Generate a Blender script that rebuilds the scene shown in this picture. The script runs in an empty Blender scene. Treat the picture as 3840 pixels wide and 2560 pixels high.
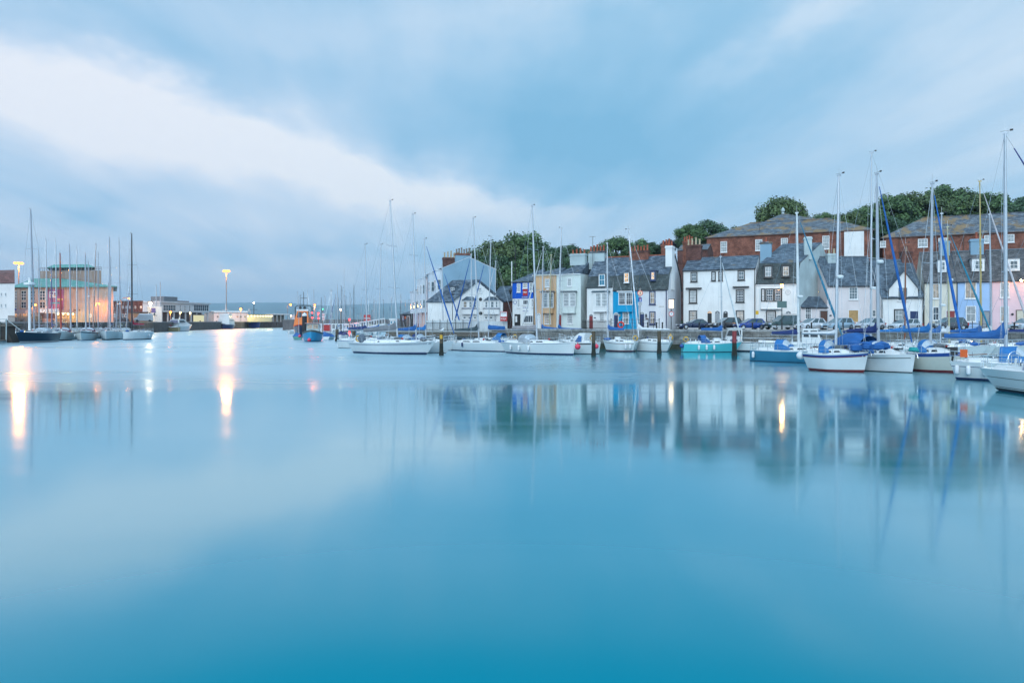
import bpy, math, random
from mathutils import Vector, Matrix
R = random.Random(7)
C = bpy.context.scene.collection
EYE, FO = 3.8, 2560.0
rad = math.radians
# ---- turning a position in the photograph into a point at a known distance / on a known plane
def P(x, y, Z): return Vector(((x-1920)/FO*Z, Z, EYE-(y-1205)/FO*Z))
def G(x, y, z=0.0):
    Z = (EYE-z)*FO/(y-1205); return Vector(((x-1920)/FO*Z, Z, z))
def Gb(x, y, d):
    p = G(x, y); return p*(1+d/p.y)
CR = dict(A=(1880,850,3.075), B=(2150,850,3.074), C=(2500,700,2.3754), D=(2850,550,1.8017), E=(3300,450,1.4926),
          K=(1500,730,2.4893), M=(1600,900,4.7529), R=(2860,1130,4.704), S=(3340,1130,4.238), T=(2360,1130,4.3556),
          U=(1600,1130,4.3556), V=(1000,950,3.6469), W=(560,900,3.6463), X=(0,750,2.7031), Y=(1300,1080,6.0316),
          Z=(1080,1130,7.84), Q=(0,1130,7.127), N=(300,1080,5.6))
def c(k, a, b):
    x0, y0, s = CR[k]; return (x0+a/s, y0+b/s)
# ---- materials
MATS = {}
def nt(m):
    m.use_nodes = True; t = m.node_tree; t.nodes.clear(); return t
def mat(name, col, rough=.6, metal=0., var=.12, scale=3., bump=0., emit=None, estr=0., alpha=1., coat=0., spec=.5):
    if name in MATS: return MATS[name]
    m = bpy.data.materials.new(name); t = nt(m); n = t.nodes; l = t.links
    o = n.new('ShaderNodeOutputMaterial'); b = n.new('ShaderNodeBsdfPrincipled'); l.new(b.outputs[0], o.inputs[0])
    b.inputs['Roughness'].default_value = rough; b.inputs['Metallic'].default_value = metal
    b.inputs['Coat Weight'].default_value = coat; b.inputs['Specular IOR Level'].default_value = spec
    tc = n.new('ShaderNodeTexCoord'); no = n.new('ShaderNodeTexNoise'); no.inputs['Scale'].default_value = scale
    no.inputs['Detail'].default_value = 6; no.inputs['Roughness'].default_value = .65
    l.new(tc.outputs['Object'], no.inputs['Vector'])
    mx = n.new('ShaderNodeMix'); mx.data_type = 'RGBA'
    mx.inputs[6].default_value = (*[x*(1-var) for x in col], 1); mx.inputs[7].default_value = (*[min(1, x*(1+var)) for x in col], 1)
    rp = n.new('ShaderNodeMapRange'); rp.inputs[1].default_value = .3; rp.inputs[2].default_value = .7
    l.new(no.outputs[0], rp.inputs[0]); l.new(rp.outputs[0], mx.inputs[0]); l.new(mx.outputs[2], b.inputs['Base Color'])
    if bump:
        bp = n.new('ShaderNodeBump'); bp.inputs['Strength'].default_value = bump; bp.inputs['Distance'].default_value = .05
        l.new(no.outputs[0], bp.inputs['Height']); l.new(bp.outputs[0], b.inputs['Normal'])
    if emit:
        b.inputs['Emission Color'].default_value = (*emit, 1); b.inputs['Emission Strength'].default_value = estr
        if var >= .3:
            r2 = n.new('ShaderNodeMapRange'); r2.inputs[1].default_value = .42; r2.inputs[2].default_value = .62; r2.inputs[4].default_value = estr*2
            l.new(no.outputs[0], r2.inputs[0]); l.new(r2.outputs[0], b.inputs['Emission Strength'])
    if alpha < 1: b.inputs['Alpha'].default_value = alpha
    MATS[name] = m; return m
def stucco(name, col, var=.06, streak=.25):
    """render with vertical weather streaks and patches"""
    if name in MATS: return MATS[name]
    m = bpy.data.materials.new(name); t = nt(m); n = t.nodes; l = t.links
    o = n.new('ShaderNodeOutputMaterial'); b = n.new('ShaderNodeBsdfPrincipled'); l.new(b.outputs[0], o.inputs[0])
    b.inputs['Roughness'].default_value = .85; b.inputs['Specular IOR Level'].default_value = .2
    g = n.new('ShaderNodeNewGeometry'); mp = n.new('ShaderNodeMapping'); mp.inputs['Scale'].default_value = (1.1, 1.1, .16)
    l.new(g.outputs['Position'], mp.inputs['Vector'])
    n1 = n.new('ShaderNodeTexNoise'); n1.inputs['Scale'].default_value = 1.; n1.inputs['Detail'].default_value = 7; n1.inputs['Roughness'].default_value = .7
    l.new(mp.outputs[0], n1.inputs['Vector'])
    n2 = n.new('ShaderNodeTexNoise'); n2.inputs['Scale'].default_value = .55; n2.inputs['Detail'].default_value = 5; l.new(g.outputs['Position'], n2.inputs['Vector'])
    r1 = n.new('ShaderNodeMapRange'); r1.inputs[1].default_value = .52; r1.inputs[2].default_value = .75; l.new(n1.outputs[0], r1.inputs[0])
    r2 = n.new('ShaderNodeMapRange'); r2.inputs[1].default_value = .3; r2.inputs[2].default_value = .7; l.new(n2.outputs[0], r2.inputs[0])
    a = n.new('ShaderNodeMix'); a.data_type = 'RGBA'; a.inputs[6].default_value = (*[x*(1-var) for x in col], 1); a.inputs[7].default_value = (*[min(1, x*(1+var)) for x in col], 1)
    l.new(r2.outputs[0], a.inputs[0])
    d = n.new('ShaderNodeMix'); d.data_type = 'RGBA'; d.inputs[7].default_value = (*[x*.62 for x in col], 1)
    l.new(a.outputs[2], d.inputs[6]); mm = n.new('ShaderNodeMath'); mm.operation = 'MULTIPLY'; mm.inputs[1].default_value = streak
    l.new(r1.outputs[0], mm.inputs[0]); l.new(mm.outputs[0], d.inputs[0]); l.new(d.outputs[2], b.inputs['Base Color'])
    MATS[name] = m; return m
def bricky(name, c1, c2, mortar, bw=.23, bh=.075, ms=.012, lichen=None, lf=.5, rough=.8, planar='wall', off=.5):
    """bricks or slates laid in courses; u runs along the wall, v up the wall or slope (from the UV map, in metres)"""
    if name in MATS: return MATS[name]
    m = bpy.data.materials.new(name); t = nt(m); n = t.nodes; l = t.links
    o = n.new('ShaderNodeOutputMaterial'); b = n.new('ShaderNodeBsdfPrincipled'); l.new(b.outputs[0], o.inputs[0])
    b.inputs['Roughness'].default_value = rough; b.inputs['Specular IOR Level'].default_value = .35
    tc = n.new('ShaderNodeTexCoord'); br = n.new('ShaderNodeTexBrick'); l.new(tc.outputs['UV'], br.inputs['Vector'])
    br.inputs['Color1'].default_value = (*c1, 1); br.inputs['Color2'].default_value = (*c2, 1); br.inputs['Mortar'].default_value = (*mortar, 1)
    br.inputs['Scale'].default_value = 1; br.inputs['Brick Width'].default_value = bw; br.inputs['Row Height'].default_value = bh
    br.inputs['Mortar Size'].default_value = ms; br.inputs['Bias'].default_value = 0; br.offset = off
    g = n.new('ShaderNodeNewGeometry'); no = n.new('ShaderNodeTexNoise'); no.inputs['Scale'].default_value = 1.1; no.inputs['Detail'].default_value = 8; no.inputs['Roughness'].default_value = .75
    l.new(g.outputs['Position'], no.inputs['Vector'])
    hsv = n.new('ShaderNodeHueSaturation'); l.new(br.outputs[0], hsv.inputs['Color'])
    rr = n.new('ShaderNodeMapRange'); rr.inputs[1].default_value = .34; rr.inputs[2].default_value = .66; rr.inputs[3].default_value = .5; rr.inputs[4].default_value = 1.6
    l.new(no.outputs[0], rr.inputs[0]); l.new(rr.outputs[0], hsv.inputs['Value']); last = hsv.outputs[0]
    if lichen:
        n3 = n.new('ShaderNodeTexNoise'); n3.inputs['Scale'].default_value = .35; n3.inputs['Detail'].default_value = 10; n3.inputs['Roughness'].default_value = .75
        mp = n.new('ShaderNodeMapping'); mp.inputs['Location'].default_value = (31, 7, 3); l.new(g.outputs['Position'], mp.inputs['Vector']); l.new(mp.outputs[0], n3.inputs['Vector'])
        r3 = n.new('ShaderNodeMapRange'); r3.inputs[1].default_value = 1-lf; r3.inputs[2].default_value = 1-lf+.07; l.new(n3.outputs[0], r3.inputs[0])
        mx = n.new('ShaderNodeMix'); mx.data_type = 'RGBA'; mx.inputs[7].default_value = (*lichen, 1); l.new(last, mx.inputs[6])
        mu = n.new('ShaderNodeMath'); mu.operation = 'MULTIPLY'; mu.inputs[1].default_value = .75; l.new(r3.outputs[0], mu.inputs[0]); l.new(mu.outputs[0], mx.inputs[0]); last = mx.outputs[2]
    l.new(last, b.inputs['Base Color'])
    bp = n.new('ShaderNodeBump'); bp.inputs['Strength'].default_value = .6; bp.inputs['Distance'].default_value = .02; bp.invert = True
    l.new(br.outputs['Fac'], bp.inputs['Height']); l.new(bp.outputs[0], b.inputs['Normal'])
    MATS[name] = m; return m
white = lambda: mat('white_paint', (.78,.78,.78), .45)
# ---- mesh builder
class MB:
    def __init__(s): s.v = []; s.f = []; s.m = []; s.mats = []; s.uv = []
    def mi(s, m):
        if m not in s.mats: s.mats.append(m)
        return s.mats.index(m)
    def face(s, pts, m, uv=None):
        i = len(s.v); s.v += [Vector(p) for p in pts]; s.f.append(tuple(range(i, i+len(pts)))); s.m.append(s.mi(m))
        if uv is None:
            a = Vector(pts[0]); nrm = Vector((0,0,0))
            for k in range(1, len(pts)-1): nrm += (Vector(pts[k])-a).cross(Vector(pts[k+1])-a)
            if nrm.length < 1e-12: nrm = Vector((0,0,1))
            nrm.normalize(); h = Vector((-nrm.y, nrm.x, 0))
            h = Vector((1,0,0)) if h.length < 1e-3 else h.normalized()
            w = nrm.cross(h); uv = [(Vector(p).dot(h), Vector(p).dot(w)) for p in pts]
        s.uv += uv
    def hexa(s, p, m, skip=()):
        """p: 8 corners, bottom ring 0-3 (ccw seen from above), top ring 4-7"""
        for k, q in enumerate(((3,2,1,0),(4,5,6,7),(0,1,5,4),(1,2,6,5),(2,3,7,6),(3,0,4,7))):
            if k in skip: continue
            s.face([p[i] for i in q], m)
    def box(s, x0, y0, z0, x1, y1, z1, m, M=None):
        p = [Vector(q) for q in ((x0,y0,z0),(x1,y0,z0),(x1,y1,z0),(x0,y1,z0),(x0,y0,z1),(x1,y0,z1),(x1,y1,z1),(x0,y1,z1))]
        if M: p = [M @ q for q in p]
        s.hexa(p, m)
    def ring(s, c0, ax, r, n, r2=None):
        ax = Vector(ax).normalized(); h = Vector((0,0,1)) if abs(ax.z) < .9 else Vector((1,0,0))
        u = ax.cross(h).normalized(); w = ax.cross(u)
        return [Vector(c0)+u*r*math.cos(2*math.pi*k/n)+w*(r2 or r)*math.sin(2*math.pi*k/n) for k in range(n)]
    def loft(s, rings, m, cap=True, closed=True):
        n = len(rings[0])
        for a, b in zip(rings[:-1], rings[1:]):
            for k in range(n if closed else n-1):
                j = (k+1) % n; s.face([a[k], a[j], b[j], b[k]], m)
        if cap: s.face(list(reversed(rings[0])), m); s.face(rings[-1], m)
    def tube(s, pts, r, m, n=6, cap=True):
        pts = [Vector(p) for p in pts]; rs = r if isinstance(r, (list, tuple)) else [r]*len(pts); rings = []
        for i, p in enumerate(pts):
            d = (pts[min(i+1, len(pts)-1)]-pts[max(i-1, 0)]); rings.append(s.ring(p, d, rs[i], n))
        s.loft(rings, m, cap)
    def lathe(s, c0, prof, m, n=10, ax=(0,0,1)):
        c0 = Vector(c0); a = Vector(ax).normalized()
        s.loft([s.ring(c0+a*z, a, max(r, 1e-3), n) for z, r in prof], m)
    def ball(s, c0, r, m, n=10, sc=(1,1,1)):
        c0 = Vector(c0); rings = []
        for i in range(n//2+1):
            a = math.pi*i/(n//2); rr = max(math.sin(a), .02)
            rings.append([c0+Vector((rr*math.cos(2*math.pi*k/n)*r*sc[0], rr*math.sin(2*math.pi*k/n)*r*sc[1], -math.cos(a)*r*sc[2])) for k in range(n)])
        s.loft(rings, m)
    def torus(s, c0, ax, Rr, r, m, n=14, k=6, a0=0, a1=2*math.pi):
        big = s.ring(c0, ax, Rr, n) if a1-a0 > 6.2 else None
        ax = Vector(ax).normalized(); h = Vector((0,0,1)) if abs(ax.z) < .9 else Vector((1,0,0))
        u = ax.cross(h).normalized(); w = ax.cross(u); pts = []
        for i in range(n+1):
            a = a0+(a1-a0)*i/n; pts.append(Vector(c0)+(u*math.cos(a)+w*math.sin(a))*Rr)
        s.tube(pts, r, m, k)
    def build(s, name, parent=None, label=None, smooth=False, kind=None, world=False, loc=None):
        if not s.v: return None
        v = s.v
        root = parent
        while root is not None and root.parent: root = root.parent
        if world and root is not None:
            I = (Matrix.Translation(root.location) @ root.rotation_euler.to_matrix().to_4x4()).inverted(); v = [I @ p for p in v]
        if loc is not None: v = [p-Vector(loc) for p in v]
        me = bpy.data.meshes.new(name); me.from_pydata([tuple(p) for p in v], [], s.f)
        for m in s.mats: me.materials.append(m)
        me.polygons.foreach_set('material_index', s.m)
        uvl = me.uv_layers.new(name='UVMap'); uvl.data.foreach_set('uv', [x for q in s.uv for x in q])
        if smooth:
            # weld so that smooth shading works
            import bmesh
            bm = bmesh.new(); bm.from_mesh(me); bmesh.ops.remove_doubles(bm, verts=bm.verts, dist=1e-4)
            bmesh.ops.recalc_face_normals(bm, faces=bm.faces); bm.to_mesh(me); bm.free()
            me.polygons.foreach_set('use_smooth', [True]*len(me.polygons))
            if hasattr(me, 'set_sharp_from_angle'): me.set_sharp_from_angle(angle=rad(38))
        me.update()
        o = bpy.data.objects.new(name, me); C.objects.link(o)
        if parent is not None: o.parent = parent
        if loc is not None: o.location = loc
        if label: o['label'] = label
        if kind: o['kind'] = kind
        return o
def thing(name, label, cat, loc=(0,0,0), rz=0, group=None):
    o = bpy.data.objects.new(name, None); C.objects.link(o); o.empty_display_size = .3
    o.location = loc; o.rotation_euler = (0,0,rz); o['label'] = label; o['category'] = cat
    if group: o['group'] = group
    return o
def tag(o, label, cat, group=None):
    o['label'] = label; o['category'] = cat
    if group: o['group'] = group
    return o
def dup(root, loc, rz=None, label=None, group=None, sc=None):
    r = root.copy(); C.objects.link(r); r.location = loc
    if rz is not None: r.rotation_euler = (0,0,rz)
    if sc: r.scale = sc
    if label: r['label'] = label
    if group: r['group'] = group
    for ch in [q for q in root.children]:
        k = ch.copy(); C.objects.link(k); k.parent = r
        for g in [q for q in ch.children]:
            d = g.copy(); C.objects.link(d); d.parent = k
    return r
def text_mb(mb, s, org, ux, uz, h, m, weight=.16, sp=.25):
    """stroke lettering laid on a surface: org lower-left, ux/uz unit vectors, h letter height"""
    ST = {'A':'00-24-40,12-32','B':'00-04-34-33-32-02,32-31-30-00','C':'44-04-00-40','D':'00-04-24-42-41-20-00','E':'44-04-00-40,02-32','F':'44-04-00,02-32','G':'44-04-00-40-42-22','H':'00-04,40-44,02-42','I':'20-24','K':'00-04,44-02-40','L':'04-00-40','M':'00-04-22-44-40','N':'00-04-40-44','O':'00-04-44-40-00','P':'00-04-44-42-02','R':'00-04-44-42-02-40','S':'44-04-02-42-40-00','T':'20-24,04-44','U':'04-00-40-44','V':'04-20-44','W':'04-10-22-30-44','4':'30-34-02-42','7':'04-44-10','6':'44-04-00-40-42-02','0':'00-04-44-40-00','J':'44-40-00-01','Y':'04-22-44,22-20','1':'20-24','8':'00-04-44-40-00,02-42','3':'04-44-40-00,02-42'}
    ux = Vector(ux); uz = Vector(uz); nrm = ux.cross(uz).normalized(); org = Vector(org); adv = 0
    w = h*.62
    for chh in s:
        if chh == ' ': adv += w*.8; continue
        for stroke in ST.get(chh, '00-04-44-40-00').split(','):
            pts = [org+ux*(adv+int(q[0])/4*w)+uz*(int(q[1])/4*h) for q in stroke.split('-')]
            for a, b in zip(pts[:-1], pts[1:]):
                d = (b-a).normalized(); e = nrm.cross(d)*h*weight/2; a2 = a-d*h*weight/2; b2 = b+d*h*weight/2
                mb.face([a2-e, b2-e, b2+e, a2+e], m)
        adv += w*(1+sp)
    return adv
def text_w(s, h, sp=.25):
    return sum(h*.62*(.8 if q == ' ' else 1+sp) for q in s)
# =========================================================== camera, light, sky
sc = bpy.context.scene
cam = bpy.data.cameras.new('camera'); co = bpy.data.objects.new('camera', cam); C.objects.link(co)
co.location = (0,0,EYE); co.rotation_euler = (rad(90),0,0); cam.sensor_width = 36; cam.lens = 24; cam.shift_y = -75/3840
cam.clip_end = 30000; cam.clip_start = .1; sc.camera = co
sc.view_settings.view_transform = 'Standard'; sc.view_settings.look = 'None'; sc.view_settings.exposure = 0; sc.view_settings.gamma = 1
sc.cycles.use_denoising = True; sc.cycles.max_bounces = 5; sc.cycles.diffuse_bounces = 2; sc.cycles.glossy_bounces = 3
sc.cycles.transparent_max_bounces = 6; sc.cycles.volume_bounces = 0; sc.cycles.sample_clamp_indirect = 40; sc.cycles.caustics_reflective = False
SUN_EL, SUN_AZ = rad(24), rad(200)          # soft light from behind the camera, a little to the left
sun = bpy.data.lights.new('sun', 'SUN'); so = bpy.data.objects.new('sun', sun); C.objects.link(so)
sun.energy = 1.35; sun.angle = rad(35); sun.color = (.80,.94,1)
sd = Vector((math.sin(SUN_AZ)*math.cos(SUN_EL), math.cos(SUN_AZ)*math.cos(SUN_EL), math.sin(SUN_EL)))
so.rotation_euler = sd.to_track_quat('Z', 'Y').to_euler(); so.location = (0,0,60)
w = bpy.data.worlds.new('World'); sc.world = w; w.use_nodes = True; t = w.node_tree; t.nodes.clear(); n = t.nodes; l = t.links
def M_(op, a, b=None, c3=None):
    q = n.new('ShaderNodeMath'); q.operation = op
    for i, s_ in enumerate((a, b, c3)):
        if s_ is None: continue
        if isinstance(s_, (int, float)): q.inputs[i].default_value = s_
        else: l.new(s_, q.inputs[i])
    return q.outputs[0]
tc = n.new('ShaderNodeTexCoord'); sx = n.new('ShaderNodeSeparateXYZ'); l.new(tc.outputs['Generated'], sx.inputs[0])
dx, dy, dz = sx.outputs
az = M_('ARCTAN2', dx, dy); el = M_('ARCSINE', dz)
# cloud-sheet coordinates: the sheet drifts along one direction, so its streaks converge on the horizon
zz_ = M_('ADD', M_('MAXIMUM', dz, 0), .10); va = rad(-6)
cu = M_('DIVIDE', M_('ADD', M_('MULTIPLY', dx, math.cos(va)), M_('MULTIPLY', dy, -math.sin(va))), zz_)
cv = M_('DIVIDE', M_('ADD', M_('MULTIPLY', dx, math.sin(va)), M_('MULTIPLY', dy, math.cos(va))), zz_)
def noise(vx, vy, scale, det=5, rough=.55, off=0):
    cb = n.new('ShaderNodeCombineXYZ'); l.new(vx, cb.inputs[0]); l.new(vy, cb.inputs[1]); cb.inputs[2].default_value = off
    q = n.new('ShaderNodeTexNoise'); q.inputs['Scale'].default_value = scale; q.inputs['Detail'].default_value = det; q.inputs['Roughness'].default_value = rough
    l.new(cb.outputs[0], q.inputs['Vector']); return M_('SUBTRACT', q.outputs[0], .5)
st = noise(M_('MULTIPLY', cu, 1.0), M_('MULTIPLY', cv, .30), 1.5, 6, .55, 3.3)
st2 = noise(M_('MULTIPLY', cu, 1.0), M_('MULTIPLY', cv, .22), 4.5, 5, .5, 9.1)
wx = noise(az, M_('MULTIPLY', el, 2.0), 4.0, 5, .6, 1.7); wy = noise(az, M_('MULTIPLY', el, 2.0), 4.0, 5, .6, 5.2)
azw = M_('ADD', az, M_('MULTIPLY', wx, .28)); elw = M_('ADD', el, M_('MULTIPLY', wy, .15))
def blob(px, py, sx_, sy_, tilt, amp, p=2.0):
    a0 = math.atan((px-1920)/FO); e0 = math.atan((1205-py)/FO*math.cos(a0)); ct, s2 = math.cos(rad(tilt)), math.sin(rad(tilt))
    da = M_('SUBTRACT', azw, a0); de = M_('SUBTRACT', elw, e0)      # tilt: positive runs down to the right
    u = M_('DIVIDE', M_('SUBTRACT', M_('MULTIPLY', da, ct), M_('MULTIPLY', de, s2)), sx_/FO)
    v = M_('DIVIDE', M_('ADD', M_('MULTIPLY', da, s2), M_('MULTIPLY', de, ct)), sy_/FO)
    r2 = M_('ADD', M_('MULTIPLY', u, u), M_('MULTIPLY', v, v))
    return M_('MULTIPLY', M_('EXPONENT', M_('MULTIPLY', M_('POWER', r2, p/2), -1.0)), amp)
f = M_('ADD', M_('ADD', M_('MULTIPLY', st, .55), M_('MULTIPLY', st2, .42)), .50)
for bb in ((100,350,820,135,8,.54,2.6),(950,250,420,90,10,-.10,2), (1080,580,640,115,15,.52,2.4),(2000,740,420,50,8,.14,2), (1750,730,480,80,9,.30,2), (2420,430,720,300,-12,-.42,2.4),
           (2150,570,620,150,14,-.22,2), (450,640,800,100,9,.04,2.6),(1050,790,700,60,12,.02,2), (350,800,150,70,-20,-.14,2), (1350,985,900,45,1,-.16,2),(900,1090,1500,100,0,.20,2),
           (500,900,900,110,2,.12,2), (2980,110,330,80,-22,.34,2), (3750,200,450,250,-20,.16,2), (1750,60,700,90,-6,.12,2),
           (2250,900,900,90,4,.06,2), (3500,620,900,120,-5,.02,2), (1300,250,600,120,10,-.02,2),(300,120,700,110,0,-.06,2)):
    f = M_('ADD', f, blob(*bb))
rp = n.new('ShaderNodeValToRGB'); e = rp.color_ramp.elements
rp.color_ramp.interpolation = 'B_SPLINE'
e[0].position = 0.02; e[0].color = (.20,.47,.70,1); e[1].position = 1.0; e[1].color = (.85,.90,.94,1)
for p_, c_ in ((.30,(.31,.56,.78,1)), (.52,(.47,.66,.84,1)), (.75,(.66,.78,.90,1))):
    q = e.new(p_); q.color = c_
# brighter overhead and behind the camera, as an overcast dusk sky is
up = n.new('ShaderNodeMapRange'); up.inputs[1].default_value = rad(30); up.inputs[2].default_value = rad(70); up.inputs[3].default_value = 1; up.inputs[4].default_value = 1.7; up.interpolation_type = 'SMOOTHSTEP'; l.new(el, up.inputs[0])
bk = n.new('ShaderNodeMapRange'); bk.inputs[1].default_value = .2; bk.inputs[2].default_value = -.7; bk.inputs[3].default_value = 1; bk.inputs[4].default_value = 1.7; bk.interpolation_type = 'SMOOTHSTEP'; l.new(dy, bk.inputs[0])
gain = M_('MULTIPLY', up.outputs[0], bk.outputs[0])
hb_ = M_('MULTIPLY', M_('EXPONENT', M_('MULTIPLY', M_('POWER', M_('DIVIDE', M_('SUBTRACT', el, rad(37)), rad(9)), 2), -1)), M_('MULTIPLY', M_('GREATER_THAN', dy, 0), .55))  # added dark blue band in the unseen sky, so the near water reflects teal
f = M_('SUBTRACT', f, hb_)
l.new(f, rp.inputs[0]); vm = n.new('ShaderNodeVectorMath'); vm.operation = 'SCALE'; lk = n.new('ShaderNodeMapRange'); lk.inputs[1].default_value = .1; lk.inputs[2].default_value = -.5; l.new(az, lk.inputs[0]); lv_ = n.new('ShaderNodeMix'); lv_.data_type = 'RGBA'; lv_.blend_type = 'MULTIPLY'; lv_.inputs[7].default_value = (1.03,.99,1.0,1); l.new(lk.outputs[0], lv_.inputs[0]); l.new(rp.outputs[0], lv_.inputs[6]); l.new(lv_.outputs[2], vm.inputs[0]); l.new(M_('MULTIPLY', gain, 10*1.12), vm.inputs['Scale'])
b1 = n.new('ShaderNodeBackground'); b1.inputs[1].default_value = .1; l.new(vm.outputs[0], b1.inputs[0])
sky = n.new('ShaderNodeTexSky'); sky.sky_type = 'NISHITA'; sky.sun_disc = False; sky.sun_elevation = SUN_EL; sky.sun_rotation = SUN_AZ; sky.dust_density = 2
b2 = n.new('ShaderNodeBackground'); b2.inputs[1].default_value = .05; l.new(sky.outputs[0], b2.inputs[0])
mxs = n.new('ShaderNodeMixShader'); mxs.inputs[0].default_value = .06; l.new(b1.outputs[0], mxs.inputs[1]); l.new(b2.outputs[0], mxs.inputs[2])
wo = n.new('ShaderNodeOutputWorld'); l.new(mxs.outputs[0], wo.inputs[0])
# =========================================================== water
m = bpy.data.materials.new('harbour_water'); t = nt(m); n = t.nodes; l = t.links
o_ = n.new('ShaderNodeOutputMaterial'); gl_ = n.new('ShaderNodeBsdfGlossy'); df_ = n.new('ShaderNodeBsdfDiffuse'); mxw = n.new('ShaderNodeMixShader'); l.new(mxw.outputs[0], o_.inputs[0]); l.new(df_.outputs[0], mxw.inputs[1]); l.new(gl_.outputs[0], mxw.inputs[2]); gl_.distribution = 'GGX'
# reflectance rises from near nothing looking down to almost a mirror at grazing angles; the rest is the scattering teal body of the water
lw = n.new('ShaderNodeLayerWeight'); fr_ = n.new('ShaderNodeValToRGB'); l.new(lw.outputs['Facing'], fr_.inputs[0]); l.new(fr_.outputs[0], mxw.inputs[0]); fe = fr_.color_ramp.elements; fr_.color_ramp.interpolation = 'CARDINAL'
fe[0].position = .35; fe[0].color = (.02,.02,.02,1); fe[1].position = 1; fe[1].color = (.92,.92,.92,1)
for p_, v_ in ((.50,.01), (.58,.075), (.66,.27), (.74,.46), (.83,.64), (.93,.80)): q = fe.new(p_); q.color = (v_,v_,v_,1)
gl_.inputs['Color'].default_value = (.83,.965,1,1)
g = n.new('ShaderNodeNewGeometry'); sp = n.new('ShaderNodeSeparateXYZ'); l.new(g.outputs['Position'], sp.inputs[0]); px_, py_, _ = sp.outputs
def nz(sx_, sy_, scale, det=4, off=0, rough=.55):
    mp = n.new('ShaderNodeMapping'); mp.inputs['Scale'].default_value = (sx_, sy_, 1); mp.inputs['Location'].default_value = (off, off*.7, off); l.new(g.outputs['Position'], mp.inputs['Vector'])
    q = n.new('ShaderNodeTexNoise'); q.inputs['Scale'].default_value = scale; q.inputs['Detail'].default_value = det; q.inputs['Roughness'].default_value = rough; l.new(mp.outputs[0], q.inputs['Vector']); return q.outputs[0]
# a breeze roughens the water from about forty metres out, up to the lee of the quay wall
wob = M_('MULTIPLY', M_('SUBTRACT', nz(.05,.12,1.0,3,4), .5), 14)
yy = M_('ADD', py_, wob)
def sm(x, a, b_, lo=0, hi=1):
    q = n.new('ShaderNodeMapRange'); q.interpolation_type = 'SMOOTHSTEP'; l.new(x, q.inputs[0]); q.inputs[1].default_value = a; q.inputs[2].default_value = b_; q.inputs[3].default_value = lo; q.inputs[4].default_value = hi; return q.outputs[0]
ripple = sm(yy, 36, 46)
lee = M_('MULTIPLY', sm(M_('ADD', py_, M_('MULTIPLY', px_, .45)), 71, 80), sm(px_, 0, 12))
ripple = M_('MULTIPLY', ripple, M_('SUBTRACT', 1, M_('MULTIPLY', lee, .85)))
patch = sm(nz(.03,.10,1.0,4,11), .35, .65, .7, 1.15)
rip = M_('MULTIPLY', M_('MULTIPLY', ripple, patch), sm(px_, -8, 16, 1, .55))
l.new(M_('ADD', M_('ADD', .078, M_('MULTIPLY', sm(nz(.06,.55,1.0,5,21,.6), .42, .68), .035)), M_('MULTIPLY', rip, .26)), gl_.inputs['Roughness'])
cm = n.new('ShaderNodeMix'); cm.data_type = 'RGBA'; cm.inputs[6].default_value = (0.0,.212,.285,1); cm.inputs[7].default_value = (.004,.23,.35,1); l.new(rip, cm.inputs[0]); l.new(cm.outputs[2], df_.inputs['Color'])
bp = n.new('ShaderNodeBump'); bp.inputs['Distance'].default_value = .12; l.new(nz(.35,1.0,1.3,5,2,.6), bp.inputs['Height']); l.new(M_('ADD', .003, M_('MULTIPLY', rip, .18)), bp.inputs['Strength']); l.new(bp.outputs[0], gl_.inputs['Normal'])
WATER = m
mb = MB(); mb.face([(-11000,-60,0),(11000,-60,0),(11000,10500,0),(-11000,10500,0)], WATER)
o = mb.build('water'); o['kind'] = 'structure'; o['label'] = 'smooth teal harbour water'
# sea bed so that the ground is one closed sheet under everything
mb = MB(); mb.face([(-11050,-100,-4),(11050,-100,-4),(11050,10550,-4),(-11050,10550,-4)], mat('harbour_mud', (.06,.06,.05), .9)); o = mb.build('seabed', label='dark harbour mud'); o['kind'] = 'structure'
# far hills
def hills(name, pts, Zn, Zf, mt, base=0):
    mb = MB(); rr = random.Random(3)
    for j in range(len(pts)-1):
        (xa, ya), (xb, yb) = pts[j], pts[j+1]; k = max(1, int((xb-xa)/12))
        for i in range(k):
            q = []
            for u in (i/k, (i+1)/k):
                x = xa+(xb-xa)*u; y = ya+(yb-ya)*u
                q.append([P(x, 1204.5, Zn), P(x, 1204.5-(1204.5-y)*.45*Zn/Zf*1.1, Zn+(Zf-Zn)*.3), P(x, 1204.5-(1204.5-y)*.8, Zn+(Zf-Zn)*.65), P(x, y+math.sin(x*.31)*.6, Zf), P(x, 1204, Zf+400)])
                q[-1][0].z = base; q[-1][-1].z = base
            a, b_ = q
            for r_ in range(4): mb.face([a[r_], b_[r_], b_[r_+1], a[r_+1]], mt)
    o = mb.build(name, smooth=True, label='long low grassy hills beyond the harbour'); o['kind'] = 'structure'; return o
hm = mat('hill_grass', (.06,.10,.07), .95, var=.5, scale=.0025)
hills('hills', [(-900,1150),(300,1140),(600,1133),(780,1137),(930,1134),(1080,1134),(1115,1138),(1230,1146),(1330,1141),(1490,1136),(1640,1133),(2000,1120),(3000,1100),(5200,1120)], 6300, 9000, hm)
# haze
vm_ = bpy.data.materials.new('haze_air'); t = nt(vm_); o_ = t.nodes.new('ShaderNodeOutputMaterial'); pv = t.nodes.new('ShaderNodeVolumePrincipled')
pv.inputs['Color'].default_value = (.58,.82,1,1); pv.inputs['Density'].default_value = .00014; pv.inputs['Anisotropy'].default_value = 0; t.links.new(pv.outputs[0], o_.inputs['Volume'])
mb = MB(); mb.box(-12500,-110,-5, 12500,10700,460, vm_); HZ = mb.build('haze'); HZ['kind'] = 'stuff'; HZ['label'] = 'thin evening haze over the harbour'; HZ['category'] = 'haze'
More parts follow.
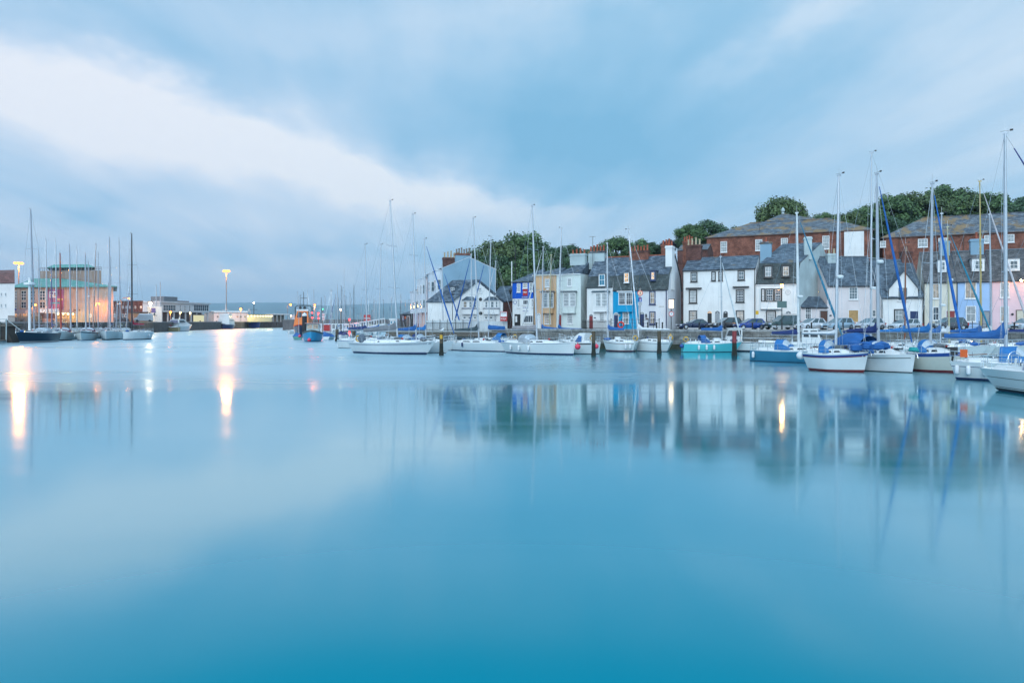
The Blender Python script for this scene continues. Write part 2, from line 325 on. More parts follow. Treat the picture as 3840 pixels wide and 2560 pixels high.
# =========================================================== boats
def lerp(a, b, t): return a+(b-a)*t
RED_ = mat('vent_red', (.45,.03,.02), .5); NAVY_ = mat('bag_navy', (.012,.03,.13), .8); BL_ = mat('bag_blue', (.012,.11,.38), .8); DG_ = mat('bag_grey', (.10,.11,.12), .8)
GEL = lambda: mat('gelcoat_white', (.72,.74,.74), .28, coat=.3, var=.04, scale=.8)
def hullc(name, col): return mat(name, col, .3, coat=.3, var=.07, scale=.9)
DARKGL = lambda: mat('tinted_window', (.02,.03,.04), .08)
ALU = lambda: mat('mast_alloy', (.44,.47,.51), .4, .45, var=.08)
STEEL = lambda: mat('stainless_rail', (.6,.62,.64), .25, .9, var=.05)
class Hull:
    def __init__(s, L, B, fb, bow=.25, tr=.55, rake=.10, srake=0., wl=.82, full=.75, depth=.35):
        s.L, s.B, s.fb, s.bow, s.tr, s.rake, s.srake, s.wl, s.full, s.depth = L, B, fb, bow, tr, rake, srake, wl, full, depth
    def half(s, u, v=1.):
        k = .42
        h = s.tr+(1-s.tr)*math.sin(math.pi/2*u/k) if u < k else max(math.cos(math.pi/2*(u-k)/(1-k)), 0)**s.full
        low = .80+.20*min(1, max(0, v))**.7 if v > 0 else .80+v*.25
        if v < 1 and u > k: low *= 1-.35*(1-max(v, 0))*((u-k)/(1-k))
        if v < 1 and u < k: low *= 1-.25*(1-max(v, 0))*(1-u/k)
        return s.B/2*h*low
    def top(s, u): return s.fb*(1+s.bow*max(0, u-.3)**1.6/.56+.05*(1-u)**2)
    def x(s, u, v=1.):
        a = -s.L/2+(1-v)*s.srake*s.L; b = s.L/2-(1-v)*s.rake*s.L
        return lerp(a, b, u)
    def pt(s, u, v, sd, inset=0, dz=0):
        z = s.top(u)*v if v >= 0 else v*s.depth
        return Vector((s.x(u, v), sd*max(0, s.half(u, v)-inset), z+dz))
    def build(s, root, topside, boot=None, bottom=None, stripe=None, deckm=None, rail=None, nu=20):
        bottom = bottom or mat('antifoul_navy', (.02,.03,.07), .6); boot = boot or topside; stripe = stripe or topside
        lv = [-1, .05, .13, .5, .82, .92, 1.0]; ms = [bottom, boot, topside, topside, stripe, rail or topside]
        mb = MB()
        for sd in (1, -1):
            for k in range(len(lv)-1):
                for i in range(nu):
                    q = [s.pt(i/nu, lv[k], sd), s.pt((i+1)/nu, lv[k], sd), s.pt((i+1)/nu, lv[k+1], sd), s.pt(i/nu, lv[k+1], sd)]
                    if sd > 0: q.reverse()
                    mb.face(q, ms[k])
        for k in range(len(lv)-1):          # transom
            mb.face([s.pt(0, lv[k], 1), s.pt(0, lv[k], -1), s.pt(0, lv[k+1], -1), s.pt(0, lv[k+1], 1)], ms[k] if k < 2 else topside)
        for i in range(nu):                 # bottom
            mb.face([s.pt(i/nu, -1, 1), s.pt((i+1)/nu, -1, 1), s.pt((i+1)/nu, -1, -1), s.pt(i/nu, -1, -1)], bottom)
        mb.build('hull', root, smooth=True)
        d = MB(); dm = deckm or GEL()
        for i in range(nu):
            a, b = i/nu, (i+1)/nu
            d.face([s.pt(a, 1, -1, .04, -.05), s.pt(b, 1, -1, .04, -.05), s.pt(b, 1, 1, .04, -.05), s.pt(a, 1, 1, .04, -.05)], dm)
            for sd in (1, -1):
                d.face([s.pt(a, 1, sd), s.pt(b, 1, sd), s.pt(b, 1, sd, .04, -.05), s.pt(a, 1, sd, .04, -.05)], rail or dm)
        d.build('deck', root)
def slab_cabin(mb, H, u0, u1, w0, w1, h, m, win=None, z0=-.05, front=.35, back=.05, winm=None):
    """low coachroof following the deck between u0 (aft) and u1 (forward)"""
    n = 6; rings = []
    for i in range(n+1):
        k = i/n; u = lerp(u0, u1, k); w = lerp(w0, w1, k**1.3); x = H.x(u); zb = H.top(u)+z0
        hh = h*(1 if k < .55 else 1-(1-front)*((k-.55)/.45)**1.2)
        rings.append([Vector((x, -w, zb)), Vector((x, -w*.86, zb+hh*.9)), Vector((x, -w*.5, zb+hh)), Vector((x, w*.5, zb+hh)), Vector((x, w*.86, zb+hh*.9)), Vector((x, w, zb))])
    for a, b in zip(rings[:-1], rings[1:]):
        for k in range(5): mb.face([a[k], b[k], b[k+1], a[k+1]], m)
    mb.face(rings[0], m); mb.face(list(reversed(rings[-1])), m)
    return rings
def cover_mesh(a, b, h0, h1, th, m, collar=None, seed=1, sag=.0):
    """sail stowed on a boom under its cover from outboard end a to mast end b"""
    r_ = random.Random(seed); mb = MB(); rings = []; n = 12
    d = (b-a); side = Vector((-d.y, d.x, 0)).normalized()
    for i in range(n+1):
        k = i/n; p = a+d*k; h = lerp(h0, h1, k**1.3)*(1+.10*(r_.random()-.5)); w = th*(.6+.4*k)*(1+.2*(r_.random()-.5))
        if collar and k > .82: h = lerp(h, collar, ((k-.82)/.18)**1.2); w *= 1-.35*(k-.82)/.18
        z = -.06-sag*math.sin(math.pi*k)
        rings.append([p+Vector((0,0,z)), p+side*w*.5+Vector((0,0,h*.25)), p+side*w*.35+Vector((0,0,h*.7)), p+Vector((0,0,h)), p-side*w*.35+Vector((0,0,h*.7)), p-side*w*.5+Vector((0,0,h*.25))])
    mb.loft(rings, m); return mb
def canvas(name, col): return mat(name, col, .8, var=.22, scale=2.2, bump=.5)
def sprayhood(root, x, z, w, L, h, m, aft=True, glass=True):
    n = 6; s_ = -1 if aft else 1; mb = MB(); g = MB(); gm = mat('clear_vinyl', (.45,.52,.58), .12, var=.2, scale=4)
    def arch(xx, ww, hh, zz=0): return [Vector((xx, -ww*math.cos(math.pi*k/8), z+zz+hh*math.sin(math.pi*k/8)**.6)) for k in range(9)]
    r0 = arch(x-L*.5, w*.5, h); r1 = arch(x, w*.52, h*1.02); r2 = arch(x+L*.35, w*.46, h*.55); r3 = arch(x+L*.5, w*.42, .06)
    for a, b, mm in ((r0, r1, m), (r1, r2, None), (r2, r3, m)):
        for k in range(8):
            q = [a[k], b[k], b[k+1], a[k+1]]
            if mm is None:
                (mb if k in (0, 7) else g).face(q, m if k in (0, 7) else gm)
            else: mb.face(q, mm)
    for rr_ in (r0, r1, r2):
        mb.tube([p+Vector((0,0,.01)) for p in rr_], .025, m, 4)
    # side windows
    for k in (0, 7):
        a, b = r0, r1
    s = mb.build('sprayhood', root, smooth=False)
    if glass and g.v: g.build('window', s)
    return s
FEND = lambda: mat('fender_white', (.75,.76,.78), .4)
def fender(root, p, m=None, r=.11, L=.55, ball=False):
    mb = MB(); m = m or FEND()
    if ball: mb.ball(p, r, m, 12); mb.tube([p+Vector((0,0,r*.9)), p+Vector((0,0,r*1.5))], .03, m, 5)
    else:
        mb.lathe(p, [(-L/2, .03), (-L/2+.05, r*.8), (-L/2+.12, r), (L/2-.12, r), (L/2-.05, r*.8), (L/2, .03)], m, 9)
        mb.tube([p+Vector((0,0,L/2)), p+Vector((0,0,L/2+.5))], .012, mat('rope', (.5,.5,.45), .9), 4)
    mb.build('fender', root, smooth=True)
def yacht(label, L, B=None, fb=1.05, pos=None, head=0, ends=None, mast=None, top=None, ms=.08, hullm=None, boot=None, stripe=None, bottom=None,
          cover=None, collar=1.1, boom=None, boomw=True, hood=None, genoa=None, fend=(), fm=None, ball=None, buoy=None, detail=1, bow=.25, tr=.6, rake=.10,
          srake=0., mastm=None, radar=False, spread=1, windows=True, tilt=(0,0), cat='yacht', group=None, mast_r=.085, name='sailing_yacht', genoam=None, boomh=1.55, cabin=.42, railm=None, text=None, dark=None, wheel=False, nogear=False, covh=(.26,.56)):
    """ends=(stern pixel, bow pixel) on the waterline, or pos/head; mast=(pixel x), top=(pixel x, y)"""
    B = B or L*.31
    if ends:
        a, b = G(*ends[0]), G(*ends[1]); d = b-a; head = math.atan2(d.y, d.x); mid = (a+b)/2
        wlL = d.length; L = L or wlL/.86
        mid = mid+Vector((-math.sin(head), math.cos(head), 0))*(B*.38 if abs(math.cos(head)) > .3 else 0)*(1 if math.cos(head) > 0 else -1)
    else: mid = Vector(pos)
    T = thing(name, label, cat, mid, head, group); X = Vector((math.cos(head), math.sin(head), 0)); Yv = Vector((-X.y, X.x, 0))
    def loc(pw): q = Vector(pw)-mid; return Vector((q.dot(X), q.dot(Yv), q.z))
    H = Hull(L, B, fb, bow, tr, rake, srake); H.build(T, hullm or GEL(), boot, bottom, stripe, rail=railm)
    cb = MB(); hs = slab_cabin(cb, H, .34, .80, B*.30, B*.12, cabin, GEL())
    for sd in (1, -1):                      # cockpit coamings
        cb.hexa([Vector(q) for q in ((H.x(.06), sd*B*.20, H.top(.06)-.04), (H.x(.34), sd*B*.24, H.top(.3)-.04), (H.x(.34), sd*B*.33, H.top(.3)-.04), (H.x(.06), sd*B*.27, H.top(.06)-.04),
                 (H.x(.08), sd*B*.21, H.top(.06)+.2), (H.x(.34), sd*B*.25, H.top(.3)+.3), (H.x(.34), sd*B*.31, H.top(.3)+.26), (H.x(.08), sd*B*.25, H.top(.06)+.16))], GEL())
    cab = cb.build('coachroof', T)
    if windows:
        g = MB()
        for sd in (1, -1):
            for (k0, k1) in ((.06,.30), (.36,.58)) if windows != 'long' else ((.06,.62),):
                q = []
                for kk, zf in ((k0,.35), (k1,.35), (k1-.04,.72), (k0+.02,.72)):
                    u = lerp(.34, .80, kk); wv = lerp(B*.30, B*.12, kk**1.3)*lerp(1,.86,zf/.9)+.012; q.append(Vector((H.x(u), sd*wv, H.top(u)-.05+cabin*.9*zf)))
                if sd > 0: q.reverse()
                g = MB(); g.face(q, DARKGL()); g.build('window', cab)
    hb = MB(); hb.box(H.x(.66), -.25, H.top(.66)+cabin*.8-.05, H.x(.66)+.5, .25, H.top(.66)+cabin*.8+.06, DARKGL())
    hb.build('hatch', cab)
    # guard rails
    if detail:
        r_ = .016
        for sd in (1, -1):
            tops = []; gr = MB()
            for i in range(8):
                u = .10+.80*i/7; p = H.pt(u, 1, sd, .06); gr.tube([p, p+Vector((0,0,.6))], r_, STEEL(), 4); tops.append(p+Vector((0,0,.6)))
            gr.tube(tops, .009, STEEL(), 3); gr.tube([q-Vector((0,0,.3)) for q in tops], .009, STEEL(), 3)
            gr.build('guard_rail', T)
        for nm, us in (('pulpit', (.90, 1.0)), ('pushpit', (.10, 0.))):
            pm = MB(); pts = [H.pt(us[0], 1, 1, .06, .6), H.pt(lerp(*us, .7), 1, 1, .06, .66), Vector((H.x(us[1]), 0, H.top(us[1])+.68)) if nm == 'pulpit' else H.pt(0, 1, 1, .15, .66)]
            if nm == 'pushpit': pts += [H.pt(0, 1, -1, .15, .66)]
            pts += [H.pt(lerp(*us, .7), 1, -1, .06, .66), H.pt(us[0], 1, -1, .06, .6)]
            pm.tube(pts, .022, STEEL(), 5); pm.tube([q-Vector((0,0,.3)) for q in pts], .018, STEEL(), 4)
            for q in pts: pm.tube([q, q-Vector((0,0,.64))], .02, STEEL(), 4)
            pm.build(nm, T)
    if detail and not nogear:
        r3 = random.Random(int(abs(mid.x)*31+mid.y*7)); zc_ = H.top(.2)
        for sd in (-1, 1):
            wn = MB(); wn.lathe((H.x(.24), sd*B*.27, zc_+.28), [(0,.08),(.1,.06),(.12,.09),(.16,.09)], STEEL(), 8); wn.build('winch', T, smooth=True)
        if r3.random() < .6: wn = MB(); wn.torus((H.x(.12), 0, zc_+.55), (1,0,0), .42, .02, STEEL(), 16, 4); wn.tube([Vector((H.x(.12),0,zc_-.1)), Vector((H.x(.13),0,zc_+.6))], .06, GEL(), 6); wn.build('steering_wheel', T)
        else: wn = MB(); wn.tube([Vector((H.x(.03),0,zc_+.35)), Vector((H.x(.2),.1,zc_+.5))], .025, mat('varnished_spar', (.22,.07,.03), .35), 5); wn.build('tiller', T)
        wn = MB(); wn.lathe((H.x(.62), r3.choice((-1,1))*B*.05, H.top(.6)+cabin*.8), [(-.1,.1),(.12,.1),(.2,.14)], r3.choice((GEL(), RED_, NAVY_)), 8, ax=(.5,0,1)); wn.build('vent', T, smooth=True)
        wn = MB(); ax_ = H.x(.985); wn.tube([Vector((ax_-.5,0,H.top(.95)+.04)), Vector((ax_+.2,0,H.top(.98)+.02)), Vector((ax_+.28,0,H.top(.98)-.28))], .035, STEEL(), 5); wn.build('anchor', T)
        if r3.random() < .55: wn = MB(); wn.box(H.x(.56)-.35,-.28,H.top(.56)+cabin*.9-.05,H.x(.56)+.35,.28,H.top(.56)+cabin*.9+.25, r3.choice((GEL(), DG_))); wn.build('liferaft', T)
        if r3.random() < .6: wn = MB(); q3 = H.pt(.86, 1, 0, 0, .1); wn.ball((q3.x, .05, q3.z+.1), .34, r3.choice((BL_, DG_, NAVY_)), 7, (1.6,.8,.6)); wn.build('sail_bag', T, smooth=True)
        if r3.random() < .7: wn = MB(); wn.torus((H.x(.30), -B*.1*r3.choice((-1,1)), H.top(.3)+cabin+.02), (0,0,1), .2, .05, mat('rope_coil_'+str(r3.randint(0,2)), ((.5,.5,.45),(.35,.06,.05),(.05,.12,.3))[r3.randint(0,2)], .9), 10, 4); wn.build('rope_coil', T)
    # rig
    if top:
        if mast is not None:
            tt = (mast-1920)/FO; den = X.x-tt*X.y; s_ = (tt*mid.y-mid.x)/den if abs(den) > .15 else ms*L
            s_ = max(-.3*L, min(.35*L, s_)); mw = mid+X*s_
        else: s_ = ms*L; mw = mid+X*s_
        Zm = mw.y; tw = P(top[0], top[1], Zm); base = Vector((s_, 0, fb+cabin*.7)); tp = loc(tw)
        mm = mastm or ALU(); mk = MB(); mk.tube([base, base.lerp(tp, .6), tp], [mast_r, mast_r, mast_r*.62], mm, 8)
        mk.box(tp.x-.14, -.03+tp.y, tp.z-.02, tp.x+.16, .03+tp.y, tp.z+.1, mm)
        mst = mk.build('mast', T, smooth=True)
        hts = (.52,) if spread == 1 else (.38,.68)
        shp = []
        for hh in hts:
            q = base.lerp(tp, hh); wS = B*.30*(1.15-hh*.3); sp_ = MB(); sp_.tube([q+Vector((-.12, wS, .04)), q, q+Vector((-.12, -wS, .04))], .024, mm, 5); shp.append((q, wS)); sp_.build('spreader', mst)
        an = MB(); an.tube([tp, tp+Vector((0,0,.75))], .01, STEEL(), 3); an.tube([tp+Vector((-.25,0,.18)), tp+Vector((.35,0,.18))], .012, mat('black_metal', (.02,.02,.022), .5), 3)
        an.box(tp.x+.25, tp.y-.01, tp.z+.14, tp.x+.42, tp.y+.01, tp.z+.26, mat('black_metal', (.02,.02,.022), .5)); an.tube([tp, tp+Vector((.05,0,.2))], .012, STEEL(), 3); an.build('antenna', mst)
        if radar:
            rm = MB(); q = base.lerp(tp, radar if isinstance(radar, float) else .45)+Vector((.22,0,0)); rm.lathe(q, [(-.12,.05), (-.1,.24), (.04,.27), (.12,.2), (.15,.02)], GEL(), 10); rm.build('radar_dome', mst, smooth=True)
        bowp = Vector((H.x(1)-.1, 0, H.top(1)+.05)); sternp = Vector((H.x(0)+.1, 0, H.top(0)+.1))
        st_ = MB(); wr = .011
        st_.tube([tp, bowp], wr, STEEL(), 3); st_.tube([tp, sternp], wr, STEEL(), 3)
        for sd in (1, -1):
            pr = tp
            for q, wS in reversed(shp):
                e_ = q+Vector((-.12, sd*wS, .04)); st_.tube([pr, e_], wr, STEEL(), 3); pr = e_
            st_.tube([pr, Vector((s_-.1, sd*(B*.46), fb))], wr, STEEL(), 3)
            st_.tube([shp[0][0], Vector((s_-.3, sd*(B*.44), fb))], wr, STEEL(), 3)
        st_.build('rigging', T)
        if genoa:
            gm = genoam or canvas('genoa_'+genoa[0], genoa[1]); gb = MB(); f0 = bowp.lerp(tp, .06); f1 = bowp.lerp(tp, genoa[2] if len(genoa) > 2 else .93)
            gb.tube([f0, f0.lerp(f1,.25), f0.lerp(f1,.6), f1], [.05,.11,.085,.03], gm, 7); gb.build('furled_genoa', T, smooth=True)
        if not nogear:
            bl = boom or L*.36; bz = base.z+boomh-.7*cabin if boomw is not None else 0
            bz = fb+cabin+boomh-.45; b0 = base.lerp(tp, (bz-base.z)/(tp.z-base.z)); b1 = Vector((s_-bl, tilt[1], bz+tilt[0])); bm = MB(); bm.tube([b0, b1], .065, ALU(), 6); bo = bm.build('boom', T, smooth=True)
            if cover:
                cm_ = cover_mesh(b1.lerp(b0, .04), b0+Vector((.06,0,0)), covh[0], covh[1], .34, cover, collar, seed=int(abs(mid.x*13))%97); cm_.build('sail_cover', bo, smooth=True)
        T['_mz'] = 0; del T['_mz']
    if hood:
        sprayhood(T, H.x(.36), H.top(.36)+.06, B*.64, L*.17, .95 if hood is not True else .9, hood)
    for u in fend:
        sd = -1 if math.cos(head) > 0 or True else 1
        sdn = -1 if (Yv.y > 0) else 1        # the side turned to the camera
        p = H.pt(u, .6, sdn, -.13); fender(T, Vector((p.x, p.y, H.top(u)*.55)), fm, r=.13, L=.62)
    if ball:
        u, colm, r_, zz = ball; sdn = -1 if Yv.y > 0 else 1; x_ = H.x(u); fender(T, Vector((x_+(.3 if u >= .99 else (-.3 if u <= .01 else 0)), sdn*(H.half(u)*.6), zz)), colm, r=r_, ball=True)
    if buoy:
        lb = MB(); sdn = -1 if Yv.y > 0 else 1; p = Vector((H.x(.03), sdn*B*.2, H.top(0)+.5)); lb.torus(p, (X.y and 1 or 1, 0, 0) if False else (math.sin(.2), 1, 0), .27, .09, buoy, 14, 7); lb.build('lifebuoy', T, smooth=True)
    return T, H, loc
SDN = lambda T: -1 if math.cos(T.rotation_euler.z) > 0 else 1
BLUEC = canvas('canvas_royal_blue', (.015,.105,.32)); NAVYC = canvas('canvas_navy', (.012,.03,.13)); GREYC = canvas('canvas_grey', (.17,.18,.20)); DGREY = canvas('canvas_charcoal', (.045,.07,.08))
MIDBL = canvas('canvas_mid_blue', (.02,.16,.42)); REDC = canvas('canvas_red', (.42,.02,.05)); CREAMC = canvas('canvas_cream', (.5,.48,.36)); SAILW = canvas('sail_white', (.62,.64,.66)); TEALC = canvas('canvas_teal', (.02,.20,.30))
PINK = mat('buoy_pink_red', (.75,.05,.10), .4); YBUOY = mat('lifebuoy_yellow', (.60,.33,.02), .5); RED = mat('signal_red', (.6,.02,.02), .5); BLK = mat('black_metal', (.02,.02,.022), .5)
navy_st = mat('stripe_navy', (.015,.035,.12), .4); blue_st = mat('stripe_blue', (.02,.07,.28), .4); red_bt = mat('antifoul_red', (.16,.02,.025), .6)
WOODM = mat('varnished_spar', (.22,.07,.03), .35)
g1 = 'sailing yachts moored along the quay'
# --- middle row, in front of the quay, sterns to the left
YS = []
t_, H_, lc = yacht('long white sloop with grey sail cover and dark cove lines before the white board fence', None, 3.6, 1.25, ends=((1318,1324),(1585,1331)), mast=1491, top=(1463,756), boot=navy_st, stripe=None, cover=GREYC, boom=5.2, spread=2, windows='long', srake=.05, tr=.66, group=g1, mast_r=.10, tilt=(-.25,0), collar=1.1, covh=(.45,.8))
def cove(T, H, zs, m, u0=.05, u1=.97, th=.05, both=True):
    for z0 in zs:
        for sd in (1, -1):
            mb = MB()
            for i in range(14):
                a, b = lerp(u0, u1, i/14), lerp(u0, u1, (i+1)/14)
                q = [H.pt(a, z0, sd, -.012), H.pt(b, z0, sd, -.012), H.pt(b, z0+th, sd, -.012), H.pt(a, z0+th, sd, -.012)]
                if sd > 0: q.reverse()
                mb.face(q, m)
            mb.build('cove_line', T)
cove(t_, H_, (.86,.78,.14), navy_st, .02, .98, .025)
gb_ = MB(); gb_.ball((-3.9,-.9,1.75), .55, canvas('canvas_slate', (.10,.13,.17)), 10, (1,.6,1.1)); gb_.build('wheel_cover', t_, smooth=True)
yb = MB(); yb.torus((-4.5,-.9,1.75), (.2,1,0), .33, .09, YBUOY, 12, 6); yb.build('lifebuoy', t_, smooth=True)
t_, H_, lc = yacht('white sloop with bright blue sail cover lying beyond the long white sloop', 10.5, 3.3, 1.15, ends=((1440,1321),(1645,1326)), mast=1561, top=(1548,806), cover=BLUEC, boom=3.1, hood=MIDBL, spread=2, srake=.04, group=g1, mast_r=.09)
t_, H_, lc = yacht('white yacht with a blue furled foresail rising left of the piling with the yellow plate', 9.2, 3.0, 1.1, pos=G(1600,1314)+Vector((0,1.5,0)), head=rad(-30), mast=1597, top=(1591,899), cover=MIDBL, boom=2.6, genoa=('blue', (.01,.10,.33)), group=g1, hood=NAVYC)
t_, H_, lc = yacht('small white yacht with dark blue boom cover behind the stern of the long white sloop', 8.4, 2.7, 1.15, ends=((1263,1305),(1440,1309)), mast=1376, top=(1369,919), cover=NAVYC, boom=3.4, spread=1, srake=-.01, tr=.7, group=g1, stripe=None, collar=.6)
cove(t_, H_, (.84,), blue_st, .02, .95, .04)
t_, H_, lc = yacht('white yacht, only its mast and blue collar seen beyond the long grey sail cover', 8.8, 2.8, 1.1, pos=G(1440,1297)+Vector((0,1.,0)), head=rad(-28), mast=1420, top=(1429,919), cover=BLUEC, boom=2.4, group=g1, collar=1.0)
t_, H_, lc = yacht('white cruiser-racer with black lettering at the stern and charcoal sail cover', None, 3.1, 1.05, ends=((1655,1313),(1876,1321)), mast=1796, top=(1775,820), cover=DGREY, boom=4.4, spread=1, rake=.02, bow=.1, boot=navy_st, group=g1, windows=True, genoa=None, tr=.8, fend=(.12,), mast_r=.095, collar=1.3)
fender(t_, Vector((-.9, SDN(t_)*(H_.half(.42)+.1), .85)), NAVYC, .10, .6)
tb = MB(); p0 = H_.pt(.045,.62,-1,-.03); p1 = H_.pt(.3,.62,-1,-.03); ux = (p1-p0).normalized(); text_mb(tb, 'VACANCES', p0, ux, (0,0,1), .26, BLK, .2); tb.build('lettering', t_)
t_, H_, lc = yacht('white yacht with royal blue sail cover between the charcoal-covered and the taupe-covered boats', 9, 2.9, 1.1, pos=G(1842,1306)+Vector((0,1.5,0)), head=rad(150), mast=1831, top=(1841,889), cover=BLUEC, boom=2.9, group=g1, hood=MIDBL, buoy=YBUOY, collar=.75, covh=(.5,.7), genoa=('deep', (.01,.09,.32), .72))
yacht('white yacht with a slim blue furled foresail slanting left before the gabled house', 8.2, 2.7, 1.0, pos=G(1772,1300)+Vector((0,1,0)), head=rad(152), mast=1772, top=(1767,955), cover=MIDBL, boom=2.2, group=g1, genoa=('deep', (.01,.09,.32), .95))
yacht('white yacht with a thin mast before the pale green house', 7.6, 2.5, 1.0, pos=G(1664,1299)+Vector((0,1,0)), head=rad(-28), mast=1662, top=(1658,1000), cover=BLUEC, boom=2.0, group=g1, genoa=('deep', (.01,.09,.32), .9))
t_, H_, lc = yacht('small white yacht with a black boom cover near the red and white notice', 7.5, 2.5, 1.0, pos=G(1868,1298)+Vector((0,1.5,0)), head=rad(152), mast=1856, top=(1859,981), cover=canvas('canvas_black', (.01,.012,.016)), boom=2.6, group=g1, genoa=('white', (.6,.6,.6)), boomh=1.2)
t_, H_, lc = yacht('large white sloop with taupe lettered sail cover, grey sprayhood and three square fenders', None, 3.7, 1.25, ends=((1888,1324),(2112,1332.5)), mast=2014, top=(1995,775), cover=canvas('canvas_taupe', (.27,.25,.26)), boom=3.9, hood=canvas('canvas_pale_grey', (.30,.34,.38)), rake=.03, srake=.05, bow=.14, boot=navy_st, fend=(.17,.32,.47), group=g1, mast_r=.11, spread=2, ball=(1.0, PINK, .33, .95), covh=(.5,.6), collar=.7)
cove(t_, H_, (.93,), navy_st, .0, .96, .02)
t_, H_, lc = yacht('white yacht with blue boom cover whose alloy mast stands before the ochre house front', 8.6, 2.8, 1.1, pos=G(2045,1305)+Vector((0,1.5,0)), head=rad(152), mast=2032, top=(2037,927), cover=BLUEC, boom=2.6, group=g1, genoa=('white2', (.6,.62,.62)), buoy=None, collar=1.0)
t_, H_, lc = yacht('yacht with a pale yellow mast before the ochre house front', 7.8, 2.6, 1.0, pos=G(2078,1301)+Vector((0,1.5,0)), head=rad(152), mast=2059, top=(2067,957), cover=BLUEC, boom=2.4, group=g1, mastm=mat('spar_cream', (.48,.44,.28), .5), collar=.9, boomh=1.15)
t_, H_, lc = yacht('white yacht with a long straight blue boom cover before the tall white house', 9.2, 2.9, 1.1, pos=G(2110,1303)+Vector((0,2,0)), head=rad(158), mast=2092, top=(2106,857), cover=BLUEC, boom=3.9, group=g1, collar=1.1, covh=(.16,.3), mast_r=.11)
t_, H_, lc = yacht('white motor-sailer with a royal blue cockpit canopy and yellow ring lifebuoy', None, 3.1, 1.3, ends=((2205,1328),(2085,1324)), tr=.75, hood=BLUEC, top=None, group=g1, stripe=BLK, rake=.12, buoy=YBUOY, name='motor_sailer', cat='boat')
sb_ = MB(); hs_ = slab_cabin(sb_, H_, .2, .55, .95, .7, 1.15, GEL(), front=.3); sb_.build('wheelhouse', t_)
fender(t_, Vector((H_.x(0)-.3, SDN(t_)*.4, .9)), PINK, .28, ball=True)
t_, H_, lc = yacht('white yacht with short blue sail cover and red cove line beside the white-sailed yacht', None, 2.7, 1.15, ends=((2374,1319),(2262,1317)), mast=2275, top=(2277,913), cover=BLUEC, boom=2.2, tr=.7, srake=.10, boot=red_bt, group=g1, buoy=YBUOY, fend=(.25,.12), spread=1, mast_r=.1, ms=.1)
cove(t_, H_, (.8,), red_bt, .04, .95, .035)
t_, H_, lc = yacht('white yacht with a white furled mainsail and scoop transom by the third quay pile', None, 2.9, 1.2, ends=((2506,1319),(2378,1317)), mast=2348, top=(2357,864), cover=SAILW, boom=4.0, tr=.66, srake=.12, group=g1, spread=1, mast_r=.1, covh=(.16,.34), collar=.9, buoy=YBUOY)
cove(t_, H_, (.8,), navy_st, .04, .95, .03)
dn = MB(); dn.ball((H_.x(.03), .5, 2.0), .16, SAILW, 8); dn.tube([Vector((H_.x(.03),.5,1.2)), Vector((H_.x(.03),.5,1.95))], [.2,.26], SAILW, 8); dn.ball((H_.x(.03),.5,2.2), .1, YBUOY, 8); dn.build('outboard_cover', t_, smooth=True)
turq = hullc('hull_turquoise', (.10,.55,.60))
t_, H_, lc = yacht('turquoise yacht with royal blue sprayhood and sail cover beside the red-topped piling', None, 2.6, 1.05, ends=((2585,1320.5),(2778,1320.5)), mast=2708, top=(2702,963), cover=BLUEC, boom=2.75, hood=BLUEC, hullm=turq, fend=(.24,.37,.50), group=g1, stripe=turq, railm=GEL(), rake=.12, srake=-.02, genoa=('turq_white', (.6,.64,.66)), ball=(0.0, blue_st, .26, .75), tilt=(.15,0), mast_r=.07, buoy=YBUOY, collar=1.0)
# --- right hand group, bows towards the lower right
t_, H_, lc = yacht('white yacht with broad blue sheer band and red line, leftmost of near group', None, 3.0, 1.3, ends=((3020,1388),(3215,1399)), mast=3134, top=(3146,660), cover=SAILW, boom=2.7, hood=MIDBL, stripe=blue_st, rake=.07, srake=.08, boot=red_bt, bottom=red_bt, group=g1, ball=(.0, FEND(), .32, 1.1), mast_r=.11, radar=.42, spread=1, covh=(.14,.24), collar=.5, bow=.2, tr=.75)
cove(t_, H_, (.77,), red_bt, .0, .98, .05)
fs = MB(); rr_ = random.Random(4)
for k in range(14): fs.ball((1.2+rr_.random()*2.2, (rr_.random()-.5)*1.2, 1.75+rr_.random()*.35), .3+rr_.random()*.15, BLUEC, 7, (1.3,1,.7))
fs.build('sail_bag', t_, smooth=True)
t_, H_, lc = yacht('white yacht under a big royal blue cockpit tent, second of the near group', None, 3.3, 1.25, ends=((3190,1386),(3372,1400)), mast=3294, top=(3288,655), cover=NAVYC, boom=3.0, hood=BLUEC, stripe=None, bottom=mat('antifoul_black', (.01,.01,.012), .6), genoa=('blue', (.01,.10,.33)), group=g1, rake=.05, tr=.8, mast_r=.12, radar=.50, collar=1.2, bow=.12, cabin=.55)
cove(t_, H_, (.78,), mat('stripe_green_black', (.01,.04,.04), .5), .0, .97, .04)
pt = MB(); 
for k in range(9):
    a = math.pi*k/8
pt2 = []
for xx, ww, hh in ((-4.4,1.05,1.15), (-3.4,1.25,1.65), (-2.4,1.3,1.75), (-1.4,1.2,1.45)):
    pt2.append([Vector((xx, -ww*math.cos(math.pi*k/10), 1.2+hh*math.sin(math.pi*k/10)**.55)) for k in range(11)])
pt.loft(pt2, BLUEC, cap=False, closed=False); pt.build('cockpit_tent', t_, smooth=True)
rp_ = MB(); H2 = H_
for k in range(4): rp_.torus((H_.x(.97), 0, H_.top(.97)+.25+.06*k), (0,.15,1), .32-.03*k, .07, mat('rope_teal', (.02,.30,.30), .9), 12, 5)
rp_.build('rope_coil', t_, smooth=True)
t_, H_, lc = yacht('yacht mostly hidden, tallest twin mast with radar dome behind the royal blue tent', 10.0, 3.0, 1.1, pos=G(3300,1352), head=rad(-40), mast=3265, top=(3269,575), cover=NAVYC, boom=2.6, group=g1, mast_r=.09, radar=.30, spread=2)
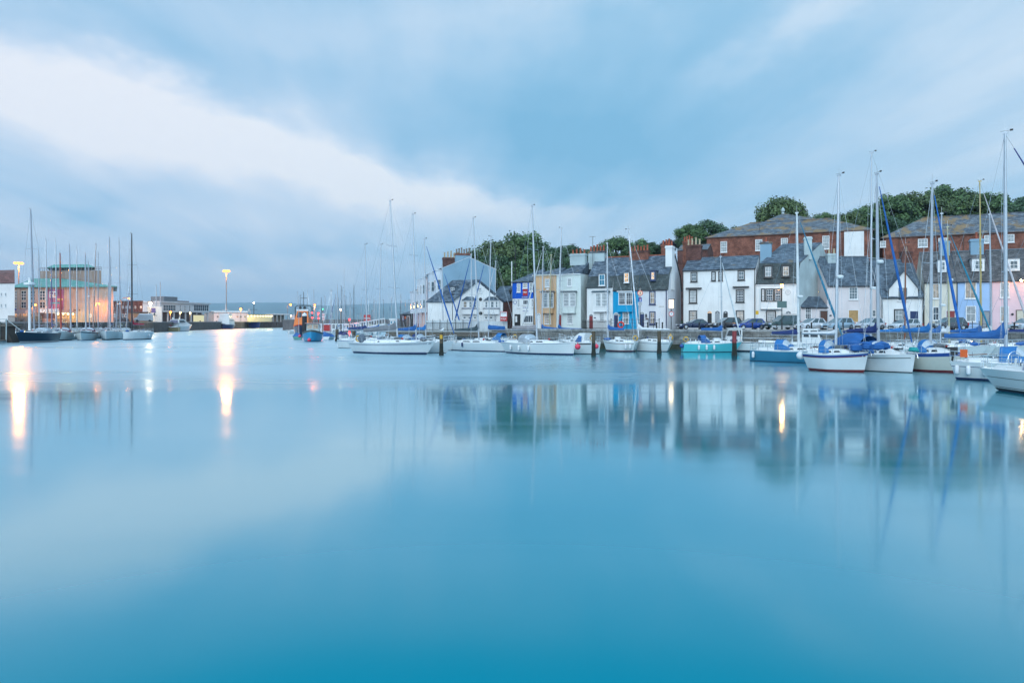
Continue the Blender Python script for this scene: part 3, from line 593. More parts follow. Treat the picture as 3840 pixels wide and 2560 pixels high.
t_, H_, lc = yacht('cream yacht with navy sheer band, blue canopy and dark red waterline', None, 3.1, 1.35, ends=((3392,1389),(3566,1401)), mast=3489, top=(3496,691), cover=MIDBL, boom=2.3, hood=MIDBL, hullm=hullc('hull_cream', (.60,.60,.52)), stripe=blue_st, railm=blue_st, boot=red_bt, bottom=red_bt, genoa=('bright', (.01,.12,.42)), group=g1, rake=.02, tr=.78, mast_r=.11, fend=(.14,), bow=.16, cabin=.5)
t_, H_, lc = yacht('white yacht with bunched royal blue sail cover, three white fenders and navy furled foresail', 9.6, 3.3, 1.15, pos=Vector((33.1,42.5,0)), head=rad(-40), mast=3772, top=(3769,502), cover=BLUEC, boom=3.5, hood=MIDBL, genoa=('navy', (.015,.03,.18)), group=g1, tr=.8, srake=.03, mast_r=.11, boot=navy_st, fend=(.03,.10,.2), spread=2, collar=1.4, covh=(.3,.62))
cove(t_, H_, (.72,), navy_st, .0, .96, .03)
om = MB(); om.box(-4.9,-.3,1.6,-4.5,.0,2.1, BLK); om.tube([Vector((-4.75,-.15,1.6)), Vector((-4.85,-.15,.9))], .07, BLK, 6); om.build('outboard_motor', t_)
ob = MB(); ob.box(-4.2,-1.55,1.5,-3.8,-1.48,2.0, mat('lifejacket_orange', (.75,.12,.02), .7)); ob.build('dan_buoy', t_)
t_, H_, lc = yacht('nearest white yacht at the right edge with navy sprayhood and two black waterline stripes', 9.5, 3.2, 1.15, pos=Vector((28.2,33.9,0)), head=rad(-80), top=None, hood=NAVYC, tr=.72, srake=.08, boot=BLK, group=g1, cabin=.5)
cove(t_, H_, (.18,.62), BLK, .02, .96, .022)
# --- yachts of the second row on the right
def back(label, xm, top, y_w, L=8.5, head=-35, **k): return yacht(label, L, k.pop('B', None), k.pop('fb', 1.05), pos=G(xm, y_w), head=rad(head), mast=xm, top=top, group=g1, ms=.08, **k)
back('yacht with a royal blue cover behind the cream yacht, its mast beside the grey chimney', 3526, (3531,802), 1338, cover=BLUEC, boom=2.6, radar=.30, hood=None)
back('yacht with a cream mast and a teal furled foresail', 3560, (3553,852), 1336, mastm=mat('spar_cream', (.48,.44,.28), .5), genoa=('teal', (.02,.20,.30)), cover=SAILW, boom=2.2, radar=.55)
back('yacht with a tall yellow wooden-looking mast and white furled foresail with red edge', 3680, (3674,681), 1336, L=9.5, mastm=mat('spar_buff', (.50,.36,.12), .5), genoa=('red_white', (.55,.50,.52)), cover=BLUEC, boom=3.2, hood=BLUEC)
back('yacht with an orange-tipped alloy mast before the pink house', 3719, (3711,805), 1330, cover=SAILW, boom=2.4)
back('gaffer with a varnished brown mast before the white gabled house', 3393, (3396,916), 1330, L=8, mastm=WOODM, cover=MIDBL, boom=2.6, name='gaff_cutter', windows=False)
back('blue-hulled yacht with blue canopy and navy boom cover, white fender at its stern quarter', 2995, (2988,800), 1358, L=8.6, head=-42, hullm=hullc('hull_steel_blue', (.04,.20,.32)), stripe=hullc('hull_steel_blue', (.04,.20,.32)), railm=GEL(), cover=NAVYC, boom=2.6, hood=MIDBL, genoa=('steel', (.03,.18,.28)), mast_r=.12, radar=.38, fend=(.05,), collar=.4, mastm=mat('mast_white', (.66,.68,.68), .4), srake=-.02)
t_, H_, lc = yacht('white motor cruiser with an upright wheelhouse moored behind the blue-hulled yacht', 8.0, 2.9, 1.2, pos=G(3080,1334), head=rad(-30), top=None, hood=None, group=None, name='motor_cruiser', cat='boat', detail=1)
wh = MB(); wh.hexa([Vector(q) for q in ((-1.9,-1,1.2),(.2,-1,1.2),(.2,1,1.2),(-1.9,1,1.2),(-1.8,-.9,3.0),(-.3,-.85,3.0),(-.3,.85,3.0),(-1.8,.9,3.0))], GEL()); wh_ = wh.build('wheelhouse', t_)
wg = MB()
for sd in (-1,1):
    for x0_, x1_ in ((-1.7,-1.15), (-1.0,-.25)):
        q = [Vector((x0_, sd*1.0, 2.1)), Vector((x1_, sd*1.0, 2.1)), Vector((x1_-.1, sd*.93, 2.8)), Vector((x0_, sd*.93, 2.8))]; wg.face(q if sd < 0 else q[::-1], DARKGL())
wg.face([Vector((.09,-.85,2.1)), Vector((.09,.85,2.1)), Vector((-.2,.75,2.85)), Vector((-.2,-.75,2.85))], DARKGL()); wg.build('window', wh_)
t_, H_, lc = yacht('white yacht hull with scarlet and yellow deck gear at the quay, far right', 9.0, 2.9, 1.1, pos=G(3850,1336), head=rad(-35), mast=3905, top=(3903,760), cover=NAVYC, boom=3.0, group=g1)
# --- white open workboat with painted number
t_, H_, lc = yacht('white open angling boat with wheelhouse forward and WH477 painted on its side', None, 2.6, 1.1, ends=((2922,1319),(2700,1317)), tr=.85, top=None, group=None, name='angling_boat', cat='boat', detail=0, windows=False, cabin=.1, rake=.08, boot=BLK, railm=BLK)
wh = MB(); xa, xb = H_.x(.60), H_.x(.86); wh.hexa([Vector(q) for q in ((xa,-.9,1.1),(xb,-.6,1.2),(xb,.6,1.2),(xa,.9,1.1),(xa,-.8,2.9),(xb-.5,-.65,2.85),(xb-.5,.65,2.85),(xa,.8,2.9))], GEL())
wh.hexa([Vector(q) for q in ((xa-.3,-.95,2.9),(xb-.3,-.8,2.86),(xb-.3,.8,2.86),(xa-.3,.95,2.9),(xa-.3,-.95,3.0),(xb-.3,-.8,2.96),(xb-.3,.8,2.96),(xa-.3,.95,3.0))], GEL()); wh_ = wh.build('wheelhouse', t_)
wg = MB()
for sd in (-1,1):
    q = [Vector((xa+.15, sd*.86, 1.95)), Vector((xa+.75, sd*.82, 1.95)), Vector((xa+.72, sd*.78, 2.7)), Vector((xa+.15, sd*.83, 2.7))]; wg.face(q if sd < 0 else q[::-1], DARKGL())
    q = [Vector((xa+.9, sd*.80, 1.95)), Vector((xb-.25, sd*.68, 1.95)), Vector((xb-.5, sd*.68, 2.65)), Vector((xa+.88, sd*.77, 2.7))]; wg.face(q if sd < 0 else q[::-1], DARKGL())
wg.build('window', wh_)
sdn = SDN(t_); tb = MB(); p0 = H_.pt(.52,.42,sdn,-.03); p1 = H_.pt(.22,.42,sdn,-.03); ux = (p1-p0).normalized(); text_mb(tb, 'WH477', p0+ux*.9, ux, (0,0,1), .42, BLK, .17); tb.build('registration_number', t_)
rl = MB()
for sd in (-1,1):
    pts = [H_.pt(u, 1, sd, .05, .55) for u in (.03,.15,.3,.45,.58)]; rl.tube(pts, .02, STEEL(), 4)
    for q in pts: rl.tube([q, q-Vector((0,0,.55))], .018, STEEL(), 4)
rl.build('guard_rail', t_); om = MB(); om.box(H_.x(0)-.35,-.25,.9,H_.x(0)+.05,.15,1.55, BLK); om.tube([Vector((H_.x(0)-.2,-.05,.9)), Vector((H_.x(0)-.25,-.05,-.1))], .08, BLK, 6); om.build('outboard_motor', t_)
ob = MB(); ob.torus((xa-.06,-.5,2.1), (1,0,0), .22, .07, mat('lifejacket_orange', (.75,.12,.02), .7), 12, 6); ob.build('lifebuoy', t_)
# --- inflatable tender
T = thing('inflatable_dinghy', 'small grey inflatable dinghy tucked behind the blue-hulled yacht', 'dinghy', G(2899,1352), rad(-25)); mb = MB(); gm = mat('inflatable_grey', (.35,.38,.40), .6)
mb.tube([Vector(q) for q in ((-.95,.45,.25),(.3,.45,.25),(.9,.25,.32),(1.1,0,.36),(.9,-.25,.32),(.3,-.45,.25),(-.95,-.45,.25))], .19, gm, 8); mb.build('tube', T, smooth=True)
mb = MB(); mb.box(-.9,-.4,.1,.8,.4,.16, gm); mb.box(-.95,-.4,.1,-.88,.4,.5, mat('wood_grey', (.2,.17,.13), .8)); mb.build('floor_board', T)
# =========================================================== ground, quays, trees
QA = 99.0; QS = -.32                                # right-hand quay edge: Y = QA + QS*X
def qy(X): return QA+QS*X
asph = mat('quay_asphalt', (.10,.105,.11), .8, var=.25, scale=1.2); stone_top = mat('coping_stone', (.30,.30,.28), .85, var=.2, scale=1.5)
mb = MB()
mb.face([(-16,qy(-16)+.5,2.7),(90,qy(90)+.5,2.7),(260,140,2.7),(260,400,2.7),(-40,400,2.7),(-27,165,2.7),(-13.5,113,2.7)], asph)
o = mb.build('road'); o['kind'] = 'structure'; o['label'] = 'grey asphalt quayside road'
# hillside behind the terraces
gr_m = mat('hillside_scrub', (.03,.055,.02), .95, var=.5, scale=.3)
mb = MB()
def hz(X, Y):
    a = max(0, min(1, (Y-118+max(0, -X+5)*.3)/38)); a = a*a*(3-2*a); b_ = 1 if X > -8 else max(0, 1-(-8-X)/14)
    return 2.6+(a*(8+max(0, min(12, (X-5)*.16))))*b_+.6*math.sin(X*.21+Y*.13)*a
nx_, ny_ = 50, 26
gv = [[Vector((-8+i*268/nx_, 112+j*190/ny_, hz(-8+i*268/nx_, 112+j*190/ny_))) for j in range(ny_+1)] for i in range(nx_+1)]
for i in range(nx_):
    for j in range(ny_): mb.face([gv[i][j], gv[i+1][j], gv[i+1][j+1], gv[i][j+1]], gr_m)
o = mb.build('hillside', smooth=True); o['kind'] = 'structure'
def wall_run(name, label, pts, zt, zb, mwall, mcope, cat='quay wall', th=.9, copeh=.28, fend=False):
    T = thing(name, label, cat, (pts[0][0], pts[0][1], 0)); mb = MB(); cp = MB()
    for (a, b) in zip(pts[:-1], pts[1:]):
        d = Vector((b[0]-a[0], b[1]-a[1], 0)).normalized(); nn = Vector((-d.y, d.x, 0)); nn = nn if nn.y > 0 else -nn
        A, B_ = Vector((a[0], a[1], 0)), Vector((b[0], b[1], 0)); up_ = Vector((0,0,1))
        mb.hexa([A+up_*zb, B_+up_*zb, B_+nn*th+up_*zb, A+nn*th+up_*zb, A+up_*(zt-copeh), B_+up_*(zt-copeh), B_+nn*th+up_*(zt-copeh), A+nn*th+up_*(zt-copeh)], mwall)
        cp.hexa([A-nn*.06+up_*(zt-copeh), B_-nn*.06+up_*(zt-copeh), B_+nn*th+up_*(zt-copeh), A+nn*th+up_*(zt-copeh), A-nn*.06+up_*zt, B_-nn*.06+up_*zt, B_+nn*th+up_*zt, A+nn*th+up_*zt], mcope)
    mb.build('wall_face', T, world=True); cp.build('coping', T, world=True); return T
qstone = bricky('quay_masonry', (.13,.13,.125), (.21,.205,.19), (.05,.05,.05), 1.1, .45, .02, lichen=(.025,.035,.02), lf=.42, rough=.85)
cope_m = bricky('quay_coping', (.24,.245,.25), (.33,.33,.32), (.12,.12,.12), 1.3, .6, .015, rough=.85)
QW = wall_run('quay_wall', 'weathered stone quay wall in front of the terraced houses', [(-16,qy(-16)),(90,qy(90))], 2.75, -3, qstone, cope_m)
tide = MB(); a, b = Vector((-16,qy(-16)-.03,0)), Vector((90,qy(90)-.03,0))
tide.hexa([a+Vector((0,0,-1)), b+Vector((0,0,-1)), b+Vector((0,.05,-1)), a+Vector((0,.05,-1)), a+Vector((0,0,.75)), b+Vector((0,0,.75)), b+Vector((0,.05,.75)), a+Vector((0,.05,.75))], mat('tide_weed', (.03,.035,.02), .9, var=.5, scale=1.4, bump=1)); tide.build('weed_line', QW, world=True)
# timber front of the quay left of the stone wall
TQ = wall_run('timber_jetty', 'dark timber-fronted quay below the white board fence', [(-19,qy(-16)-1.3),(3,qy(3)-1.3)], 2.35, 1.6, mat('jetty_timber', (.13,.11,.09), .9, var=.35, scale=2), stone_top, 'jetty', th=1.2, copeh=.15)
for k in range(16):
    X_ = -18.6+k*1.42; mb = MB(); mb.tube([Vector((X_, qy(X_)-1.5, -2)), Vector((X_, qy(X_)-1.5, 2.2))], .15, mat('wet_pile', (.05,.045,.035), .8, var=.4), 7); mb.build('timber_pile', TQ, world=True)
mb = MB(); mb.face([(-19,qy(-19)-.4,2.36),(3,qy(3)-.4,2.36),(3,qy(3),2.36),(-19,qy(-19)+.6,2.36)], stone_top)
# ---- left-hand shore
LW = [(P(-500,1205,140).x,140),(P(0,1205,152).x,152),(P(300,1205,196).x,196),(P(560,1205,236).x,236),(P(712,1205,292).x,292),(P(925,1205,385).x,385),(P(1105,1205,445).x,445)]
mb = MB(); mb.face([(x, y+.5, 3.66) for x, y in LW]+[(P(1105,1205,480).x,480,3.66),(-60,560,3.66),(-700,560,3.66),(-700,140,3.66)], mat('quay_concrete', (.22,.21,.20), .85, var=.2, scale=.5)); o = mb.build('pavement'); o['kind'] = 'structure'; o['label'] = 'concrete quay apron of the ferry harbour'
LQ = wall_run('quay_wall', 'piled quay wall of the ferry harbour on the far left shore', LW, 3.7, -3, mat('piled_wall', (.10,.085,.075), .9, var=.4, scale=.6), mat('quay_edge', (.30,.29,.28), .85), th=1)
pm_ = mat('fender_pile', (.10,.085,.07), .9, var=.45, scale=1.5)
cnt = 0
for (a, b) in zip(LW[1:-1], LW[2:]):
    L_ = math.dist(a, b); k = int(L_/3.4)
    for i in range(k):
        q = Vector((lerp(a[0], b[0], i/k), lerp(a[1], b[1], i/k), 0)); mb = MB(); mb.box(q.x-.22, q.y-.45, -1.5, q.x+.22, q.y-.1, 3.75+(.4 if R.random() < .25 else 0), pm_)
        if cnt < 96: mb.build('fender_pile', LQ, world=True)
        cnt += 1
# far breakwater between the marina and the hills
BW = wall_run('breakwater', 'long low stone breakwater closing the marina below the far hills', [(P(1060,1205,300).x,300),(P(1560,1205,270).x,270)], 4.7, -2, mat('breakwater_stone', (.13,.12,.12), .9, var=.3, scale=.4), mat('breakwater_top', (.2,.2,.2), .9), 'breakwater', th=3)
# ---- trees
leafm = []
def leafmat(name, c1, c2):
    m = bpy.data.materials.new(name); t = nt(m); n = t.nodes; l = t.links
    o = n.new('ShaderNodeOutputMaterial'); b = n.new('ShaderNodeBsdfPrincipled'); l.new(b.outputs[0], o.inputs[0]); b.inputs['Roughness'].default_value = .6
    g = n.new('ShaderNodeNewGeometry'); oi = n.new('ShaderNodeObjectInfo'); no = n.new('ShaderNodeTexNoise'); no.inputs['Scale'].default_value = .5; no.inputs['Detail'].default_value = 3; l.new(g.outputs['Position'], no.inputs['Vector'])
    a = n.new('ShaderNodeMath'); a.operation = 'MULTIPLY_ADD'; a.inputs[1].default_value = .5; l.new(g.outputs['Random Per Island'], a.inputs[0])
    a2 = n.new('ShaderNodeMath'); a2.operation = 'MULTIPLY_ADD'; a2.inputs[1].default_value = 1.6; a2.inputs[2].default_value = -.55; l.new(no.outputs[0], a2.inputs[0]); l.new(a2.outputs[0], a.inputs[2])
    mx = n.new('ShaderNodeMix'); mx.data_type = 'RGBA'; mx.inputs[6].default_value = (*c1, 1); mx.inputs[7].default_value = (*c2, 1); l.new(a.outputs[0], mx.inputs[0]); l.new(mx.outputs[2], b.inputs['Base Color'])
    return m
LG = leafmat('leaf_green', (.013,.04,.016), (.13,.23,.07)); LD = leafmat('leaf_dark', (.010,.032,.018), (.065,.14,.055)); LP = leafmat('leaf_copper', (.010,.010,.022), (.03,.02,.045)); LO = leafmat('leaf_olive', (.02,.04,.012), (.12,.18,.05))
BARK = mat('bark', (.06,.05,.035), .95, var=.3, scale=2)
def make_tree(label, m, seed, n=11000, wide=1., flat=.85, cat='tree', name='broadleaf_tree'):
    """unit tree: crown radius about 5 m, total height about 10 m, trunk at the origin"""
    r_ = random.Random(seed); T = thing(name, label, cat)
    tk = MB(); tk.tube([Vector((0,0,-1)), Vector((.15,.1,2)), Vector((0,.2,4.2)), Vector((.3,0,6.5))], [.42,.34,.26,.12], BARK, 8)
    cl = []
    for k in range(54):
        while True:
            q = Vector((r_.uniform(-1,1), r_.uniform(-1,1), r_.uniform(-.75,1)))
            if .35 < q.length < 1: break
        q = q.normalized()*(.55+.42*r_.random()); c_ = Vector((q.x*4.3*wide, q.y*4.3*wide, 5.6+q.z*3.6*flat)); cl.append((c_, 1.0+.75*r_.random()))
    for c_, rr in cl[:14]: tk.tube([Vector((.1,.1,2.4+r_.random()*2)), Vector((c_.x*.5, c_.y*.5, c_.z*.75)), c_], [.16,.09,.03], BARK, 5)
    tk.build('trunk', T, smooth=False)
    v = []; f = []
    for k in range(n):
        c_, rr = cl[r_.randrange(len(cl))]
        th = r_.uniform(0, 6.283); ph = math.acos(r_.uniform(-.65, 1)); d = Vector((math.sin(ph)*math.cos(th), math.sin(ph)*math.sin(th), math.cos(ph)*.8))
        p = c_+d*rr*(r_.random()**.35)*(1+.12*r_.gauss(0,1)); nn = (d+Vector((r_.gauss(0,.45), r_.gauss(0,.45), .45+r_.gauss(0,.35)))).normalized()
        u = nn.cross(Vector((r_.gauss(0,1), r_.gauss(0,1), r_.gauss(0,1)))).normalized(); w_ = nn.cross(u); s_ = .16+.16*r_.random()
        i = len(v); v += [p-u*s_, p+w_*s_*.6, p+u*s_, p-w_*s_*.6]; f.append((i, i+1, i+2, i+3))
    me = bpy.data.meshes.new('crown'); me.from_pydata([tuple(q) for q in v], [], f); me.materials.append(m); o = bpy.data.objects.new('crown', me); C.objects.link(o); o.parent = T
    return T
PT = [make_tree('proto', LG, 1), make_tree('proto', LD, 2), make_tree('proto', LO, 3, wide=1.1, flat=.8), make_tree('proto', LP, 4, n=8000), make_tree('proto', LG, 5, n=10000, wide=.95, flat=1.05)]
used = set()
def tree(k, x, ytop, Z, wpx, label, group=None, hs=1.0):
    """crown centred on pixel x, top at ytop, crown width wpx pixels at distance Z"""
    s = wpx*Z/FO/10.2; top = P(x, ytop, Z); H0 = 9.9*s*hs; base = Vector((top.x, Z, top.z-H0)); root = PT[k]
    o = dup(root, base, R.uniform(0, 6.28), label, group) if k in used else root
    used.add(k); o.location = base; o.rotation_euler = (0,0,R.uniform(0,6.28)); o['label'] = label
    if group: o['group'] = group
    o.scale = (s, s, s*hs)
    if 'leafless' in label: pass
    return o
gw = 'trees on the slope behind the town'
for a in ((1,1800,925,132,170,'dark tree immediately right of the long chimney stack of the grey gable'), (2,1880,880,140,230,'broad olive tree topping the left of the wooded slope'), (4,1965,866,150,210,'tall pale green tree at the summit of the wooded slope'),
          (1,2060,890,140,180,'dark evergreen tree behind the blue painted house'), (1,2120,905,134,150,'dark tree at the right shoulder of the wooded slope'), (0,1900,980,126,210,'green tree low on the slope above the slate shed roof'),
          (1,1990,1000,124,170,'dark bush-like tree low on the slope behind the blue house roof'), (2,1830,1010,122,150,'small olive tree above the gabled white house'), (0,2010,930,134,190,'mid green tree half-way up the wooded slope'), (1,1935,930,136,180,'deep green tree half-way up the slope, left of the mid green one'), (1,2090,960,128,160,'dark tree behind the ochre house roof'), (1,2150,940,130,120,'small dark tree left of the grey chimney'), (2,1770,965,127,90,'small tree peeping right of the chimney pots'),
          (1,2235,915,150,110,'low dark tree between the grey chimney and the aerial'), (4,2310,882,155,150,'pale green rounded tree above the blue house roof'), (0,2400,888,152,150,'round green tree left of the red chimney pots'), (1,2185,925,146,100,'small dark conifer-like tree behind the grey chimney'), (1,2460,898,150,90,'small green tree behind the red pots'),
          (3,2512,890,148,80,'dark purple copper beech behind the white chimney'), (0,2590,830,140,130,'round green tree left of the large brick building'), (1,2650,812,143,170,'large dark green tree at the left end of the brick building roof'), (1,2580,880,136,90,'green tree low behind the cream chimney pots'), (2,2740,836,150,150,'low tree crown just above the hipped roof'),
          (2,2940,714,142,190,'tall lone tree rising behind the ball-topped pyramid roof'), (0,3090,790,150,110,'green tree at the left tip of the long wood'), (2,3170,780,148,160,'olive tree second from the left of the long wood'), (0,3260,760,150,170,'green tree behind the twin masts'), (4,3350,725,152,190,'tall green tree right of the twin masts'),
          (2,3440,705,155,210,'broad olive tree in the middle of the long wood'), (0,3540,680,158,230,'tallest broad tree of the long wood'), (2,3620,700,156,200,'olive tree right of the tallest tree'), (4,3710,715,154,190,'green tree beyond the buff mast'), (1,3800,725,152,190,'dark green tree at the far right of the wood'), (0,3900,720,155,220,'green tree leaving the right edge of the picture'),
          (1,3330,800,140,150,'dark tree filling the gap between the two brick buildings'), (1,3460,790,145,180,'dark tree low in the wood behind the second brick roof'), (1,3600,790,145,190,'deep green tree behind the middle of the second brick roof'), (1,3740,790,145,190,'deep green tree behind the right of the second brick roof'), (0,3200,850,133,90,'green bush between the white rendered block and the twin masts')):
    k = a[0]; tree(*a, group=gw, hs=1.3 if a[1] in (2940,) else 1.0)
# =========================================================== houses
GZ = 2.72
def pane_mat(kind):
    if kind == 'dark': return mat('pane_dark', (.035,.05,.065), .06, var=.5, scale=1.5)
    if kind == 'net': return mat('pane_net_curtain', (.30,.33,.34), .2, var=.35, scale=3)
    if kind == 'grey': return mat('pane_grey', (.13,.17,.19), .1, var=.4, scale=2)
    if kind == 'blue': return mat('pane_blue_blind', (.03,.20,.30), .15, var=.2, scale=2)
    if kind == 'warm': return mat('pane_warm_curtain', (.30,.25,.20), .3, var=.45, scale=2.2, emit=(1,.62,.35), estr=.07)
    if kind == 'lit': return mat('pane_lit', (.4,.25,.12), .3, var=.5, scale=5, emit=(1,.50,.20), estr=.6)
    if kind == 'ply': return mat('plywood_board', (.45,.28,.12), .8, var=.25, scale=2)
TRIM = dict(white=lambda: white(), black=lambda: mat('black_paint', (.012,.012,.014), .4), navy=lambda: mat('navy_paint', (.012,.03,.11), .4), cream=lambda: mat('cream_paint', (.6,.56,.46), .5), red=lambda: mat('red_paint', (.25,.02,.02), .4), grey=lambda: mat('grey_paint', (.3,.32,.34), .5), brown=lambda: mat('brown_paint', (.10,.045,.03), .5), green=lambda: mat('green_paint', (.05,.12,.08), .5))
class Fac:
    def __init__(s, xl, Zl, xr, Zr):
        s.A = P(xl, 1205, Zl); s.B = P(xr, 1205, Zr); s.A.z = s.B.z = 0; s.d = (s.B-s.A).normalized(); s.n = Vector((s.d.y, -s.d.x, 0)); s.L = (s.B-s.A).length
        s.xl, s.xr, s.Zl, s.Zr = xl, xr, Zl, Zr
    def shift(s, q):
        o = Fac.__new__(Fac); o.A, o.B, o.d, o.n, o.L = s.A+s.n*q, s.B+s.n*q, s.d, s.n, s.L; return o
    def u(s, x):
        t = (x-1920)/FO; return (t*s.A.y-s.A.x)/(s.d.x-t*s.d.y)
    def at(s, x, y):
        u = s.u(x); p = s.A+s.d*u; return u, EYE-(y-1205)/FO*p.y
    def W(s, u, z, d=0): q = s.A+s.d*u+s.n*d; q.z = z; return q
    def rect(s, r):
        x0, y0, x1, y1 = r; xm = (x0+x1)/2; u0, u1 = s.u(x0), s.u(x1); _, zt = s.at(xm, y0); _, zb = s.at(xm, y1); return u0, zb, u1, zt
    def box(s, mb, u0, z0, u1, z1, d0, d1, m):
        mb.hexa([s.W(u0,z0,d1), s.W(u1,z0,d1), s.W(u1,z0,d0), s.W(u0,z0,d0), s.W(u0,z1,d1), s.W(u1,z1,d1), s.W(u1,z1,d0), s.W(u0,z1,d0)], m)
def px_rect(k, r):
    if k is None: return r
    a, b = c(k, r[0], r[1]), c(k, r[2], r[3]); return (a[0], a[1], b[0], b[1])
def window(T, F, r, nx=2, ny=2, trim='white', glass='grey', k=None, sur=None, sill=True, d=0, name='window', sash='white', fr=.07, bar=.035):
    F = F.shift(d) if d else F; u0, z0, u1, z1 = F.rect(px_rect(k, r)); mb = MB(); tm = TRIM[trim](); sm_ = TRIM[sash]()
    if u1-u0 < .2: return
    s_ = .15 if trim != sash else .06
    for a in ((u0, z0, u0+s_, z1), (u1-s_, z0, u1, z1), (u0+s_, z1-s_, u1-s_, z1), (u0+s_, z0, u1-s_, z0+s_)): F.box(mb, *a, -.02, .06, tm)
    if sill: F.box(mb, u0-.06, z0-.09, u1+.06, z0-.002, -.02, .13, tm)
    a0, b0, a1, b1 = u0+s_, z0+s_, u1-s_, z1-s_
    f_ = .05
    for a in ((a0, b0, a0+f_, b1), (a1-f_, b0, a1, b1), (a0+f_, b1-f_, a1-f_, b1), (a0+f_, b0, a1-f_, b0+f_)): F.box(mb, *a, -.02, .035, sm_)
    if ny > 1: F.box(mb, a0+f_, (b0+b1)/2-.03, a1-f_, (b0+b1)/2+.03, -.02, .038, sm_)
    for i in range(1, nx): x_ = lerp(a0, a1, i/nx); F.box(mb, x_-bar/2, b0+f_, x_+bar/2, b1-f_, -.02, .030, sm_)
    for j in range(1, ny):
        if ny % 2 == 0 and j == ny//2: continue
        z_ = lerp(b0, b1, j/ny); F.box(mb, a0+f_, z_-bar/2, a1-f_, z_+bar/2, -.02, .027, sm_)
    w_ = mb.build(name, T, world=True); g = MB(); g.face([F.W(a0,b0,.012), F.W(a1,b0,.012), F.W(a1,b1,.012), F.W(a0,b1,.012)], pane_mat(glass)); g.build('pane', w_, world=True); return w_
def door(T, F, r, col='navy', k=None, arch=False, fan=None, d=0, sur='white'):
    F = F.shift(d) if d else F; u0, z0, u1, z1 = F.rect(px_rect(k, r)); mb = MB(); tm = TRIM[col]() if isinstance(col, str) else col; sm_ = TRIM[sur]()
    z0 = GZ
    F.box(mb, u0, z0, u1, z1, -.02, .03, tm)
    for i in range(2):
        for (a, b) in ((.08,.40), (.52,.92)):
            x0 = lerp(u0, u1, .12+.44*i); x1 = lerp(u0, u1, .44+.44*i); F.box(mb, x0, lerp(z0, z1, a), x1, lerp(z0, z1, b), .03, .045, tm)
    dr = mb.build('door', T, world=True); kb = MB(); q = F.W(lerp(u0, u1, .85), z0+1.05, .07); kb.ball(q, .045, mat('brass', (.5,.35,.1), .3, .8), 6); kb.build('handle', dr, world=True)
    fm_ = MB(); w_ = .09
    for a in ((u0-w_, z0, u0, z1), (u1, z0, u1+w_, z1)): F.box(fm_, *a, -.02, .06, sm_)
    if not arch: F.box(fm_, u0-w_, z1, u1+w_, z1+w_, -.02, .06, sm_)
    fm_.build('door_frame', T, world=True)
    if arch:
        mid = (u0+u1)/2; rr = (u1-u0)/2; af = MB(); gl = MB(); N = 8
        pts = [(mid-rr*math.cos(math.pi*i/N), z1+rr*math.sin(math.pi*i/N)) for i in range(N+1)]; out = [(mid-(rr+w_)*math.cos(math.pi*i/N), z1+(rr+w_)*math.sin(math.pi*i/N)) for i in range(N+1)]
        for i in range(N):
            a, b, c_, e_ = pts[i], pts[i+1], out[i+1], out[i]
            af.hexa([F.W(*a,.06), F.W(*e_,.06), F.W(*e_,-.02), F.W(*a,-.02), F.W(*b,.06), F.W(*c_,.06), F.W(*c_,-.02), F.W(*b,-.02)], sm_)
        for i in range(1, N, 2 if fan else 8):
            a = pts[i]; af.face([F.W(mid-.02,z1,.035), F.W(mid+.02,z1,.035), F.W(a[0]+.02,a[1],.035), F.W(a[0]-.02,a[1],.035)], sm_)
        gl.face([F.W(*q, .012) for q in reversed(pts)], pane_mat(fan or 'dark')); f_ = af.build('fanlight', T, world=True); gl.build('pane', f_, world=True)
    return dr
def strip(T, F, r, m, name, k=None, d0=-.02, d1=.05, parent=None):
    u0, z0, u1, z1 = F.rect(px_rect(k, r)); mb = MB(); F.box(mb, u0, z0, u1, z1, d0, d1, m); return mb.build(name, parent or T, world=True)
def pipe(T, F, x, ytop, m, d=.09, zb=GZ, r=.05):
    u, z = F.at(x, ytop); mb = MB(); mb.tube([F.W(u,zb,d), F.W(u,z,d)], r, m, 6); mb.box(0,0,0,0,0,0,m) if False else None; return mb.build('drainpipe', T, world=True)
def chimney(T, p, w, dd, z0, z1, m, pots=3, potm=None, along=None, poth=.75, cap=None, label=None):
    """stack centred on p (x, y); width w along 'along', depth dd"""
    a = (along or Vector((1,0,0))).normalized(); b = Vector((-a.y, a.x, 0)); O = Vector((p[0], p[1], 0)); mb = MB(); up = Vector((0,0,1))
    def bx(w_, d_, za, zb, mm): mb.hexa([O-a*w_/2-b*d_/2+up*za, O+a*w_/2-b*d_/2+up*za, O+a*w_/2+b*d_/2+up*za, O-a*w_/2+b*d_/2+up*za, O-a*w_/2-b*d_/2+up*zb, O+a*w_/2-b*d_/2+up*zb, O+a*w_/2+b*d_/2+up*zb, O-a*w_/2+b*d_/2+up*zb], mm)
    bx(w, dd, z0, z1-.32, m); bx(w+.16, dd+.16, z1-.32, z1-.10, cap or m); bx(w+.04, dd+.04, z1-.10, z1, cap or m)
    ch = mb.build('chimney', T, world=True, label=label); pm = potm or mat('terracotta_pot', (.36,.09,.045), .8, var=.3)
    for i in range(pots):
        q = O+a*(w*((i+.5)/pots-.5)); pb = MB(); h = poth*(1+.15*((i*7)%3-1)); pb.lathe((q.x, q.y, z1), [(0,.15), (.1,.16), (.14,.13), (h-.12,.12), (h-.08,.16), (h,.15)], pm, 8); pb.build('pot', ch, world=True)
    return ch
def corner(F, end, bk, k=0): return (F.A if end == 'L' else F.B)+bk*k
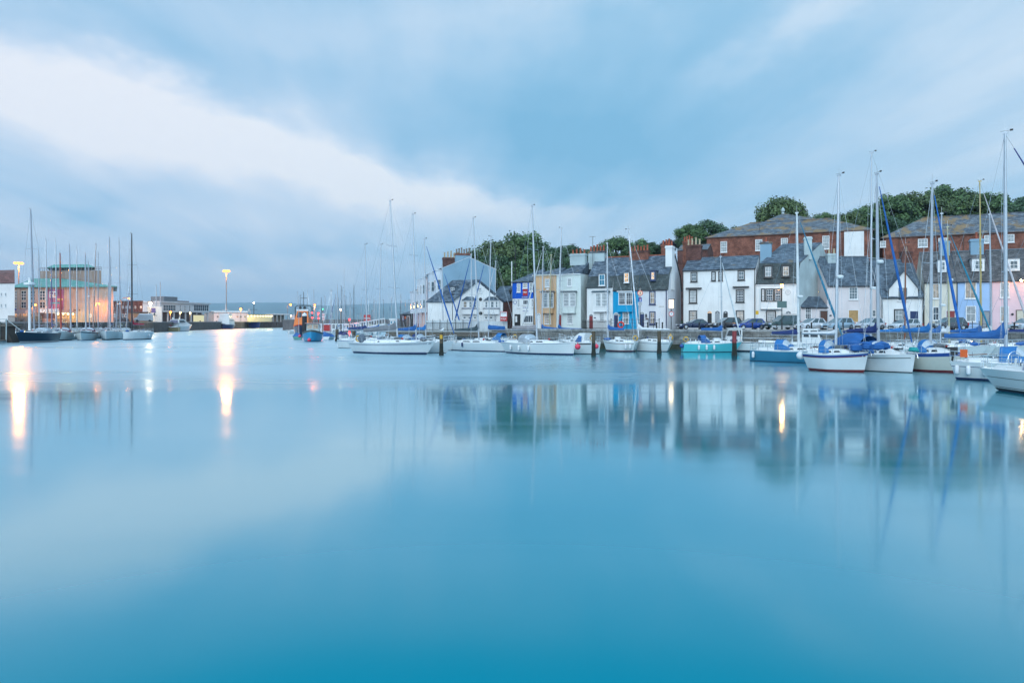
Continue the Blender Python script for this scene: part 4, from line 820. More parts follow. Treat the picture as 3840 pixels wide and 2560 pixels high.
def house(name, label, F, depth, ze, zr, wallm, roofm, cat='house', bk=None, prof='gable', hipL=0, hipR=0, inset=.75, zm=None, group=None, zb=1.5, ov=.18, ridge=.5, ridgem=None, vergem=None, walls=True, oL=.0, oR=.0):
    O = (F.A+F.B)/2; T = thing(name, label, cat, (O.x, O.y, zb if zb > 2 else GZ), 0, group); bk = bk or (F.B.normalized() if F.B.x < -35 else -F.n); up = Vector((0,0,1)); A, B = F.A, F.B
    D = depth; P_ = lambda E, k, z: E+bk*k+up*z
    if prof == 'gable': pr = [(0,ze), (D*ridge,zr), (D,ze)]
    elif prof == 'mansard': pr = [(0,ze), (inset,zm), (D*ridge,zr), (D-inset,zm), (D,ze)]
    elif prof == 'shed': pr = [(0,ze), (D,zr), (D,ze)]
    elif prof == 'flat': pr = [(0,ze), (D,ze)]
    wb = MB()
    wpr = [(k, z-.06) for k, z in pr] if not (hipL or hipR) else [(0,ze-.06), (D,ze-.06)]
    for i in range(len(wpr)-1): wb.face([P_(A,*wpr[i]), P_(B,*wpr[i]), P_(B,*wpr[i+1]), P_(A,*wpr[i+1])], wallm)
    wb.face([P_(A,0,zb), P_(B,0,zb), P_(B,*wpr[0]), P_(A,*wpr[0])], wallm)
    wb.face([P_(B,D,zb), P_(A,D,zb), P_(A,*wpr[-1]), P_(B,*wpr[-1])], wallm)
    wb.face([P_(A,D,zb), P_(A,0,zb)]+[P_(A,*q) for q in wpr], wallm); wb.face([P_(B,0,zb), P_(B,D,zb)]+[P_(B,*q) for q in reversed(wpr)], wallm)
    wb.build('wall', T, world=True)
    rb = MB(); e = ov
    A2, B2 = A-F.d*oL, B+F.d*oR
    if hipL or hipR:
        dx = F.d; fl, fr, br, bl = P_(A-dx*e,-e,ze), P_(B+dx*e,-e,ze), P_(B+dx*e,D+e,ze), P_(A-dx*e,D+e,ze); rl, rr = P_(A+dx*(hipL or 0),D*ridge,zr), P_(B-dx*(hipR or 0),D*ridge,zr)
        if not hipL: fl, bl, rl = P_(A,-e,ze), P_(A,D+e,ze), P_(A,D*ridge,zr)
        if not hipR: fr, br, rr = P_(B,-e,ze), P_(B,D+e,ze), P_(B,D*ridge,zr)
        rb.face([fl, fr, rr, rl], roofm); rb.face([br, bl, rl, rr], roofm); rb.face([bl, fl, rl], roofm); rb.face([fr, br, rr], roofm)
        dz = up*.12
        for a, b in ((fl, fr), (fr, br), (br, bl), (bl, fl)): rb.face([a-dz, b-dz, b, a], vergem or TRIM['white']())
        rb.face([fl-dz, bl-dz, br-dz, fr-dz], vergem or TRIM['white']())
    elif prof != 'flat':
        q = [(-e, ze-(pr[1][1]-ze)/(pr[1][0] or 1)*e if prof != 'mansard' else ze-.02)]+pr[1:-1]+([(D+e, ze-(pr[-2][1]-ze)/max(D-pr[-2][0],.1)*e if prof == 'gable' else ze-.02)] if prof != 'shed' else [])
        if prof == 'mansard': q[0] = (-.12, ze-.02)
        th = .1
        for i in range(len(q)-1):
            a, b = q[i], q[i+1]; rb.face([P_(A2,*a), P_(B2,*a), P_(B2,*b), P_(A2,*b)], roofm)
            vm_2 = vergem or roofm
            for E, fl_ in ((A2,0), (B2,1)):
                s4 = [P_(E,a[0],a[1]-th), P_(E,*a), P_(E,*b), P_(E,b[0],b[1]-th)]; rb.face(s4[::-1] if fl_ else s4, vm_2)
        a = q[0]; rb.face([P_(A2,a[0],a[1]-th), P_(B2,a[0],a[1]-th), P_(B2,*a), P_(A2,*a)], vergem or roofm); rb.face([P_(A2,a[0],a[1]-th), P_(A2,0,ze-th), P_(B2,0,ze-th), P_(B2,a[0],a[1]-th)], vergem or roofm)
    else:
        a = [P_(A-F.d*.15,-.15,ze-.05), P_(B+F.d*.15,-.15,ze-.05), P_(B+F.d*.15,D+.15,ze-.05), P_(A-F.d*.15,D+.15,ze-.05)]; rb.hexa(a+[p+up*.3 for p in a], roofm)
    rf = rb.build('roof', T, world=True)
    if ridgem and prof in ('gable', 'mansard'):
        rm = MB(); k = D*ridge; a_, b_ = (P_(A2,k,zr), P_(B2,k,zr)) if not (hipL or hipR) else (rl, rr)
        rm.tube([a_+up*.03, b_+up*.03], .11, ridgem, 6); rm.build('ridge_tiles', rf, world=True)
    if prof in ('gable', 'mansard') and not (hipL or hipR) and ze < 15:
        gm_ = MB(); gz = ze-.1 if prof == 'mansard' else ze-(pr[1][1]-ze)/(pr[1][0] or 1)*e-.06; kk = -.2 if prof == 'mansard' else -e-.07
        gm_.tube([P_(A,kk,gz), P_(B,kk,gz)], .065, TRIM['black'](), 6); gm_.build('gutter', T, world=True)
    return T
def zat(y, Z): return EYE-(y-1205)/FO*Z
SL = bricky('roof_slate', (.03,.05,.075), (.13,.165,.205), (.03,.035,.045), .5, .3, .014, lichen=(.24,.15,.04), lf=.40, rough=.55)
SLC = bricky('roof_slate_clean', (.035,.055,.08), (.10,.135,.17), (.035,.04,.05), .42, .24, .012, rough=.5)
SLD = bricky('slate_hanging_dark', (.035,.05,.052), (.07,.085,.085), (.02,.025,.03), .36, .30, .014, lichen=(.15,.12,.06), lf=.27, rough=.6)
SLO = bricky('roof_slate_orange_lichen', (.05,.065,.09), (.15,.17,.19), (.04,.04,.045), .5, .3, .014, lichen=(.27,.155,.045), lf=.50, rough=.6)
SLM = bricky('roof_slate_mottled', (.06,.06,.065), (.13,.125,.125), (.035,.035,.04), .38, .24, .012, lichen=(.30,.31,.30), lf=.36, rough=.7)
RT = mat('ridge_tile', (.30,.09,.05), .8, var=.3)
BR = bricky('brick_red', (.20,.055,.035), (.30,.10,.06), (.13,.10,.08), rough=.85)
BRD = bricky('brick_dark', (.10,.035,.03), (.17,.06,.045), (.09,.07,.06), rough=.85)
W1 = stucco('render_white', (.79,.79,.78), .07, streak=.42); W2 = stucco('render_pale_mint', (.68,.74,.71)); W3 = stucco('render_pinkish_white', (.72,.66,.66)); OCH = stucco('render_ochre', (.64,.41,.24)); SKY = stucco('render_turquoise_blue', (.015,.34,.60)); ROY = stucco('render_royal_blue', (.01,.10,.52))
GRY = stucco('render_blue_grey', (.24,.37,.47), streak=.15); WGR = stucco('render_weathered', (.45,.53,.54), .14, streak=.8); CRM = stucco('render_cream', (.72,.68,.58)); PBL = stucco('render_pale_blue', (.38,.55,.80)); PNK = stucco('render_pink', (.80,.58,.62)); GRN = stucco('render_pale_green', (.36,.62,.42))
LEAD = mat('lead_flashing', (.12,.14,.16), .6, var=.25)
def bay(T, F, r, k, d, m, wins, trim='white', canopy=None, glass='net', nx=4, ny=3, ledge=True):
    """square oriel: pixel rect of its whole front, windows as pixel rects"""
    u0, z0, u1, z1 = F.rect(px_rect(k, r)); mb = MB(); F.box(mb, u0, z0, u1, z1, 0, d, m); F.box(mb, u0-.05, z0-.08, u1+.05, z0, 0, d+.06, TRIM['white']() if ledge is True else m); b_ = mb.build('bay', T, world=True)
    if canopy:
        cm_ = MB(); F.box(cm_, u0-.25, z1, u1+.25, z1+.10, 0, d+.22, canopy); F.box(cm_, u0-.15, z1+.10, u1+.15, z1+.2, 0, d+.1, canopy); cm_.build('canopy', T, world=True)
    for w_ in wins: window(T, F, w_, nx, ny, trim, glass, k, d=d, sill=False)
def fx(x): return lambda A, s: None
LN = lambda x: 107/(1+.5*(x-1920)/FO)          # depth of the first terrace at picture column x
gh = 'terraced houses on the quay'
def row(name, label, xl, xr, ye, yr, wm, rm, **k):
    Zl = k.pop('Zl', None) or LN(xl); Zr = k.pop('Zr', None) or LN(xr); F = Fac(xl, Zl, xr, Zr); D = k.pop('depth', 8); ze = zat(ye, Zr); zr = zat(yr, Zr+D*.45); T = house(name, label, F, D, ze, zr, wm, rm, **k); return T, F, ze, zr
# 1 dive shop
T, F, ze, zr = row('corner_shop', 'corner shop painted royal blue above and white below', 1922, 2000, 1055.5, 1008, W1, SL, hipL=3.2, cat='shop', depth=8.5, vergem=TRIM['black']())
u0, z0, u1, z1 = F.rect(px_rect('A', (128,640,368,828))); mb = MB(); F.box(mb, 0, z0, F.L, ze-.06, 0, .02, ROY); mb.build('painted_band', T, world=True)
for r, nx, ny, g_ in (((180,655,222,755),3,4,'net'), ((248,650,302,710),4,2,'warm'), ((323,645,366,748),3,4,'grey'), ((183,835,217,932),3,4,'net'), ((248,842,312,902),3,1,'dark'), ((345,830,372,928),2,3,'dark'), ((255,1020,368,1108),4,1,'dark')): window(T, F, r, nx, ny, 'white', g_, 'A', d=.02 if r[1] < 800 else 0)
door(T, F, (160,1015,214,1130), 'black', 'A', sur='black')
def sign(T, F, r, k, m, lines, lm, name='sign_board', d=.05, fill=.62):
    s_ = strip(T, F, r, m, name, k, 0, d); u0, z0, u1, z1 = F.rect(px_rect(k, r)); nL = len(lines)
    for i, tx in enumerate(lines):
        if not tx: continue
        h = (z1-z0)/nL*fill; wd = text_w(tx, h); h = min(h, h*(u1-u0)*.9/wd); wd = text_w(tx, h); zc = z1-(z1-z0)*(i+.5)/nL-h/2
        tb = MB(); text_mb(tb, tx, F.W((u0+u1)/2-wd/2, zc, d+.012), F.d, (0,0,1), h, lm, .2); tb.build('lettering', s_, world=True)
    return s_
WH = white(); RDM = mat('sign_red', (.45,.02,.02), .5); BLM = mat('sign_blue', (.01,.06,.35), .5)
sign(T, F, (250,714,304,795), 'A', RDM, ['', 'PADI', ''], WH, d=.07)
sign(T, F, (236,798,308,828), 'A', BLM, ['SAILMAKERS'], WH, d=.09, fill=.8)
sign(T, F, (246,915,316,990), 'A', W1, ['OLD HARBOUR', 'DIVE CENTRE'], BLM, d=.03, fill=.45)
s_ = sign(T, F, (143,835,172,1000), 'A', WH, ['', '', 'DIVE', 'SHOP'][:2], BLM, d=.03); mb = MB(); q = F.W(*[(F.u(c('A',157,870)[0]))][:1], F.at(*c('A',157,870))[1], .05); mb.torus(q, F.n, .3, .03, BLM, 16, 4); mb.build('emblem', s_, world=True)
s_ = sign(T, F, (163,1030,184,1100), 'A', WH, ['', ''], BLM, d=.06); pipe(T, F, c('A',378,0)[0], 1060, TRIM['black']())
# 2 ochre
T, F, ze, zr = row('townhouse', 'narrow ochre rendered three-storey townhouse', 2001, 2086, 1029, 1004, OCH, SL, hipL=2.5, group=gh, vergem=TRIM['cream']())
window(T, F, (503,602,556,695), 3, 4, glass='net', k='A'); bay(T, F, (478,757,604,992), 'A', .55, OCH, [(480,762,540,935), (542,762,602,935)], canopy=LEAD, glass='grey', nx=3, ny=3, ledge=False)
window(T, F, (500,998,572,1122), 3, 4, glass='warm', k='A'); door(T, F, (415,1020,448,1130), 'white', 'A', arch=True, fan='net'); strip(T, F, (388,552,632,566), TRIM['cream'](), 'cornice', 'A', 0, .16)
strip(T, F, (521,710,549,730), WH, 'name_plate', 'A')
# 3 tall white
T, F, ze, zr = row('townhouse', 'tall pale mint-white townhouse with a plain flank wall to its right', 2087, 2178, 1026, 974, W2, SL, hipL=3.5, depth=9, group=gh)
window(T, F, (760,592,812,688), 3, 4, glass='net', k='A'); bay(T, F, (712,756,860,990), 'A', .55, W2, [(718,762,782,922), (790,762,856,922)], canopy=LEAD, glass='net', nx=4, ny=4, ledge=False)
window(T, F, (757,1000,825,1118), 4, 4, glass='net', k='A'); door(T, F, (663,1020,692,1130), 'red', 'A', arch=True, fan='dark'); strip(T, F, (640,545,915,556), WH, 'cornice', 'A', 0, .14)
k_ = P(2178+18, 973, LN(2190)+4.5)
chimney(T, (P(2170,1,105.5).x, 105.5), 2.5, 1.0, ze+1.5, zat(952,105.5), WGR, 4, along=F.d, label='grey rendered stack with four red pots')
CH1 = (P(2240,1,105).x, 105)
# 4 white mansard
def mans(label, xl, xr, ye, name='cottage', **k):
    Zl, Zr = LN(xl), LN(xr); F = Fac(xl, Zl, xr, Zr); zmm = zat(lerp(1022.4, 1009.4, ((xl+xr)/2-2207)/304), (Zl+Zr)/2+.8); zr = zat(lerp(955.7, 942.7, ((xl+xr)/2-2286)/235)+2, (Zl+Zr)/2+4.3); ze = zat(ye, (Zl+Zr)/2)
    zmm, zr = 10.5, 13.55
    T = house(name, label, F, 8.5, ze, zr, k.pop('wm'), SLD, prof='mansard', inset=.75, zm=zmm, group=gh, ridgem=RT, **k)
    # upper slope in lighter slate, laid over the dark hanging slates
    mb = MB(); up = Vector((0,0,.012)); A, B, b_ = F.A, F.B, -F.n
    mb.face([A+b_*.70+Vector((0,0,zmm)), B+b_*.70+Vector((0,0,zmm)), B+b_*4.25+Vector((0,0,zr))+up, A+b_*4.25+Vector((0,0,zr))+up], SL); mb.build('upper_roof', T, world=True); return T, F, ze
def dormer(T, F, r, k, trim, glass, back=.9, nx=2, ny=2, chk=None):
    u0, z0, u1, z1 = F.rect(px_rect(k, r)); mb = MB(); F.box(mb, u0-.05, z0-.1, u1+.05, z1+.02, -back-1.0, -.02, chk or LEAD); F.box(mb, u0-.15, z1+.02, u1+.15, z1+.12, -back-1.2, .12, TRIM[trim]() if trim != 'white' else LEAD); d_ = mb.build('dormer', T, world=True)
    window(T, F, r, nx, ny, trim, glass, k)
T, F, ze = mans('white cottage with a blue-blinded dormer and dark red arched doorway', 2199, 2298, 1075, wm=W1)
dormer(T, F, (1125,548,1195,680), 'A', 'white', 'blue'); bay(T, F, (1072,755,1240,975), 'A', .55, W1, [(1088,762,1150,922), (1158,762,1222,922)], canopy=mat('slate_lead_wavy', (.05,.09,.12), .7), nx=3, ny=4, ledge=False)
window(T, F, (1130,990,1188,1090), 3, 4, k='A', glass='net'); door(T, F, (1015,1030,1056,1130), 'red', 'A', arch=True, fan='dark'); pipe(T, F, 2199.5, 1080, TRIM['black']()); strip(T, F, (1068,1044,1090,1056), TRIM['navy'](), 'name_plate', 'A')
chimney(T, CH1, 2.6, 1.0, 11.8, zat(942,105), WGR, 5, along=F.d, poth=.9, cap=SLO, label='broad white stack with lichen cap and red pots')
T, F, ze = mans('bright turquoise-blue cottage with white bay and lit dormer', 2299, 2394, 1087, wm=SKY)
dormer(T, F, (1415,532,1472,645), 'A', 'white', 'lit'); bay(T, F, (1350,750,1518,975), 'A', .55, SKY, [(1352,755,1432,902), (1436,755,1516,902)], nx=3, ny=3, glass='dark', ledge=False)
u0, z0, u1, z1 = F.rect(px_rect('A', (1348,742,1520,752))); mb = MB(); F.box(mb, u0, z0, u1, z1, 0, .7, WH); mb.build('canopy', T, world=True)
window(T, F, (1400,982,1472,1118), 2, 2, k='A', glass='net'); door(T, F, (1300,1020,1347,1130), 'navy', 'A', arch=True, fan='net')
l_ = MB(); l_.lathe(F.W(F.at(*c('A',1368,1020))[0], F.at(*c('A',1368,1020))[1], .2), [(-.2,.05),(-.15,.1),(.1,.12),(.2,.02)], mat('lantern_glass', (.4,.4,.36), .2), 6); l_.build('wall_lantern', T, world=True)
T, F, ze = mans('white cottage with navy window surrounds, street sign and navy door', 2395, 2503, 1085.5, wm=stucco('render_bluish_white', (.70,.71,.74)), oR=.15)
dormer(T, F, (888,512,946,620), 'B', 'navy', 'lit'); window(T, F, (875,742,948,898), 2, 2, 'navy', 'warm', 'B'); window(T, F, (877,975,948,1128), 2, 2, 'navy', 'warm', 'B')
door(T, F, (768,1008,818,1130), 'navy', 'B', arch=True, fan='net'); strip(T, F, (833,1055,860,1069), TRIM['brown'](), 'name_plate', 'B'); sign(T, F, (986,912,1050,927), 'B', WH, ['NOTHE PARADE'], TRIM['black'](), 'street_sign', d=.03, fill=.7)
pipe(T, F, c('B',1073,0)[0], 1087, TRIM['navy'](), r=.07)
l_ = MB(); l_.lathe(F.W(F.at(*c('B',843,1025))[0], F.at(*c('B',843,1025))[1], .2), [(-.3,.03),(-.2,.1),(.15,.13),(.3,.02)], BLK, 6); l_.build('wall_lantern', T, world=True)
# stacks on the ridge
q = F.W(0, 0, -4.2); chimney(T, (q.x-1.0, q.y+.3), 2.9, 1.0, 12.5, zat(938,101), BR, 6, along=F.d, cap=BRD, label='long brick stack with mixed red and buff pots')
q = F.W(2.6, 0, -5.6); chimney(T, (q.x, q.y), 1.3, 1.0, 12, zat(921,103), BR, 3, along=F.d, label='short brick stack with three red pots')
q = F.B-F.n*3.0; chimney(T, (q.x-.35, q.y), .95, 1.6, ze, zat(924,99), W1, 2, along=F.d, label='white rendered stack with two red pots')
# 5 double fronted white
LN2 = lambda x: 111.9/(1+.5*(x-1920)/FO)
T, F, ze, zr = row('double_house', 'wide white double-fronted house with black window surrounds and three arched doorways', 2560, 2834, 1003.5, 956, W1, SL, Zl=LN2(2560), Zr=LN2(2834), depth=8, group=gh, vergem=TRIM['black']())
for r, nx, ny, g_ in (((213,760,274,848),2,2,'grey'), ((398,755,438,840),2,2,'net'), ((460,752,500,838),2,4,'grey'), ((632,745,696,834),2,2,'grey'), ((198,918,272,1038),4,4,'net'), ((616,915,693,1030),4,4,'dark'), ((198,1102,272,1222),4,4,'warm'), ((616,1100,692,1200),4,4,'warm')): window(T, F, r, nx, ny, 'black', g_, 'C')
for r in ((175,900,312,912), (592,888,735,900)): strip(T, F, r, TRIM['black'](), 'canopy', 'C', 0, .45)
for (x0, x1, cl_, fn) in ((364,402,'black','lit'), (431,473,'grey','dark'), (505,545,'black','dark')): door(T, F, (x0,1126,x1,1200), cl_, 'C', arch=True, fan=fn)
pipe(T, F, c('C',147,0)[0], 1014, TRIM['black']()); pipe(T, F, c('C',785,0)[0], 1004, TRIM['black']())
q = F.W(.9, 0, -3.6); chimney(T, (q.x, q.y), 2.2, 1.0, 10.5, zat(921,103), BRD, 4, potm=mat('pot_buff', (.45,.36,.24), .8, var=.2), along=F.d, poth=1.0, label='dark brick stack with tall buff pots')
q = F.W(-1.0, 0, -6.6); chimney(T, (q.x+.4, q.y), 1.5, 1.0, 9, zat(910,108), BR, 4, along=F.d, label='red brick stack with four small pots')
q = F.B-F.n*3.7; chimney(T, (q.x+.9, q.y-.3), 1.5, 1.0, 11, zat(906,97.5), GRY, 1, along=F.d, cap=SLO, label='grey stack with lichen cap')
# 6 white mansard with weathered flank
Zl, Zr = LN2(2835), 93.2; F = Fac(2835, Zl, 2989, Zr); bkv = Vector((.70,.714,0)); ze = 9.05
T = house('corner_house', 'white corner house with black dormers, oriel and tall weathered grey flank wall', F, 13.5, ze, 15.3, W1, SLD, prof='mansard', inset=1.1, zm=11.9, ridge=.66, bk=bkv, group=gh)
mb = MB(); A, B = F.A, F.B; up = Vector((0,0,1))
mb.face([A+bkv*1.05+up*11.9, B+bkv*1.05+up*11.9, B+bkv*13.5*.66+up*15.315, A+bkv*13.5*.66+up*15.315], SL); mb.build('upper_roof', T, world=True)
mb = MB(); nR = Vector((.714,-.70,0)); o2 = nR*.02+F.d*.0
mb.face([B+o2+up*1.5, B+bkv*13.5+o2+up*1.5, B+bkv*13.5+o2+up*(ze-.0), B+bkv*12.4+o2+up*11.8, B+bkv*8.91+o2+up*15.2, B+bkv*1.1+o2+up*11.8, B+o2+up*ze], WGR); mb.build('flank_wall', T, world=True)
dormer(T, F, (868,705,941,810), 'C', 'black', 'net'); dormer(T, F, (1026,702,1097,802), 'C', 'black', 'warm')
bay(T, F, (838,905,1026,1085), 'C', .5, W1, [(840,906,878,1024), (880,906,955,1024), (957,906,1024,1024)], trim='black', nx=3, ny=4, glass='dark', ledge=False)
strip(T, F, (795,864,1150,876), WH, 'fascia', 'C', 0, .2); window(T, F, (885,1103,974,1205), 4, 4, 'black', 'net', 'C'); door(T, F, (1060,1130,1108,1200), 'white', 'C', arch=True, fan='grey')
s_ = MB(); q = F.W(*F.at(*c('C',1080,942)), .03); s_.torus(q, F.n, .33, .02, TRIM['grey'](), 16, 4); s_.torus(q, F.n, .15, .015, TRIM['grey'](), 12, 4); s_.build('roundel', T, world=True)
q = B+bkv*5; chimney(T, (q.x-.5, q.y), 1.0, 1.5, 12.5, zat(893,97.5), WGR, 0, along=F.d, label='bare white stack by the flank wall')
# lean-to
F = Fac(3002, 93.9, 3103, 94.6); T = house('outhouse', 'low white outhouse with slate roof between the weathered flank and the pinkish house', F, 3.4, zat(1148,94.3), zat(1112,96.5), W3, SLC, prof='gable', zb=1.5, cat='outhouse', vergem=TRIM['brown']())
window(T, F, (304,1085,347,1165), 3, 5, 'white', 'dark', 'D'); door(T, F, (407,1110,454,1160), 'brown', 'D', sur='grey')
# 7 pinkish
F = Fac(3102, 95, 3304, 94.6); T = house('cottage', 'pinkish-white cottage with one boarded-up window', F, 8, zat(1067,95), zat(964,99), W3, SLC, group=gh, ridgem=LEAD)
window(T, F, (600,948,660,1033), 3, 4, 'white', 'grey', 'D'); window(T, F, (594,1100,668,1190), 1, 1, 'white', 'ply', 'D'); window(T, F, (756,1102,784,1150), 1, 2, 'white', 'grey', 'D'); pipe(T, F, 3303, 1067, TRIM['black']())
q = F.W(F.u(3158), 0, -3.6); chimney(T, (q.x, q.y), 1.4, 1.0, 11, zat(951,98.2), WGR, 2, potm=mat('pot_buff', (.45,.36,.24), .8, var=.2), along=F.d, label='pale stack with two buff pots')
s_ = MB(); q = F.W(*F.at(*c('D',476,1140)), .03); s_.ball(q, .2, LEAD, 8, (1,.2,.7)); s_.build('plaque', T, world=True)
# 8 white gabled
F = Fac(3306, 92.6, 3462, 91.6); ze = zat(1110, 92); T = house('cottage', 'white cottage with a pointed central gable under a dark slate roof', F, 9, ze, zat(972,96.5), W1, SLC, group=gh, oL=.1, oR=.1)
ua, ub = F.u(3333), F.u(3442); um = F.u(3389); za = zat(1018, 92); zf = zat(1082, 92); mb = MB(); d_ = .03
mb.face([F.W(ua,GZ-1,d_), F.W(ub,GZ-1,d_), F.W(ub,zf,d_), F.W(um,za,d_), F.W(ua,zf,d_)], W1); mb.face([F.W(ua,ze-1,d_), F.W(ua,zf,d_), F.W(ua,zf,-4), F.W(ua,ze-1,-4)], SLC); mb.face([F.W(ub,zf,d_), F.W(ub,ze-1,d_), F.W(ub,ze-1,-4), F.W(ub,zf,-4)], SLC); mb.build('gable', T, world=True)
mb = MB(); e_ = .25; sl = (za-zf)/(um-ua); sr = (za-zf)/(ub-um)
for (uu, zz) in ((ua-e_, zf-sl*e_), (ub+e_, zf-sr*e_)):
    p = [F.W(uu,zz,.25), F.W(um,za+.05,.25), F.W(um,za+.05,-4.2), F.W(uu,zz,-4.2)]; p2 = [x+Vector((0,0,.12)) for x in p]
    mb.hexa((p+p2) if uu < um else ([p[1],p[0],p[3],p[2]]+[p2[1],p2[0],p2[3],p2[2]]), SLC)
mb.build('gable_roof', T, world=True)
window(T, F, (98,935,156,1012), 2, 1, 'white', 'grey', 'E', d=.03); window(T, F, (78,1058,132,1125), 2, 2, 'black', 'net', 'E', d=.03); door(T, F, (168,1070,213,1110), 'navy', 'E', d=.03); pipe(T, F, 3307, 1112, TRIM['black']()); pipe(T, F, 3460, 1108, TRIM['black']())
q = F.W(F.L-.6, 0, -4.5); chimney(T, (q.x, q.y), 1.3, 1.0, 11.5, zat(944,96.5), BRD, 1, potm=mat('pot_buff', (.45,.36,.24), .8, var=.2), along=F.d, label='brick stack with one buff pot')
# 9 cream / blue / pink
Z9 = lambda x: 97.5/(1+.10*(x-1920)/FO*1.0) if False else lerp(92.0, 87.4, (x-3464)/376)
for nm, lab, xl, xr, wm in (('cottage', 'cream terraced cottage with a warm-lit upper window and red door', 3464, 3587, CRM), ('cottage', 'pale blue terraced cottage with a wide white dormer', 3588, 3716, PBL), ('cottage', 'pink terraced cottage at the right edge', 3717, 3900, PNK)):
    F = Fac(xl, Z9(xl), xr, Z9(xr)); T = house(nm, lab, F, 8.5, 9.22, 13.4, wm, SLM, group=gh, ridgem=LEAD, vergem=TRIM['black']())
    if wm is CRM:
        window(T, F, (292,915,334,1000), 2, 1, 'white', 'warm', 'E'); window(T, F, (294,1045,332,1122), 2, 2, 'white', 'dark', 'E'); door(T, F, (372,1068,418,1120), 'red', 'E'); dr_ = [(325,785,372,848)]
        q = F.W(F.u(3562), 0, -4.2); chimney(T, (q.x, q.y), 1.2, 1.0, 11.5, zat(906,95), GRY, 0, along=F.d, label='grey rendered stack')
    elif wm is PBL:
        window(T, F, (475,905,540,1000), 2, 1, 'white', 'warm', 'E'); window(T, F, (480,1040,537,1130), 2, 2, 'white', 'net', 'E'); door(T, F, (574,1072,611,1120), 'grey', 'E', sur='navy'); dr_ = [(515,778,585,842)]
        q = F.W(F.u(3686), 0, -4.2); chimney(T, (q.x, q.y), 1.5, 1.0, 11.5, zat(900,94), GRY, 1, along=F.d, poth=1.1, label='grey stack with one tall red pot')
    else:
        window(T, F, (672,908,725,995), 2, 2, 'white', 'net', 'E'); window(T, F, (672,1042,722,1130), 2, 2, 'white', 'warm', 'E'); door(T, F, (765,1066,805,1120), 'cream', 'E', sur='brown'); dr_ = [(710,778,783,840)]
        s_ = MB(); q = F.W(*F.at(*c('E',742,1087)), .03); s_.ball(q, .22, TRIM['black'](), 8, (1,.2,.7)); s_.build('plaque', T, world=True)
    for r in dr_:
        u0, z0, u1, z1 = F.shift(-.9).rect(px_rect('E', r)); mb = MB(); Fd = F.shift(-.9); Fd.box(mb, u0, z0-.1, u1, z1+.05, -2.6, 0, WH); Fd.box(mb, u0-.15, z1+.05, u1+.15, z1+.15, -2.8, .12, LEAD); mb.build('dormer', T, world=True)
        x0, y0, x1, y1 = r; ww = x1-x0; window(T, F, (x0+ww*.2, y0+8, x1-ww*.12, y1-6), 2, 2, 'white', 'grey', 'E', d=-.88, sill=False)
    pipe(T, F, xl+1, 1054, TRIM['black']())
# ---- brick blocks on the slope behind
def br_wins(T, F, lst, k, nx=3, ny=4):
    for r in lst: window(T, F, r, nx, ny, 'white', 'net', k, fr=.1)
F = Fac(2650, 128, 3272, 116.5); T = house('brick_barracks', 'long red brick building with a hipped lichened slate roof', F, 13, zat(891.6,128), zat(834,130), BR, SLO, hipL=7, hipR=6.5, zb=4, cat='building', vergem=TRIM['brown'](), ov=.35, ridgem=SLO)
br_wins(T, F, [(480,488,538,585), (790,470,852,570), (1018,458,1078,560), (1235,445,1292,545), (1387,437,1450,557)], 'C')
F2 = F.shift(2.2); u0, z0, u1, z1 = F2.rect((3166,868,3240,1000)); mb = MB(); F.box(mb, u0, 6, u1, z1, 0, 2.2, W1); mb.build('rendered_wing', T, world=True)
mb = MB(); ap = P(2936, 800, 136); bx_ = [P(2800,838,134), P(3062,826,128), P(3062,826,142), P(2800,838,146)]; zt = zat(836,130)-.4
bs = [Vector((ap.x-7.5,131,zt)), Vector((ap.x+7.5,127,zt)), Vector((ap.x+9,141,zt)), Vector((ap.x-6,145,zt))]
for i in range(4): mb.face([bs[i], bs[(i+1)%4], ap], SLO)
rf = mb.build('pyramid_roof', T, world=True); mb = MB(); mb.lathe(ap+Vector((0,0,-.3)), [(0,.3),(.4,.3),(.5,.15),(.7,.38),(1.0,.4),(1.3,.2),(1.5,.05)], WGR, 8); mb.build('finial', rf, world=True)
F = Fac(3311, 118.3, 3910, 108.8); T = house('brick_barracks', 'red brick block with small casements at the right edge of the town', F, 12, zat(891.6,118.3), zat(824,123), BR, SLO, hipL=6.5, zb=4, cat='building', vergem=TRIM['brown'](), ov=.35, ridgem=SLO)
br_wins(T, F, [(0,677,33,712), (212,665,267,712), (327,660,375,705), (583,645,612,690), (697,640,752,685)], 'E', 3, 2)
for xx in (435,600,1100,108,310,467):
    pass
for xx in (3372, 3508, 3613): pipe(T, F, xx, 880, TRIM['brown'](), zb=6)
# low brick gable link between chimneys: roofs behind the mansards
F = Fac(2540, 119, 2655, 117); T = house('outbuilding', 'low slate roof with orange lichen left of the long brick building', F, 8, zat(935,118), zat(915,121), BRD, SLO, zb=4, cat='outbuilding')
